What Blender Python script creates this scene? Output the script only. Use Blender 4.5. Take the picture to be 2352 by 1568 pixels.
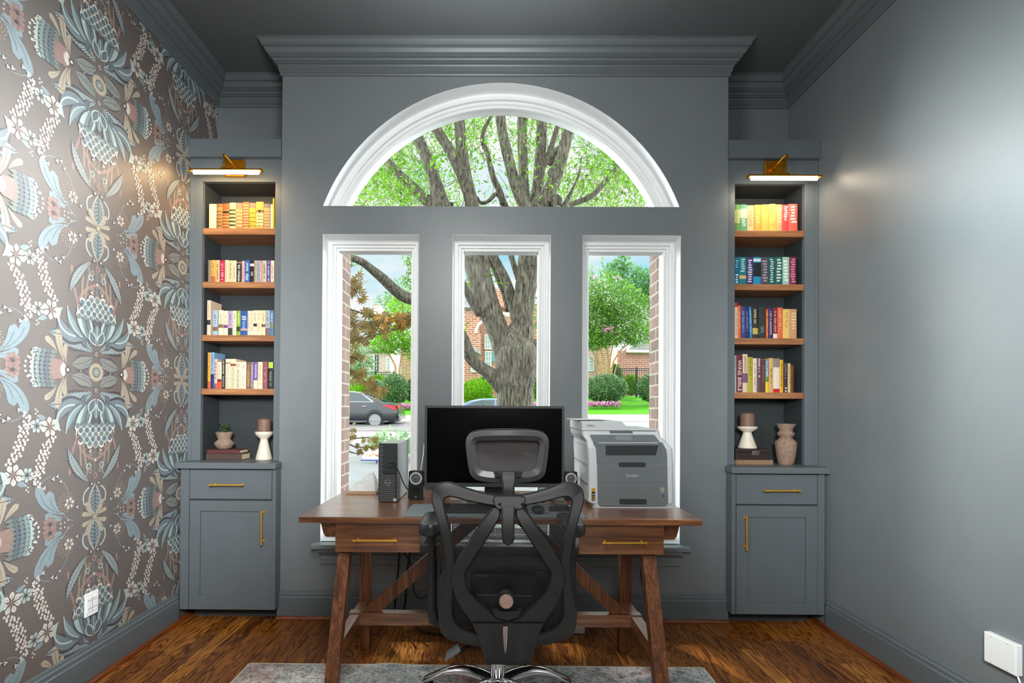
import bpy, bmesh, math, random
from math import sin, cos, pi, radians, sqrt, atan2
from mathutils import Vector, Matrix

for o in list(bpy.data.objects):
    bpy.data.objects.remove(o, do_unlink=True)
SC = bpy.context.scene
COL = SC.collection

# ------------------------------------------------------------------ camera
F, PX, PY, YAW, ROLL, PIT, H = 1171.2287, 1115.3456, 929.4686, .0070, .0061, .0071, 1.258
CD = Vector((-sin(YAW)*cos(PIT), cos(YAW)*cos(PIT), sin(PIT)))
_r0 = Vector((cos(YAW), sin(YAW), 0)); _u0 = _r0.cross(CD)
CR = _r0*cos(ROLL) + _u0*sin(ROLL); CU = _u0*cos(ROLL) - _r0*sin(ROLL)
cam = bpy.data.cameras.new('camera'); camo = bpy.data.objects.new('camera', cam); COL.objects.link(camo)
camo.matrix_world = Matrix(((CR.x, CU.x, -CD.x, 0), (CR.y, CU.y, -CD.y, 0), (CR.z, CU.z, -CD.z, H), (0, 0, 0, 1)))
cam.sensor_width = 36.0; cam.lens = F/2352*36
cam.shift_x = (1176-PX)/2352; cam.shift_y = (PY-784)/2352
cam.clip_start = .05; cam.clip_end = 500
SC.camera = camo

# ------------------------------------------------------------------ view, world, sun, lamps
vs = SC.view_settings
vs.view_transform = 'Standard'; vs.look = 'None'; vs.gamma = 1.0; vs.use_curve_mapping = False
vs.exposure = 0.0
try:
    cy = SC.cycles
    cy.use_denoising = True; cy.max_bounces = 8; cy.diffuse_bounces = 4; cy.glossy_bounces = 4
    cy.transparent_max_bounces = 16; cy.caustics_reflective = False; cy.caustics_refractive = False
    cy.sample_clamp_indirect = 6.0
except Exception:
    pass

WORLD = bpy.data.worlds.new('sky'); SC.world = WORLD; WORLD.use_nodes = True
wt = WORLD.node_tree
for n in list(wt.nodes): wt.nodes.remove(n)
def wn(t, **k):
    n = wt.nodes.new(t)
    for a, b in k.items(): setattr(n, a, b)
    return n
w_out = wn('ShaderNodeOutputWorld'); w_bg = wn('ShaderNodeBackground')
w_tc = wn('ShaderNodeTexCoord'); w_sep = wn('ShaderNodeSeparateXYZ')
wt.links.new(w_tc.outputs['Generated'], w_sep.inputs[0])
w_map = wn('ShaderNodeMapping'); w_map.inputs['Scale'].default_value = (1.0, 1.0, 2.2); w_map.inputs['Location'].default_value = (.35, .1, .25)
wt.links.new(w_tc.outputs['Generated'], w_map.inputs[0])
w_noise = wn('ShaderNodeTexNoise'); w_noise.inputs['Scale'].default_value = 3.2; w_noise.inputs['Detail'].default_value = 6; w_noise.inputs['Roughness'].default_value = .55
wt.links.new(w_map.outputs[0], w_noise.inputs[0])
w_cr = wn('ShaderNodeValToRGB')
w_cr.color_ramp.elements[0].position = .32; w_cr.color_ramp.elements[0].color = (.40, .78, .96, 1)
w_cr.color_ramp.elements[1].position = .50; w_cr.color_ramp.elements[1].color = (1, 1, 1, 1)
wt.links.new(w_noise.outputs[0], w_cr.inputs[0])
# sky strength added out of view: sides for wall sheen, the rest for outdoors
def wmath(op, a, b=None):
    n = wn('ShaderNodeMath', operation=op)
    for i, x in enumerate((a, b)):
        if x is None: continue
        if isinstance(x, (int, float)): n.inputs[i].default_value = x
        else: wt.links.new(x, n.inputs[i])
    return n.outputs[0]
def wramp(x, a, b):
    n = wn('ShaderNodeMapRange', interpolation_type='SMOOTHSTEP')
    n.inputs[1].default_value = a; n.inputs[2].default_value = b; n.inputs[3].default_value = 0; n.inputs[4].default_value = 1
    wt.links.new(x, n.inputs[0]); return n.outputs[0]
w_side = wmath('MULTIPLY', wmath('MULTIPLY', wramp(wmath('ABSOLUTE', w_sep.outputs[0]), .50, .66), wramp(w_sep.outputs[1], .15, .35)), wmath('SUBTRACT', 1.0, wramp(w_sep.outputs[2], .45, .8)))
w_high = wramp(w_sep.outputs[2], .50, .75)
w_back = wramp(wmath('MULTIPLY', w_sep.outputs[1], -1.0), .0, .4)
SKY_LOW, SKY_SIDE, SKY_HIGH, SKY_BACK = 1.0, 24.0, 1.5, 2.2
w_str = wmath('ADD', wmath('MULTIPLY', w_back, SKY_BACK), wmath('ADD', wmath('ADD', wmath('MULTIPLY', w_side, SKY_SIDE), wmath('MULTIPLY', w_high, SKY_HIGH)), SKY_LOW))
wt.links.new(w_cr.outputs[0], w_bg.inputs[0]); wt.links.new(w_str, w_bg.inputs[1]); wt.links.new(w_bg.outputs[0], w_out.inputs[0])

def lamp(name, kind, loc, energy, color=(1, 1, 1), **k):
    l = bpy.data.lights.new(name, kind); l.energy = energy; l.color = color
    rot = k.pop('rot', None)
    for a, b in k.items(): setattr(l, a, b)
    o = bpy.data.objects.new(name, l); o.location = loc; COL.objects.link(o)
    if rot is not None: o.rotation_euler = rot
    return o
SUN = lamp('sun', 'SUN', (-6, 12, 20), 3.2, (1.0, .95, .86), angle=radians(.6))
SUN.rotation_euler = Vector((.25, -.43, -.866)).to_track_quat('-Z', 'Y').to_euler()
# unseen fill lights, not fixtures, added to brighten side walls, ceiling and furniture fronts
lamp('fill_light_behind_camera', 'POINT', (.15, -.55, 2.05), 95, (1.0, .99, .97), shadow_soft_size=.45)  # added soft fill for the desk, chair and cabinet fronts
def aim(o, to): o.rotation_euler = (Vector(to)-o.location).to_track_quat('-Z', 'Y').to_euler()
lamp('overhead_fill_light', 'POINT', (-.25, 1.1, 2.50), 72, (1.0, 1.0, .98), shadow_soft_size=.28)  # added general fill in mid-air, no fixture there
_l = lamp('ceiling_fill_spot', 'SPOT', (0, 1.45, 2.75), 190, (.98, 1.0, 1.0), shadow_soft_size=.2, spot_size=radians(100), spot_blend=1.0); aim(_l, (0, 1.80, 3.41))  # added spot that gives the ceiling its glow, no pendant there
_l = lamp('grey_wall_fill_spot', 'SPOT', (.55, .25, 1.75), 330, (.95, .99, 1.0), shadow_soft_size=.2, spot_size=radians(76), spot_blend=1.0); aim(_l, (1.96, 1.75, 1.40))  # added spot standing in for window sheen on the grey wall
_l = lamp('wallpaper_fill_spot', 'SPOT', (-.45, .25, 1.80), 540, (.97, .99, 1.0), shadow_soft_size=.2, spot_size=radians(76), spot_blend=1.0); aim(_l, (-1.81, 1.90, 1.55))  # added spot standing in for the window haze on the wallpaper
# portals: guide the sky light through the four windows
for (x0, x1, z0, z1) in ((-.97, -.40, .45, 2.28), (-.20, .38, .45, 2.28), (.58, 1.16, .45, 2.28), (-.95, 1.15, 2.45, 3.18)):
    pl = lamp('window_portal', 'AREA', ((x0+x1)/2, 3.30, (z0+z1)/2), 1, shape='RECTANGLE', size=x1-x0, size_y=z1-z0, rot=(radians(-90), 0, 0))
    try: pl.data.cycles.is_portal = True
    except Exception: pass

# ------------------------------------------------------------------ pixel <-> place
def ray(u, v): return CD + CR*((u-PX)/F) - CU*((v-PY)/F)
CAM = Vector((0, 0, H))
def P(u, v, Y):
    d = ray(u, v); return CAM + d*(Y/d.y)
def PZ(u, v, z):
    d = ray(u, v); return CAM + d*((z-H)/d.z)
def PXW(u, v, x):
    d = ray(u, v); return CAM + d*(x/d.x)

# ------------------------------------------------------------------ mesh builder
class MB:
    def __init__(s): s.v = []; s.f = []; s.m = []; s.sm = []
    def add(s, vs, fs, mi=0, smooth=False):
        b = len(s.v); s.v += [tuple(x) for x in vs]
        for f in fs: s.f.append(tuple(b+i for i in f)); s.m.append(mi); s.sm.append(smooth)
        return s
    def box(s, a, b, mi=0):
        x0, y0, z0 = a; x1, y1, z1 = b
        if x0 > x1: x0, x1 = x1, x0
        if y0 > y1: y0, y1 = y1, y0
        if z0 > z1: z0, z1 = z1, z0
        return s.add([(x0,y0,z0),(x1,y0,z0),(x1,y1,z0),(x0,y1,z0),(x0,y0,z1),(x1,y0,z1),(x1,y1,z1),(x0,y1,z1)],
            [(0,3,2,1),(4,5,6,7),(0,1,5,4),(1,2,6,5),(2,3,7,6),(3,0,4,7)], mi)
    def hexa(s, lo, hi, mi=0):   # two quads, same winding (counter-clockwise seen from hi side)
        n = len(lo)
        return s.add(list(lo)+list(hi), [tuple(range(n-1,-1,-1)), tuple(range(n,2*n))]+[(i,(i+1)%n,n+(i+1)%n,n+i) for i in range(n)], mi)
    def prism(s, pts, vec, mi=0):
        vec = Vector(vec); pts = [Vector(p) for p in pts]
        return s.hexa(pts, [p+vec for p in pts], mi)
    def tube(s, pts, r, seg=8, mi=0, cap=True, smooth=True, flat=None):
        pts = [Vector(p) for p in pts]; n = len(pts)
        rs = r if isinstance(r, (list, tuple)) else [r]*n
        vs = []; fs = []; prev = None
        for i, p in enumerate(pts):
            t = (pts[min(i+1, n-1)] - pts[max(i-1, 0)])
            t = t.normalized() if t.length > 1e-9 else Vector((0,0,1))
            if prev is None:
                a = Vector((0,0,1)) if abs(t.z) < .9 else Vector((0,1,0))
                x = t.cross(a).normalized()
            else:
                x = prev - t*prev.dot(t)
                x = x.normalized() if x.length > 1e-6 else t.orthogonal().normalized()
            prev = x; y = t.cross(x)
            for k in range(seg):
                a = 2*pi*k/seg
                vs.append(p + x*(rs[i]*cos(a)) + y*(rs[i]*sin(a)))
        for i in range(n-1):
            for k in range(seg):
                fs.append((i*seg+k, i*seg+(k+1)%seg, (i+1)*seg+(k+1)%seg, (i+1)*seg+k))
        if cap: fs.append(tuple(range(seg-1,-1,-1))); fs.append(tuple((n-1)*seg+k for k in range(seg)))
        return s.add(vs, fs, mi, smooth)
    def lathe(s, prof, c, seg=32, mi=0, smooth=True, M=None):
        c = Vector(c); vs = []; fs = []; n = len(prof)
        for (r, z) in prof:
            for k in range(seg):
                a = 2*pi*k/seg; p = Vector((r*cos(a), r*sin(a), z))
                vs.append(c + (M @ p if M else p))
        for i in range(n-1):
            for k in range(seg):
                fs.append((i*seg+k, i*seg+(k+1)%seg, (i+1)*seg+(k+1)%seg, (i+1)*seg+k))
        if prof[0][0] > 1e-6: fs.append(tuple(range(seg-1,-1,-1)))
        if prof[-1][0] > 1e-6: fs.append(tuple((n-1)*seg+k for k in range(seg)))
        return s.add(vs, fs, mi, smooth)
    def loft(s, rings, mi=0, smooth=True, cap=True, closed=True):
        n = len(rings[0]); vs = [p for r in rings for p in r]; fs = []
        for i in range(len(rings)-1):
            for k in range(n if closed else n-1):
                fs.append((i*n+k, i*n+(k+1)%n, (i+1)*n+(k+1)%n, (i+1)*n+k))
        if cap: fs.append(tuple(range(n-1,-1,-1))); fs.append(tuple((len(rings)-1)*n+k for k in range(n)))
        return s.add(vs, fs, mi, smooth)
    def ball(s, c, r, seg=14, mi=0):
        c = Vector(c); r = r if isinstance(r, (tuple, list)) else (r, r, r); rings = []
        vs = [c+Vector((0,0,-r[2]))]; fs = []; n = seg//2
        for i in range(1, n):
            a = -pi/2 + pi*i/n
            for k in range(seg):
                b = 2*pi*k/seg; vs.append(c+Vector((r[0]*cos(a)*cos(b), r[1]*cos(a)*sin(b), r[2]*sin(a))))
        vs.append(c+Vector((0,0,r[2]))); top = len(vs)-1
        for k in range(seg):
            fs.append((0, 1+(k+1)%seg, 1+k)); fs.append((top, top-seg+k, top-seg+(k+1)%seg))
        for i in range(n-2):
            for k in range(seg):
                a = 1+i*seg; fs.append((a+k, a+(k+1)%seg, a+seg+(k+1)%seg, a+seg+k))
        return s.add(vs, fs, mi, True)
    def build(s, name, mats, parent=None, bev=0, seg=2, sub=0, smooth=False, fix=False, flat=False):
        me = bpy.data.meshes.new(name)
        me.from_pydata(s.v, [], s.f)
        mats = mats if isinstance(mats, (list, tuple)) else [mats]
        for m in mats: me.materials.append(m)
        me.polygons.foreach_set('material_index', s.m)
        me.polygons.foreach_set('use_smooth', [smooth or x for x in s.sm])
        if fix:
            bm = bmesh.new(); bm.from_mesh(me)
            bmesh.ops.remove_doubles(bm, verts=bm.verts, dist=1e-5)
            bmesh.ops.recalc_face_normals(bm, faces=bm.faces); bm.to_mesh(me); bm.free()
        if any(s.sm) or smooth: me.set_sharp_from_angle(angle=radians(42))
        me.update()
        o = bpy.data.objects.new(name, me); COL.objects.link(o)
        if parent is not None: attach(o, parent)
        if bev:
            b = o.modifiers.new('edges', 'BEVEL'); b.width = bev; b.segments = seg; b.limit_method = 'ANGLE'; b.angle_limit = radians(35)
            b.use_clamp_overlap = True
        if sub:
            b = o.modifiers.new('smooth', 'SUBSURF'); b.levels = sub; b.render_levels = sub
        return o

def attach(o, parent):
    o.parent = parent
    w = Matrix.Identity(4); q = parent
    while q is not None:
        w = (q.matrix_parent_inverse @ q.matrix_basis) @ w
        q = q.parent
    o.matrix_parent_inverse = w.inverted()

def tag(o, label=None, cat=None, group=None, kind=None):
    if label: o['label'] = label
    if cat: o['category'] = cat
    if group: o['group'] = group
    if kind: o['kind'] = kind
    return o
def thing(name, label, cat, loc=(0,0,0), group=None):
    o = bpy.data.objects.new(name, None); COL.objects.link(o); o.location = loc; o.empty_display_size = .05
    return tag(o, label, cat, group)
def struct(o): o['kind'] = 'structure'; return o

def rrect(x0, x1, z0, z1, r, n=4):
    r = min(r, (x1-x0)/2, (z1-z0)/2); out = []
    for cx, cz, a0 in ((x1-r, z0+r, -90), (x1-r, z1-r, 0), (x0+r, z1-r, 90), (x0+r, z0+r, 180)):
        for i in range(n+1):
            a = radians(a0+90*i/n); out.append((cx+r*cos(a), cz+r*sin(a)))
    return out

def text_mesh(mb, s, origin, xdir, ydir, height, mi=0, depth=.0004, width=None, center=True):
    """lettering as real, slightly raised geometry"""
    cu = bpy.data.curves.new('lettering', 'FONT'); cu.body = s; cu.size = 1.0; cu.resolution_u = 2
    o = bpy.data.objects.new('lettering', cu); COL.objects.link(o)
    dg = bpy.context.evaluated_depsgraph_get(); dg.update()
    ev = o.evaluated_get(dg); me = ev.to_mesh()
    vs = [v.co.copy() for v in me.vertices]; fs = [tuple(p.vertices) for p in me.polygons]
    ev.to_mesh_clear(); bpy.data.objects.remove(o, do_unlink=True); bpy.data.curves.remove(cu)
    if not vs: return
    x0 = min(v.x for v in vs); x1 = max(v.x for v in vs); y0 = min(v.y for v in vs); y1 = max(v.y for v in vs)
    k = height/(y1-y0); kx = k if width is None else width/(x1-x0)
    xd = Vector(xdir).normalized(); yd = Vector(ydir).normalized(); nn = xd.cross(yd)
    O = Vector(origin); cx = (x0+x1)/2 if center else x0; cyy = (y0+y1)/2 if center else y0
    mb.add([O + xd*((v.x-cx)*kx) + yd*((v.y-cyy)*k) + nn*depth for v in vs], fs, mi)

# ------------------------------------------------------------------ materials
def lin(c):
    return tuple(((x/255)/12.92 if x/255 <= .04045 else ((x/255+.055)/1.055)**2.4) for x in c)
class NT:
    def __init__(s, name):
        s.m = bpy.data.materials.new(name); s.m.use_nodes = True; s.t = s.m.node_tree
        s.b = s.t.nodes['Principled BSDF']; s.out = s.t.nodes['Material Output']
    def n(s, t, ins=None, **k):
        x = s.t.nodes.new('ShaderNode'+t)
        for a, b in k.items(): setattr(x, a, b)
        for a, b in (ins or {}).items(): s.set(x, a, b)
        return x
    def set(s, node, key, val):
        i = node.inputs[key]
        if isinstance(val, bpy.types.Node): val = val.outputs[0]
        if isinstance(val, bpy.types.NodeSocket): s.t.links.new(val, i)
        else: i.default_value = val
    def math(s, op, a, b=0.0, c=None):
        x = s.n('Math', operation=op); s.set(x, 0, a); s.set(x, 1, b)
        if c is not None: s.set(x, 2, c)
        return x.outputs[0]
    def ramp(s, fac, stops):
        x = s.n('ValToRGB'); s.set(x, 0, fac); e = x.color_ramp.elements
        while len(e) < len(stops): e.new(.5)
        for i, (p, c) in enumerate(stops): e[i].position = p; e[i].color = (*c, 1) if len(c) == 3 else c
        return x.outputs[0]
    def mix(s, fac, a, b, mode='MIX'):
        x = s.n('MixRGB', blend_type=mode); s.set(x, 0, fac); s.set(x, 1, a); s.set(x, 2, b); return x.outputs[0]
    def coord(s, scale=(1,1,1), loc=(0,0,0), rot=(0,0,0), which='Object'):
        tc = s.n('TexCoord'); mp = s.n('Mapping'); s.t.links.new(tc.outputs[which], mp.inputs[0])
        mp.inputs['Scale'].default_value = scale; mp.inputs['Location'].default_value = loc; mp.inputs['Rotation'].default_value = rot
        return mp.outputs[0]
    def noise(s, vec, scale=5, detail=3, rough=.5, dist=0):
        x = s.n('TexNoise', {'Scale': scale, 'Detail': detail, 'Roughness': rough, 'Distortion': dist}); s.set(x, 'Vector', vec); return x.outputs[0]
    def bump(s, h, strength=.2, dist=.01):
        x = s.n('Bump', {'Strength': strength, 'Distance': dist}); s.set(x, 'Height', h); s.set(s.b, 'Normal', x.outputs[0])
def c4(c): return (*c, 1.0)
def mat(name, col, rough=.5, metal=0., spec=.5, var=0., scale=30, bump=0., bscale=150, emit=None, estr=1., coat=0., trans=0.):
    """colour in 0-255 sRGB; a soft procedural mottling of the colour (var) and a fine surface relief (bump)"""
    t = NT(name); b = t.b; c = lin(col)
    b.inputs['Base Color'].default_value = c4(c); b.inputs['Roughness'].default_value = rough; b.inputs['Metallic'].default_value = metal
    b.inputs['Specular IOR Level'].default_value = spec
    if coat: b.inputs['Coat Weight'].default_value = coat; b.inputs['Coat Roughness'].default_value = .25 if coat > .5 else .45
    if var:
        nz = t.noise(t.coord(), scale, 4)
        t.set(b, 'Base Color', t.ramp(nz, [(.3, tuple(x*(1-var) for x in c)), (.7, tuple(min(1, x*(1+var)) for x in c))]))
    if bump: t.bump(t.noise(t.coord(), bscale, 2), bump, .004)
    if emit: b.inputs['Emission Color'].default_value = c4(lin(emit)); b.inputs['Emission Strength'].default_value = estr
    if trans: b.inputs['Transmission Weight'].default_value = trans
    return t.m
def wood(name, dark, midc, light, axis=0, rough=.4, scale=1.0, bump=.08, coat=0., spec=.5):
    t = NT(name); sc = [26*scale]*3; sc[axis] = 1.6*scale
    v = t.coord(tuple(sc))
    n1 = t.noise(v, 1.0, 5, .55, 1.2)
    sc2 = [140*scale]*3; sc2[axis] = 5*scale
    n2 = t.noise(t.coord(tuple(sc2)), 1.0, 3, .6, .3)
    big = t.noise(t.coord((2.2, 2.2, 2.2)), 1.0, 2)
    col = t.ramp(n1, [(.28, lin(dark)), (.5, lin(midc)), (.74, lin(light))])
    col = t.mix(t.ramp(n2, [(.42, (.55,.55,.55)), (.56, (0,0,0))]), col, c4(lin(dark)))
    col = t.mix(.35, col, t.ramp(big, [(.3, (.55,.5,.47)), (.7, (1,1,1))]), 'MULTIPLY')
    t.set(t.b, 'Base Color', col); t.b.inputs['Roughness'].default_value = rough; t.b.inputs['Specular IOR Level'].default_value = spec
    if coat: t.b.inputs['Coat Weight'].default_value = coat; t.b.inputs['Coat Roughness'].default_value = .26
    t.bump(n2, bump, .002)
    return t.m
def leafmat(name, cols, rough=.55, transl=.35):
    """leaves: colour differs from leaf to leaf (random per island)"""
    t = NT(name); g = t.n('NewGeometry')
    col = t.ramp(g.outputs['Random Per Island'], [(i/(max(1, len(cols)-1)), lin(c)) for i, c in enumerate(cols)])
    t.set(t.b, 'Base Color', col); t.b.inputs['Roughness'].default_value = rough; t.b.inputs['Specular IOR Level'].default_value = .25
    tr = t.n('BsdfTranslucent'); t.set(tr, 'Color', col)
    mx = t.n('MixShader', {0: transl}); t.set(mx, 1, t.b.outputs[0]); t.set(mx, 2, tr.outputs[0])
    t.t.links.new(mx.outputs[0], t.out.inputs[0])
    return t.m

M_paint = mat('slate_blue_paint', (96,104,108), .42, spec=.5, var=.03, scale=8, bump=.05, bscale=220)
M_wall = mat('slate_wall_paint', (115,122,125), .42, spec=.8, var=.03, scale=6, bump=.05, bscale=260)
M_ceil = mat('charcoal_ceiling_paint', (94,99,101), .5, spec=.6, var=.03, scale=6)
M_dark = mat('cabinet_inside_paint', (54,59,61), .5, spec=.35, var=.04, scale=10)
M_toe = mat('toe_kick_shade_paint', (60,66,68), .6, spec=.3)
M_white = mat('white_window_paint', (248,250,250), .35, spec=.5, var=.015, scale=12)
M_brass = mat('brushed_brass', (232,178,74), .34, metal=.8, var=.08, scale=60)
M_gold = mat('antique_gold_brass', (196,128,26), .33, metal=.9, var=.1, scale=50)
M_black = mat('black_plastic', (27,28,29), .42, spec=.45, bump=.05, bscale=900)
M_blacksoft = mat('soft_black_rubber', (24,24,25), .7, spec=.3)
M_cable = mat('black_cable_sheath', (14,14,15), .5)
M_chrome = mat('polished_chrome', (226,226,230), .08, metal=1.)
# ================================================================== the room
XL, XR, YB, YR, ZC = -1.8153, 1.9621, 3.0438, 3.3672, 3.415
XBL, XBR = P(644.5, 700, YB).x, P(1671.5, 700, YB).x
YF = -3.0
# ---- floor: oak strip boards running towards the window
t = NT('oak_floor_boards')
tc = t.n('TexCoord'); sp = t.n('SeparateXYZ'); t.t.links.new(tc.outputs['Object'], sp.inputs[0])
W = .083
xi = t.math('DIVIDE', sp.outputs[0], W); row = t.math('FLOOR', xi)
wnz = t.n('TexWhiteNoise', noise_dimensions='1D'); t.set(wnz, 'W', row)
yo = t.math('ADD', t.math('DIVIDE', sp.outputs[1], .95), t.math('MULTIPLY', wnz.outputs[0], 7.3)); brd = t.math('FLOOR', yo)
cmb = t.n('CombineXYZ'); t.set(cmb, 0, row); t.set(cmb, 1, brd)
wn2 = t.n('TexWhiteNoise', noise_dimensions='2D'); t.set(wn2, 'Vector', cmb.outputs[0])
idv = wn2.outputs[0]
cv = t.n('CombineXYZ'); t.set(cv, 0, t.math('ADD', t.math('MULTIPLY', sp.outputs[0], 13.0), t.math('MULTIPLY', idv, 31.0)))
t.set(cv, 1, t.math('MULTIPLY', sp.outputs[1], 1.5)); t.set(cv, 2, t.math('MULTIPLY', idv, 17.0))
warp = t.noise(cv.outputs[0], 1.0, 3, .5, .6)
rings = t.math('SINE', t.math('MULTIPLY', warp, 84.0))
pore = t.n('CombineXYZ'); t.set(pore, 0, t.math('MULTIPLY', sp.outputs[0], 260.0)); t.set(pore, 1, t.math('MULTIPLY', sp.outputs[1], 9.0)); t.set(pore, 2, idv)
pn = t.noise(pore.outputs[0], 1.0, 3, .6)
base = t.ramp(idv, [(0, lin((132,78,30))), (.3, lin((176,112,46))), (.6, lin((146,88,35))), (.85, lin((198,132,58))), (1, lin((110,62,26)))])
grain = t.ramp(t.math('MULTIPLY_ADD', rings, .5, .5), [(0, (1,1,1)), (.55, (.82,.76,.7)), (.86, (.36,.26,.18)), (1, (.22,.14,.09))])
col = t.mix(.85, base, grain, 'MULTIPLY')
col = t.mix(.5, col, t.ramp(pn, [(.35, (.4,.32,.26)), (.55, (1,1,1))]), 'MULTIPLY')
fx = t.math('ABSOLUTE', t.math('SUBTRACT', t.math('FRACT', xi), .5)); fy = t.math('ABSOLUTE', t.math('SUBTRACT', t.math('FRACT', yo), .5))
gap = t.math('MAXIMUM', t.math('GREATER_THAN', fx, .488), t.math('GREATER_THAN', fy, .4985))
col = t.mix(t.math('MULTIPLY', gap, .8), col, c4(lin((24,13,6))))
t.set(t.b, 'Base Color', col); t.b.inputs['Roughness'].default_value = .32; t.b.inputs['Specular IOR Level'].default_value = .4
t.bump(t.math('MULTIPLY_ADD', gap, -1.0, t.math('MULTIPLY', pn, .25)), .25, .002)
M_floor = t.m
struct(MB().box((XL-.1, YF-.1, -.08), (XR+.1, YR+.1, 0)).build('floor', M_floor))
struct(MB().box((XL-.1, YF-.1, ZC), (XR+.1, YR+.1, ZC+.08)).build('ceiling', M_ceil))
struct(MB().box((XR, YF-.1, 0), (XR+.1, YR+.1, ZC)).build('wall_right', M_wall))
struct(MB().box((XL, YF-.1, 0), (XR, YF, ZC)).build('wall_front', M_wall))

# ---- the window wall: a chimney-breast like projection with three tall openings and an arched one
YW = 3.150                                   # front of the window frames
ZT = P(1150, 539, YB).z                      # top of the tall openings
ZS = P(736, 1244, YB).z                      # sill
ZA = P(1150, 474, YB).z                      # foot of the arch
LO = [(P(739, 800, YB).x, P(960.5, 800, YB).x), (P(1038, 800, YB).x, P(1264, 800, YB).x), (P(1337, 800, YB).x, P(1563, 800, YB).x)]
AX0, AX1 = P(742, 473, YB).x, P(1560.5, 475, YB).x
AH = P(1151, 190, YB).z - ZA; AW = (AX1-AX0)/2; AC = (AX0+AX1)/2
AR = (AW*AW + AH*AH)/(2*AH); AZ = ZA + AH - AR
def arc_z(x, R=AR): return AZ + sqrt(max(0, R*R - (x-AC)**2))
def window_wall(mb, y0, y1, x0, x1, z1, lo, grow=0., mi=0, z0=0., up=0., rad=0.):
    """solid slab with the four openings cut out"""
    zt, zs, za = ZT+grow+up, ZS-grow, ZA-grow
    R = AR+grow+rad; aw = sqrt(max(0, R*R-(za-AZ)**2))
    xs = [x0] + [c for a, b in lo for c in (a-grow, b+grow)] + [x1]
    for i in range(0, len(xs), 2): mb.box((xs[i], y0, z0), (xs[i+1], y1, zt), mi)
    for a, b in lo: mb.box((a-grow, y0, z0), (b+grow, y1, zs), mi)
    mb.box((x0, y0, zt), (x1, y1, za), mi)
    mb.box((x0, y0, za), (AC-aw, y1, z1), mi); mb.box((AC+aw, y0, za), (x1, y1, z1), mi)
    n = 48
    for i in range(n):
        a = AC - aw*cos(pi*i/n); b = AC - aw*cos(pi*(i+1)/n)
        za_, zb_ = AZ+sqrt(max(0, R*R-(a-AC)**2)), AZ+sqrt(max(0, R*R-(b-AC)**2))
        mb.hexa([(a,y0,za_),(b,y0,zb_),(b,y0,z1),(a,y0,z1)], [(a,y1,za_),(b,y1,zb_),(b,y1,z1),(a,y1,z1)], mi)
    return mb
M_wallb = M_wall
mb = MB(); window_wall(mb, YB, YW, XBL, XBR, ZC, LO)
mb.box((XBL, YW, 0), (XBL+.05, YR, ZC)); mb.box((XBR-.05, YW, 0), (XBR, YR, ZC))
mb.box((XL, YR, 0), (XBL+.05, YR+.1, ZC)); mb.box((XBR-.05, YR, 0), (XR, YR+.1, ZC))
struct(mb.build('wall_back', M_wall, fix=False))
# white painted reveals of the openings
mb = MB(); e = .0015
for a, b in LO:
    mb.box((a, YB+.0205, ZS-.02), (b, YW, ZS+.0012))  # window light on the inner sill put into this white strip
    mb.box((a, YB+.001, ZS), (a+e, YW, ZT)); mb.box((b-e, YB+.001, ZS), (b, YW, ZT)); mb.box((a, YB+.001, ZT-e), (b, YW, ZT))
n = 64
for i in range(n):
    a = AC - AW*cos(pi*i/n); b = AC - AW*cos(pi*(i+1)/n); za_, zb_ = arc_z(a), arc_z(b)
    mb.hexa([(a,YB+.001,za_-.002),(b,YB+.001,zb_-.002),(b,YB+.001,zb_+.0005),(a,YB+.001,za_+.0005)], [(a,YW,za_-.002),(b,YW,zb_-.002),(b,YW,zb_+.0005),(a,YW,za_+.0005)])
struct(mb.build('trim_1', mat('pale_grey_reveal_paint', (242,246,247), .4, var=.02)))
# sill (stool and apron)
mb = MB(); za = ZS
xs0, xs1 = P(712, 1250, 2.975).x, P(1589, 1252, 2.975).x
mb.box((xs0, 2.975, za-.026), (xs1, YB+.02, za)); 
mb.prism([(xs0+.03, YB, za-.026), (xs0+.03, 2.995, za-.026), (xs0+.035, 3.0, za-.05), (xs0+.04, 3.028, za-.075), (xs0+.04, YB, za-.075)][::-1], (xs1-xs0-.07, 0, 0))
mb.box((xs0+.045, YB-.018, za-.125), (xs1-.045, YB, za-.075)); mb.box((xs0+.045, YB-.024, za-.098), (xs1-.045, YB, za-.09))
struct(mb.build('window_sill', mat('window_lit_sill_paint', (122,132,135), .3, spec=.6), bev=.006))  # wall colour lightened to carry the window light on the sill

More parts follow.
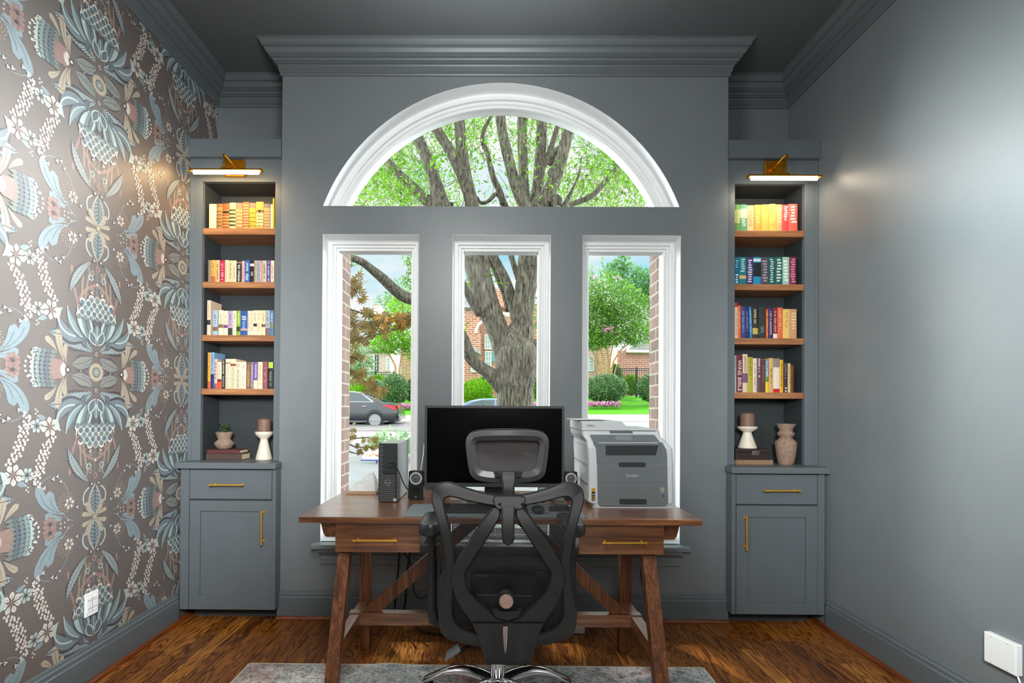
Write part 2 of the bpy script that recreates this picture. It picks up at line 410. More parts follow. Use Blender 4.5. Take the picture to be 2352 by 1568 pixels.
# ---- windows: white frames with one fixed pane each
t = NT('clear_window_glass')
tr = t.n('BsdfTransparent'); tr.inputs[0].default_value = (.97,.985,.98,1)
gl = t.n('BsdfGlossy'); gl.inputs['Roughness'].default_value = .02
fr = t.n('Fresnel'); fr.inputs[0].default_value = 1.08
mx = t.n('MixShader'); t.set(mx, 0, fr.outputs[0]); t.set(mx, 1, tr.outputs[0]); t.set(mx, 2, gl.outputs[0])
t.t.links.new(mx.outputs[0], t.out.inputs[0]); M_glass = t.m
FW = .060
for i, (a, b) in enumerate(LO):
    mb = MB(); top, bot = ZT, ZS
    def ring(x0, x1, z0, z1, w, y0, y1):
        mb.box((x0, y0, z0), (x0+w, y1, z1)); mb.box((x1-w, y0, z0), (x1, y1, z1)); mb.box((x0+w, y0, z1-w), (x1-w, y1, z1)); mb.box((x0+w, y0, z0), (x1-w, y1, z0+w))
    ring(a, b, bot, top, .022, YW, YW+.1)
    ring(a+.018, b-.018, bot+.018, top-.018, .012, YW-.012, YW+.1)
    ring(a+.03, b-.03, bot+.03, top-.03, .016, YW+.006, YW+.1)
    ring(a+.046, b-.046, bot+.046, top-.046, .016, YW+.018, YW+.1)
    fo = struct(mb.build('window_%d' % (i+1), M_white, bev=.003))
    MB().box((a+.05, YW+.045, bot+.05), (b-.05, YW+.049, top-.05)).build('pane', M_glass, fo)
mb = MB()
def arc_ring(r0, r1, y0, y1, n=72):
    zb = ZA
    a1 = math.asin(max(-1, min(1, (zb-AZ)/r1))); a0 = math.asin(max(-1, min(1, (zb-AZ)/r0)))
    ring = []
    for i in range(n+1):
        th1 = a1 + (pi-2*a1)*i/n; th0 = a0 + (pi-2*a0)*i/n
        o = (AC+r1*cos(th1), AZ+r1*sin(th1)); q = (AC+r0*cos(th0), AZ+r0*sin(th0))
        ring.append([(o[0],y0,o[1]), (o[0],y1,o[1]), (q[0],y1,q[1]), (q[0],y0,q[1])])
    mb.loft(ring, smooth=False)
arc_ring(AR-.03, AR+.002, YW, YW+.1); arc_ring(AR-.044, AR-.026, YW-.014, YW+.1); arc_ring(AR-.062, AR-.044, YW+.008, YW+.1); arc_ring(AR-.08, AR-.062, YW+.02, YW+.1)
mb.box((AC-AW+.01, YW, ZA-.004), (AC+AW-.01, YW+.1, ZA+.012))
fo = struct(mb.build('window_4', M_white, fix=True))
mb = MB(); r = AR-.07; a1 = math.asin((ZA-AZ)/r); pts = [(AC+r*cos(a1+(pi-2*a1)*i/48), AZ+r*sin(a1+(pi-2*a1)*i/48)) for i in range(49)]
mb.hexa([(x, YW+.045, z) for x, z in pts][::-1], [(x, YW+.049, z) for x, z in pts][::-1])
mb.build('pane', M_glass, fo)

# ---- brick outer skin of the house, seen at the jambs of the outer windows
def brickmat(name, bricks, mortar, sx=.21, sz=.067, rough=.85, plane='XZ', msize=.012, rot=0):
    t = NT(name); tc = t.n('TexCoord'); sp = t.n('SeparateXYZ'); t.t.links.new(tc.outputs['Object'], sp.inputs[0])
    cb = t.n('CombineXYZ')
    h = t.math('ADD', sp.outputs[0], sp.outputs[1]) if plane == 'XZ' else sp.outputs[1]
    t.set(cb, 0, h); t.set(cb, 1, sp.outputs[2])
    bt = t.n('TexBrick', {'Scale': 1.0, 'Mortar Size': msize, 'Brick Width': sx, 'Row Height': sz, 'Bias': 0.0}); t.set(bt, 'Vector', cb.outputs[0])
    bt.inputs['Color1'].default_value = c4(lin(bricks[0])); bt.inputs['Color2'].default_value = c4(lin(bricks[1])); bt.inputs['Mortar'].default_value = c4(lin(mortar))
    nz = t.noise(tc.outputs['Object'], 28, 4)
    col = t.mix(.45, bt.outputs[0], t.ramp(nz, [(.3, (.55,.52,.5)), (.7, (1,1,1))]), 'MULTIPLY')
    t.set(t.b, 'Base Color', col); t.b.inputs['Roughness'].default_value = rough
    t.bump(t.math('SUBTRACT', t.math('MULTIPLY', nz, .3), bt.outputs[1]), .5, .01)
    return t.m
M_brickout = brickmat('brown_house_brick', ((122,96,84), (98,78,68)), (150,142,130), .2, .0745, msize=.006)
mb = MB()
LO2 = [(a+(.058 if i == 0 else .02), b-(.058 if i == 2 else .02)) for i, (a, b) in enumerate(LO)]
window_wall(mb, YW+.1, YW+.30, XBL+.05, XBR-.05, 3.9, LO2, 0., z0=-.3, up=.12, rad=.18)
struct(mb.build('wall_exterior', M_brickout))

# ---- crown moulding, baseboards, quarter round
def sweep(mb, prof, path, closed=False, mi=0):
    """prof: (out, z) pairs; path: plan points; out is to the right-hand side of the travel direction"""
    n = len(path); rings = []
    for i, p in enumerate(path):
        p = Vector((p[0], p[1]))
        d0 = (p-Vector(path[i-1][:2])).normalized() if i > 0 else None
        d1 = (Vector(path[i+1][:2])-p).normalized() if i < n-1 else None
        d0 = d0 or d1; d1 = d1 or d0
        n0 = Vector((d0.y, -d0.x)); n1 = Vector((d1.y, -d1.x)); mvec = (n0+n1); mvec = mvec/ (mvec.dot(n0) or 1)
        rings.append([(p.x+mvec.x*o, p.y+mvec.y*o, z) for o, z in prof])
    mb.loft(rings, mi, smooth=False, cap=True)
zl = ZC
CROWN = [(0, zl-.168), (.008, zl-.168), (.012, zl-.160), (.012, zl-.150), (.016, zl-.146), (.02, zl-.120), (.024, zl-.112), (.033, zl-.110), (.033, zl-.102),
         (.042, zl-.098), (.046, zl-.088), (.058, zl-.084), (.058, zl-.074), (.068, zl-.068), (.078, zl-.052), (.08, zl-.042), (.09, zl-.040), (.094, zl-.026), (.104, zl-.014), (.11, zl-.010), (.11, zl), (0, zl)]
mb = MB()
sweep(mb, CROWN, [(XL, YF), (XL, YR), (XBL, YR), (XBL, YB), (XBR, YB), (XBR, YR), (XR, YR), (XR, YF)])
struct(mb.build('trim_2', mat('slate_trim_paint', (92,99,102), .42, spec=.45, var=.03, scale=9), fix=True))
BASE = [(0, 0), (.016, 0), (.016, .128), (.013, .133), (.013, .150), (.0075, .156), (.006, .168), (.004, .173), (0, .173)]
SHOE = [(0, 0), (.028, 0), (.027, .009), (.022, .017), (.016, .021), (0, .021)]
M_shoe = wood('stained_oak_quarter_round', (88,40,14), (122,62,22), (150,80,32), 1, .35)
for nm, path in (('baseboard_left', [(XL, YF), (XL, 2.966)]), ('baseboard_right', [(XR, 2.966), (XR, YF)]), ('baseboard_back', [(XBL, YB), (XBR, YB)])):
    mb = MB(); sweep(mb, BASE, path); struct(mb.build(nm, M_paint, fix=True))
for k, path in enumerate(([(XL+.004, YF), (XL+.004, 3.06)], [(XR-.004, 3.06), (XR-.004, YF)], [(XBL, YB-.004), (XBR, YB-.004)])):
    mb = MB(); sweep(mb, SHOE, path); struct(mb.build('trim_%d' % (3+k), M_shoe, fix=True))
# ================================================================== floral wallpaper on the left wall: printed shapes in thin ink layers
WPC = {'ground': (98,90,86), 'dark': (68,64,68), 'teal': (102,117,118), 'tealp': (124,142,142), 'mint': (166,184,178), 'blue': (108,122,128), 'bluep': (126,143,149),
       'cream': (164,153,134), 'white': (196,190,180), 'pink': (142,115,108), 'pinkd': (122,101,97), 'tan': (144,131,117), 'green': (108,118,109), 'slate': (88,100,108)}
WPK = list(WPC)
QS = []                                       # (polygon, colour, layer) for one quarter of the repeat
def q(poly, col, lay): QS.append((poly, WPK.index(col), lay))
def bez(a, b, bend, n=8):
    ax, ay = a; bx, by = b; mx, my = (ax+bx)/2-(by-ay)*bend, (ay+by)/2+(bx-ax)*bend
    return [((1-t)**2*ax+2*t*(1-t)*mx+t*t*bx, (1-t)**2*ay+2*t*(1-t)*my+t*t*by) for t in [i/n for i in range(n+1)]]
def ribbon(pts, wf):
    L = []; R = []
    for i, p in enumerate(pts):
        a = pts[max(0, i-1)]; b = pts[min(len(pts)-1, i+1)]; dx, dy = b[0]-a[0], b[1]-a[1]; l = sqrt(dx*dx+dy*dy) or 1
        w = wf(i/(len(pts)-1))/2; L.append((p[0]-dy/l*w, p[1]+dx/l*w)); R.append((p[0]+dy/l*w, p[1]-dx/l*w))
    return L+R[::-1]
def petal(a, b, w, bend, col, lay, n=9, pk=.5, serr=0):
    f = lambda t: w*max(.02, (sin(pi*t**(math.log(.5)/math.log(pk))))) * (1-(serr if (int(t*n+.5) % 2) else 0))
    q(ribbon(bez(a, b, bend, n), f), col, lay)
def stroke(pts, w, col, lay): q(ribbon(pts, lambda t: w), col, lay)
def dot(x, y, r, col, lay, n=8): q([(x+r*cos(2*pi*i/n+.2), y+r*sin(2*pi*i/n+.2)) for i in range(n)], col, lay)
def comma(a, b, w, bend, col, lay=3):
    q(ribbon(bez(a, b, bend, 10), lambda t: w*max(.08, sin(pi*min(1, t*.5+.02)) if t < .8 else w and sin(pi*.42)*sqrt(max(0, 1-((t-.8)/.2)**2)))), col, lay)
    stroke(bez(a, b, bend, 10)[1:9], w*.045, 'slate', lay+1)
def feather(a, b, w, bend, col, vein, lay, edge='dark', nv=9, serr=.22):
    petal(a, b, w*1.22, bend, edge, lay, 16, .55)
    petal(a, b, w, bend, col, lay+1, 28, .55, serr)
    mid = bez(a, b, bend, 2*nv); stroke(mid[:-1], w*.035, 'dark', lay+3)
    for i in range(2, 2*nv-1):
        p = mid[i]; t = i/(2*nv); dx, dy = mid[i+1][0]-p[0], mid[i+1][1]-p[1]; l = sqrt(dx*dx+dy*dy); dx /= l; dy /= l
        h = w*.42*sin(pi*t**.87)
        for s in (1, -1): stroke([p, (p[0]+dx*h*.7-dy*h*s, p[1]+dy*h*.7+dx*h*s)], w*.035, vein, lay+2)
def daisy(x, y, r, n, col, lay, rot=0, eye='pinkd'):
    for i in range(n):
        a = 2*pi*i/n+rot; e = (x+r*cos(a), y+r*sin(a)); petal((x+r*.2*cos(a), y+r*.2*sin(a)), e, r*.52, 0, col, lay, 6, .62)
        stroke([(x+r*.3*cos(a), y+r*.3*sin(a)), (x+r*.7*cos(a), y+r*.7*sin(a))], r*.035, 'pinkd', lay+1)
    dot(x, y, r*.22, eye, lay+1)
def berry(x, y, r=.012):
    dot(x, y, r, 'dark', 3, 9)
    for i in range(3): dot(x+r*.42*cos(2.1*i), y+r*.42*sin(2.1*i), r*.36, 'white', 4, 6)
# medallion and rosettes
dot(0, 0, .036, 'dark', 3, 20)
for i in range(7):
    a = (i+.5)*(pi/2)/7; petal((.021*cos(a), .021*sin(a)), (.046*cos(a), .046*sin(a)), .010, 0, 'cream', 4, 5)
    b = i*(pi/2)/6; dot(.015*cos(b), .015*sin(b), .0045, 'tealp', 4, 6)
dot(0, 0, .0095, 'cream', 4, 10); dot(0, .083, .0145, 'dark', 3, 10); dot(0, .083, .012, 'tan', 4, 10); dot(0, .083, .005, 'pinkd', 5, 8)
petal((.03, .03), (.085, .012), .02, .2, 'mint', 3); petal((.03, .03), (.085, .012), .012, .2, 'slate', 4); dot(.088, 0, .009, 'dark', 3); dot(.088, 0, .004, 'cream', 4)
feather((.012, .072), (.142, .026), .062, -.16, 'teal', 'cream', 2, nv=8)
feather((.008, .085), (.255, .150), .085, .14, 'blue', 'mint', 1, nv=11)
petal((.05, .105), (.09, .15), .03, -.1, 'dark', 3); petal((.052, .107), (.088, .146), .02, -.1, 'slate', 4)
# big lotus
petal((.07, .135), (.215, .235), .075, -.42, 'dark', 3, 12); petal((.08, .138), (.212, .232), .05, -.42, 'blue', 4, 12); stroke(bez((.12, .15), (.218, .238), -.45, 10), .008, 'mint', 5)
petal((.205, .21), (.190, .262), .022, -.5, 'mint', 5)
petal((.05, .135), (.165, .27), .06, -.2, 'slate', 4, 10); petal((.075, .15), (.165, .272), .03, -.25, 'tealp', 5, 10); stroke(bez((.085, .15), (.166, .275), -.30, 10), .005, 'mint', 6)
petal((.035, .135), (.112, .292), .056, -.12, 'dark', 5, 10); petal((.04, .14), (.112, .290), .044, -.12, 'teal', 6, 10); petal((.058, .15), (.113, .290), .022, -.16, 'mint', 7, 10)
petal((.02, .14), (.058, .268), .05, .02, 'dark', 6, 10); petal((.022, .142), (.058, .262), .038, .02, 'slate', 7, 10); petal((.022, .15), (.057, .262), .012, .12, 'mint', 8, 10)
for i in range(7):
    a = (.006+.014*i, .14+.002*i); stroke([a, (a[0]*1.45+.002, a[1]+.07)], .0016, 'bluep', 9)
petal((0, .135), (0, .225), .05, 0, 'dark', 8, 10); petal((0, .14), (0, .222), .036, 0, 'teal', 9, 10); stroke([(0, .15), (0, .21)], .004, 'mint', 10)
petal((.004, .122), (.038, .192), .044, -.12, 'mint', 10, 10); petal((.006, .127), (.037, .185), .030, -.12, 'slate', 11, 10)
for j in range(5):
    v = .247+.021*j; nmax = 4 if j < 3 else (3 if j == 3 else 2)
    for i in range(nmax):
        x = (i+.5*(j % 2))*.0345
        if x > .118-.009*j: continue
        dot(x, v, .0195, 'dark', 5+(5-j)//3, 12); dot(x, v+.002, .0165, 'white' if (i+j) % 2 else 'mint', 6+(5-j)//3, 12); dot(x, v-.0045, .0125, 'slate' if j % 2 else 'teal', 7+(5-j)//3, 10)
dot(0, .336, .012, 'tan', 6); 
for i in range(8): dot(.055+.016*cos(i*.8), .335+.013*sin(i*.8), .004, 'tan', 4, 6)
# fan flower at the side
for k in range(5):
    a = radians(k*15.0); s = .086 if k < 4 else .06
    petal((.168, .004*k), (.168+s*cos(a*.72), s*sin(a*.72)*.95), .019, 0, 'pink', 12, 6, .6); petal((.170, .003*k), (.170+.034*cos(a), .034*sin(a)), .008, 0, 'white', 13, 5, .6)
dot(.16, 0, .015, 'dark', 14, 10); dot(.16, 0, .007, 'white', 15, 8)
for j, (cx, colr) in enumerate(((.248, 'green'), (.268, 'slate'), (.290, 'teal'), (.312, 'tealp'), (.332, 'mint'))):
    for k in range(5):
        y = k*.0182; 
        if y > .079: continue
        xx = cx - y*y*2.2; petal((xx-.028, y*.93), (xx+.014, y), .0225, 0, 'dark', 10-2*j, 6, .66); petal((xx-.028, y*.93), (xx+.012, y), .0185, 0, colr, 11-2*j, 6, .66)
for k in range(5): dot(.362-.004*k*k*.8, .019*k, .0058, 'white', 4, 7)
comma((.178, .035), (.208, .168), .036, -.10, 'cream'); comma((.165, .030), (.168, .112), .024, -.16, 'cream'); comma((.215, .075), (.272, .128), .026, .12, 'cream')
# daisies, berries, sprays
daisy(.246, .243, .043, 7, 'white', 4, .3); daisy(.306, .236, .030, 7, 'mint', 4, .1, 'dark')
for i, (x, y) in enumerate(((.300, .196), (.311, .187), (.303, .178), (.312, .170))): dot(x, y, .0042, 'white', 3, 6)
petal((.262, .205), (.300, .190), .022, .3, 'bluep', 3)
rw = random.Random(5)
for i in range(19):
    for s in range(3):
        t = i/18; x = .233+.055*t+.03*sin(t*3.0)*.6+(s-1)*.0165+rw.uniform(-.003, .003)+(.008 if i % 2 else 0); y = .285+.185*t+rw.uniform(-.003, .003)
        if (s == 0 and i > 14) or (s == 2 and i < 2): continue
        dot(x, y, .0072, 'pinkd', 3, 8); dot(x, y, .0056, 'white', 4, 8)
stroke([(.236, .29), (.262, .36), (.285, .43), (.292, .48)], .002, 'tealp', 2)
for (x, y) in ((.292, .482), (.268, .492), (.312, .468), (.03, .36), (.225, .46)): berry(x, y)
for i in range(46):
    a = i*2.399; r = .0068*sqrt(i); dot(.158+r*cos(a)*1.0, .59+r*sin(a)*.95-.02, .0034, 'tan', 3, 6)
# loops and small posies
stroke(bez((.112, .275), (0, .402), -.30, 12), .014, 'pink', 1); stroke(bez((.098, .285), (.143, .455), -.12, 10), .013, 'pink', 1)
stroke([(.086, .29), (.084, .38), (.08, .44), (.068, .468), (.05, .470), (.044, .45), (.056, .40), (.066, .34), (.07, .29)], .009, 'tan', 2)
stroke([(0, .345), (0, .50)], .004, 'blue', 2)
for (x, y, r, cc) in ((.038, .428, .017, 'mint'), (.028, .452, .012, 'cream'), (0, .474, .015, 'pink'), (.028, .372, .012, 'cream')): daisy(x, y, r, 6, cc, 4, .2, 'dark')
dot(0, .404, .006, 'white', 4)
feather((.03, .505), (.155, .335), .042, .17, 'tealp', 'white', 3, nv=10, serr=.35); dot(.02, .51, .007, 'cream', 6); dot(.02, .51, .011, 'dark', 5)
# half-way star
petal((0, .652), (0, .508), .082, 0, 'white', 3, 30, .45, .32); petal((0, .648), (0, .515), .060, 0, 'teal', 4, 12, .45); petal((.002, .64), (.002, .525), .030, .08, 'slate', 5, 10, .45); stroke([(0, .645), (0, .512)], .004, 'dark', 6)
for i in range(6):
    y = .628-.017*i; stroke([(.003, y), (.026*sin(pi*(.9-.12*i)), y+.012)], .0022, 'mint', 6)
comma((.010, .655), (.050, .588), .024, .15, 'cream'); comma((.012, .660), (.074, .640), .022, -.14, 'cream'); comma((.008, .658), (.022, .612), .016, 0, 'cream')
dot(0, .665, .011, 'cream', 6, 10); stroke(bez((.035, .525), (.06, .60), -.45, 8), .007, 'mint', 3)
dot(.056, .615, .009, 'dark', 3); dot(.056, .615, .005, 'tealp', 4)
comma((.165, .618), (.298, .470), .044, .34, 'bluep'); comma((.180, .618), (.246, .508), .048, .26, 'bluep'); comma((.175, .628), (.262, .602), .034, .22, 'bluep')
stroke(bez((.12, .655), (.172, .616), .2, 6), .003, 'bluep', 2); stroke(bez((.292, .482), (.215, .45), .3, 8), .0028, 'tealp', 2); stroke(bez((.215, .45), (.14, .56), .25, 8), .0028, 'tealp', 2)
for (x, y) in ((.205, .452), (.188, .475), (.322, .44), (.10, .60), (.325, .60), (.312, .63)): berry(x, y, .0105)
daisy(.238, .648, .036, 8, 'pink', 3, .2, 'dark'); daisy(.143, .576, .026, 6, 'white', 4, .2); petal((.18, .64), (.216, .610), .02, .3, 'bluep', 3)
for (x, y) in ((.165, .655), (.148, .648), (.186, .655)): dot(x, y, .004, 'white', 3, 6)

RANK = {id(x): i for i, x in enumerate(sorted(QS, key=lambda x: x[2]))}
wp = MB()
wp.box((XL-.1, YF, 0), (XL, YR, ZC), 0)
cx0 = (XL, 0)
YM = PXW(220.5, 855, XL).y; ZM0 = PXW(220.5, 855, XL).z; DY, DZ = .652, 1.329
ymin, ymax, zmin, zmax = 0.2, YR-.001, .15, ZC-.14
for ci in range(-4, 3):
    yc = YM+ci*DY
    for zi in range(-2, 4):
        zc = ZM0 + (zi + (.5 if ci % 2 else 0))*DZ
        if zc < -.7 or zc > ZC+.7: continue
        for sx in (1, -1):
            if yc+sx*.37 < ymin and yc < ymin: continue
            for sz in (1, -1):
                for item in QS:
                    poly, col, lay = item
                    pts = [(yc+sx*a, zc+sz*b) for a, b in poly]
                    if max(p[0] for p in pts) < ymin or min(p[0] for p in pts) > ymax or max(p[1] for p in pts) < zmin or min(p[1] for p in pts) > zmax: continue
                    xo = XL+.0003+RANK[id(item)]*4e-6+(1e-6 if sx > 0 else 0)+(2e-6 if sz > 0 else 0)
                    vs = [(xo, min(ymax, max(ymin-.1, p[0])), min(zmax+.02, max(zmin-.05, p[1]))) for p in pts]
                    if sx*sz < 0: vs = vs[::-1]
                    wp.add(vs, [tuple(range(len(vs)))], col)
mats = [mat('wallpaper_ink_'+k, WPC[k], .5, spec=1.0, coat=.35, var=.05 if k != 'ground' else .03, scale=60) for k in WPK]
struct(wp.build('wall_left', mats))
# ================================================================== built-in cabinets, bookcases, their books and ornaments
def pull(name, parent, a, b, m, r=.0055, off=.03, posts=True):
    """bar handle from a to b standing off towards -y"""
    a, b = Vector(a), Vector(b); d = (b-a).normalized(); o = Vector((0, -off, 0)); mb = MB()
    mb.tube([a+o-d*.012, b+o+d*.012], r, 10)
    for p in (a, b):
        mb.tube([p, p+o*.6], r*.8, 10); mb.tube([p+o*.6, p+o*1.0], r*.95, 10); mb.tube([p, p+o*.12], r*1.3, 10)
        mb.tube([p+o-d*.016, p+o-d*.008], r*1.2, 10); mb.tube([p+o+d*.008, p+o+d*.016], r*1.2, 10)
    return mb.build(name, m, parent)
M_shelf = wood('oak_shelf_wood', (130,84,52), (168,114,72), (190,136,88), 0, .42)
CY, BY, BK = 2.968, 3.060, 3.29      # cabinet front, bookcase front, bookcase back
def cabinet(side, L):
    left = side == 'L'
    q_ = lambda u, v, Y=CY: P(u, v, Y)
    xin = q_(L['stile_in'], 1250).x                     # free edge near the window
    xw = XL+.018 if left else XR-.018                   # wall edge
    xb = XBL-.001 if left else XBR+.001                 # side of the window projection
    zb, zt = .078, q_(520 if left else 1790, L['ctr'][1]).z
    dr = [q_(L['drawer'][0], L['drawer'][2]), q_(L['drawer'][1], L['drawer'][3])]
    do = [q_(L['door'][0], L['door'][2]), q_(L['door'][1], L['door'][3])]
    root = thing('base_cabinet', L['label'], 'cabinet', ((xw+xin)/2, CY, 0), 'base cabinets under the bookcases')
    lo, hi = min(xw, xin), max(xw, xin)
    dl, dh = min(dr[0].x, dr[1].x), max(dr[0].x, dr[1].x)
    mb = MB()
    mb.box((lo, CY, zb), (dl-.004, YB-.004, zt)); mb.box((dh+.004, CY, zb), (hi, YB-.004, zt))       # stiles
    l2, h2 = min(xw, xb), max(xw, xb)
    mb.box((l2, YB-.003, zb), (h2, YR-.002, zt))                                                       # carcass
    mb.box((dl-.004, CY+.022, zb), (dh+.004, YB-.003, zt))
    mb.build('cabinet_body', M_paint, root)
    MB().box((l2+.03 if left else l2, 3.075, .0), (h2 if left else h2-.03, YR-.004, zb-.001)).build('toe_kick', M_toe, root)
    d = MB().box((dl, CY-.001, dr[1].z), (dh, CY+.02, dr[0].z)).build('drawer', M_paint, root, bev=.0015)
    h = L['dh']; pull('handle', d, q_(h[0], h[2], CY-.001), q_(h[1], h[2], CY-.001), M_brass)
    x0, x1, z0, z1 = min(do[0].x, do[1].x), max(do[0].x, do[1].x), zb+.001, do[0].z
    pn = [q_(L['panel'][0], L['panel'][2]), q_(L['panel'][1], L['panel'][3])]; a0, a1, c0, c1 = min(pn[0].x, pn[1].x), max(pn[0].x, pn[1].x), pn[1].z, pn[0].z
    mb = MB()
    mb.box((x0, CY-.001, z0), (a0, CY+.02, z1)); mb.box((a1, CY-.001, z0), (x1, CY+.02, z1)); mb.box((a0, CY-.001, c1), (a1, CY+.02, z1)); mb.box((a0, CY-.001, z0), (a1, CY+.02, c0))
    mb.box((a0-.002, CY+.009, c0-.002), (a1+.002, CY+.018, c1+.002))
    d = mb.build('door', M_paint, root)
    h = L['vh']; pull('handle', d, q_(h[0], h[2], CY-.001), q_(h[0], h[1], CY-.001), M_brass)
    # worktop with a clipped corner
    zc = zt+.001; th = q_(520, L['ctr'][0]).z - q_(520, L['ctr'][1]).z
    xc = q_(L['clip'][0], 1065, CY-.03).x; xd = P(L['clip'][1], 1060, YB).x
    xw = XL+.001 if left else XR-.001
    pl = [(xw, CY-.028), (xc, CY-.028), (xd, YB-.001), (xb, YB-.001), (xb, YR-.002), (xw, YR-.002)]
    pts = [(x, y, zc) for x, y in pl]; 
    if not left: pts = pts[::-1]
    t_ = MB().hexa(pts, [(x, y, zc+th) for x, y, z in pts]).build('worktop', M_paint, bev=.004)
    tag(t_, L['toplabel'], 'worktop', 'painted worktops')
    return zc+th
def bookcase(side, L, z0):
    left = side == 'L'
    q_ = lambda u, v, Y=BY: P(u, v, Y)
    xw = XL+.002 if left else XR-.002; xb = XBL-.002 if left else XBR+.002
    o0, o1 = q_(L['open'][0], 700).x, q_(L['open'][1], 700).x
    ot = q_(sum(L['open'])/2, L['otop']).z; zf0, zf1 = q_(L['open'][0], L['fas'][1]).z, q_(L['open'][0], L['fas'][0]).z
    lo, hi = min(xw, xb), max(xw, xb)
    root = thing('bookcase', L['label2'], 'bookcase', ((lo+hi)/2, BY, z0), 'built-in bookcases')
    z0 += .0008
    mb = MB()
    mb.box((lo, BY, z0), (o0, BY+.03, ot)); mb.box((o1, BY, z0), (hi, BY+.03, ot)); mb.box((lo, BY, ot), (hi, BY+.03, zf0))
    # raised outer edge strips of the stiles
    mb.box((lo, BY-.006, z0), (lo+.022, BY, zf0-.012)); mb.box((hi-.014, BY-.006, z0), (hi, BY, zf0-.012))
    mb.build('face_frame', M_paint, root, bev=.0015)
    mb = MB(); mb.box((lo, BY-.028, zf0), (hi, BY+.03, zf1)); mb.box((lo, BY-.02, zf0-.003), (hi, BY+.03, zf0))
    mb.build('top_rail', M_paint, root, bev=.002)
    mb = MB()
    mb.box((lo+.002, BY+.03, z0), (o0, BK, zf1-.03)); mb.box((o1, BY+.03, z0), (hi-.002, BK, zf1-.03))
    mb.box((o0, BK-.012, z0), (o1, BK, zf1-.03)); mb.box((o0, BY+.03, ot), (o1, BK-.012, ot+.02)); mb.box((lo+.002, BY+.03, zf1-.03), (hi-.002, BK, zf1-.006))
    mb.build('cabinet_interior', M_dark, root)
    zs = []
    for (vt, vb) in L['shelves']:
        um = sum(L['open'])/2; a, b = q_(um, vt, BY+.012).z, q_(um, vb, BY+.012).z
        MB().box((o0+.0006, BY+.006, b), (o1-.0006, BK-.013, a)).build('shelf', M_shelf, root, bev=.002)
        zs.append(a)
    # picture light
    Lq = L['lamp']; pt = thing('picture_light', Lq['label'], 'picture light', P(Lq['plate'][0], 388, BY), 'brass picture lights')
    a, b = P(Lq['plate'][0], Lq['plate'][3], BY), P(Lq['plate'][1], Lq['plate'][2], BY)
    MB().box((a.x, BY-.018, a.z), (b.x, BY-.0005, b.z)).build('wall_plate', M_gold, pt, bev=.006, seg=3)
    YBAR = 2.945
    c0, c1 = P(Lq['bar'][0], Lq['bar'][2], YBAR), P(Lq['bar'][1], Lq['bar'][2], YBAR); zb_ = (c0.z+c1.z)/2
    mb = MB(); n = 9
    prof = [( -.017*cos(pi*i/n), .017*sin(pi*i/n)*.8) for i in range(n+1)]
    mb.loft([[(x, YBAR+p[0], zb_+p[1]) for p in prof] for x in (c0.x, c1.x)], smooth=True, closed=True)
    for x in (c0.x, c1.x): mb.ball((x, YBAR, zb_+.004), (.008, .016, .010), 10)
    hs = mb.build('lamp_shade', M_gold, pt)
    tb = MB().tube([(c0.x+.018, YBAR, zb_-.006), (c1.x-.018, YBAR, zb_-.006)], .0115, 12).build('lamp_tube', mat('glowing_lamp_tube_'+side, (255,244,225), .5, emit=(255,212,150) if left else (255,238,212), estr=44 if left else 24), pt)
    mid = (c0.x+c1.x)/2; xp = (a.x+b.x)/2; zp = (a.z+b.z)/2
    sg = -1 if left else 1
    arm = [(xp-sg*.02, BY-.02, zp-.01), (xp-sg*.01, BY-.05, zp+.0), (xp+sg*.012, BY-.075, zp+.028), (xp+sg*.03, BY-.095, zp+.046), (mid+sg*.01, YBAR+.01, zb_+.066), (mid+sg*.014, YBAR, zb_+.05), (mid+sg*.012, YBAR, zb_+.016)]
    pts = []
    for i in range(len(arm)-1):
        for k in range(4):
            t_ = k/4; p = Vector(arm[i]).lerp(Vector(arm[i+1]), t_); pts.append(p)
    pts.append(Vector(arm[-1]))
    for _ in range(1): pts = [pts[0]]+[(pts[i-1]+pts[i]*2+pts[i+1])/4 for i in range(1, len(pts)-1)]+[pts[-1]]
    mb = MB().tube(pts, .0055, 10); mb.box((mid-.028, YBAR-.010, zb_+.012), (mid+.028, YBAR+.010, zb_+.022)); mb.tube([(xp-sg*.02, BY-.018, zp-.01), (xp-sg*.02, BY-.03, zp-.01)], .012, 12)
    mb.build('arm', M_gold, pt)
    ll = lamp('picture_light_glow', 'AREA', (mid, YBAR+.004, zb_-.022), Lq['w'], (1.0, .68, .36) if left else (1.0, .84, .62), shape='RECTANGLE', size=abs(c1.x-c0.x)-.05, size_y=.02, rot=(radians(12), 0, 0))
    attach(ll, pt); ll.matrix_basis = Matrix.Translation((mid, YBAR+.004, zb_-.022)) @ Matrix.Rotation(radians(18), 4, 'X')
    return zs, o0, o1
LL = dict(stile_in=632.5, ctr=(1062, 1076), drawer=(436.5, 623.5, 1078, 1146.5), door=(436.5, 623.5, 1149, 1394), panel=(460, 597, 1173, 1369), dh=(493, 558, 1112), vh=(605.5, 1176, 1242),
    clip=(632, 648), open=(462.5, 630), otop=417, fas=(324, 364), shelves=((524.5,539), (647.5,661.5), (769.5,783.5), (892.5,906.5)),
    label='slate blue base cabinet beside the floral wallpaper', toplabel='slate worktop holding the small potted plant', label2='tall slate bookcase beside the floral wallpaper',
    lamp=dict(label='brass picture light above the bookcase beside the floral wallpaper', plate=(520, 565, 368.5, 408), bar=(438, 601, 393), w=1.5))
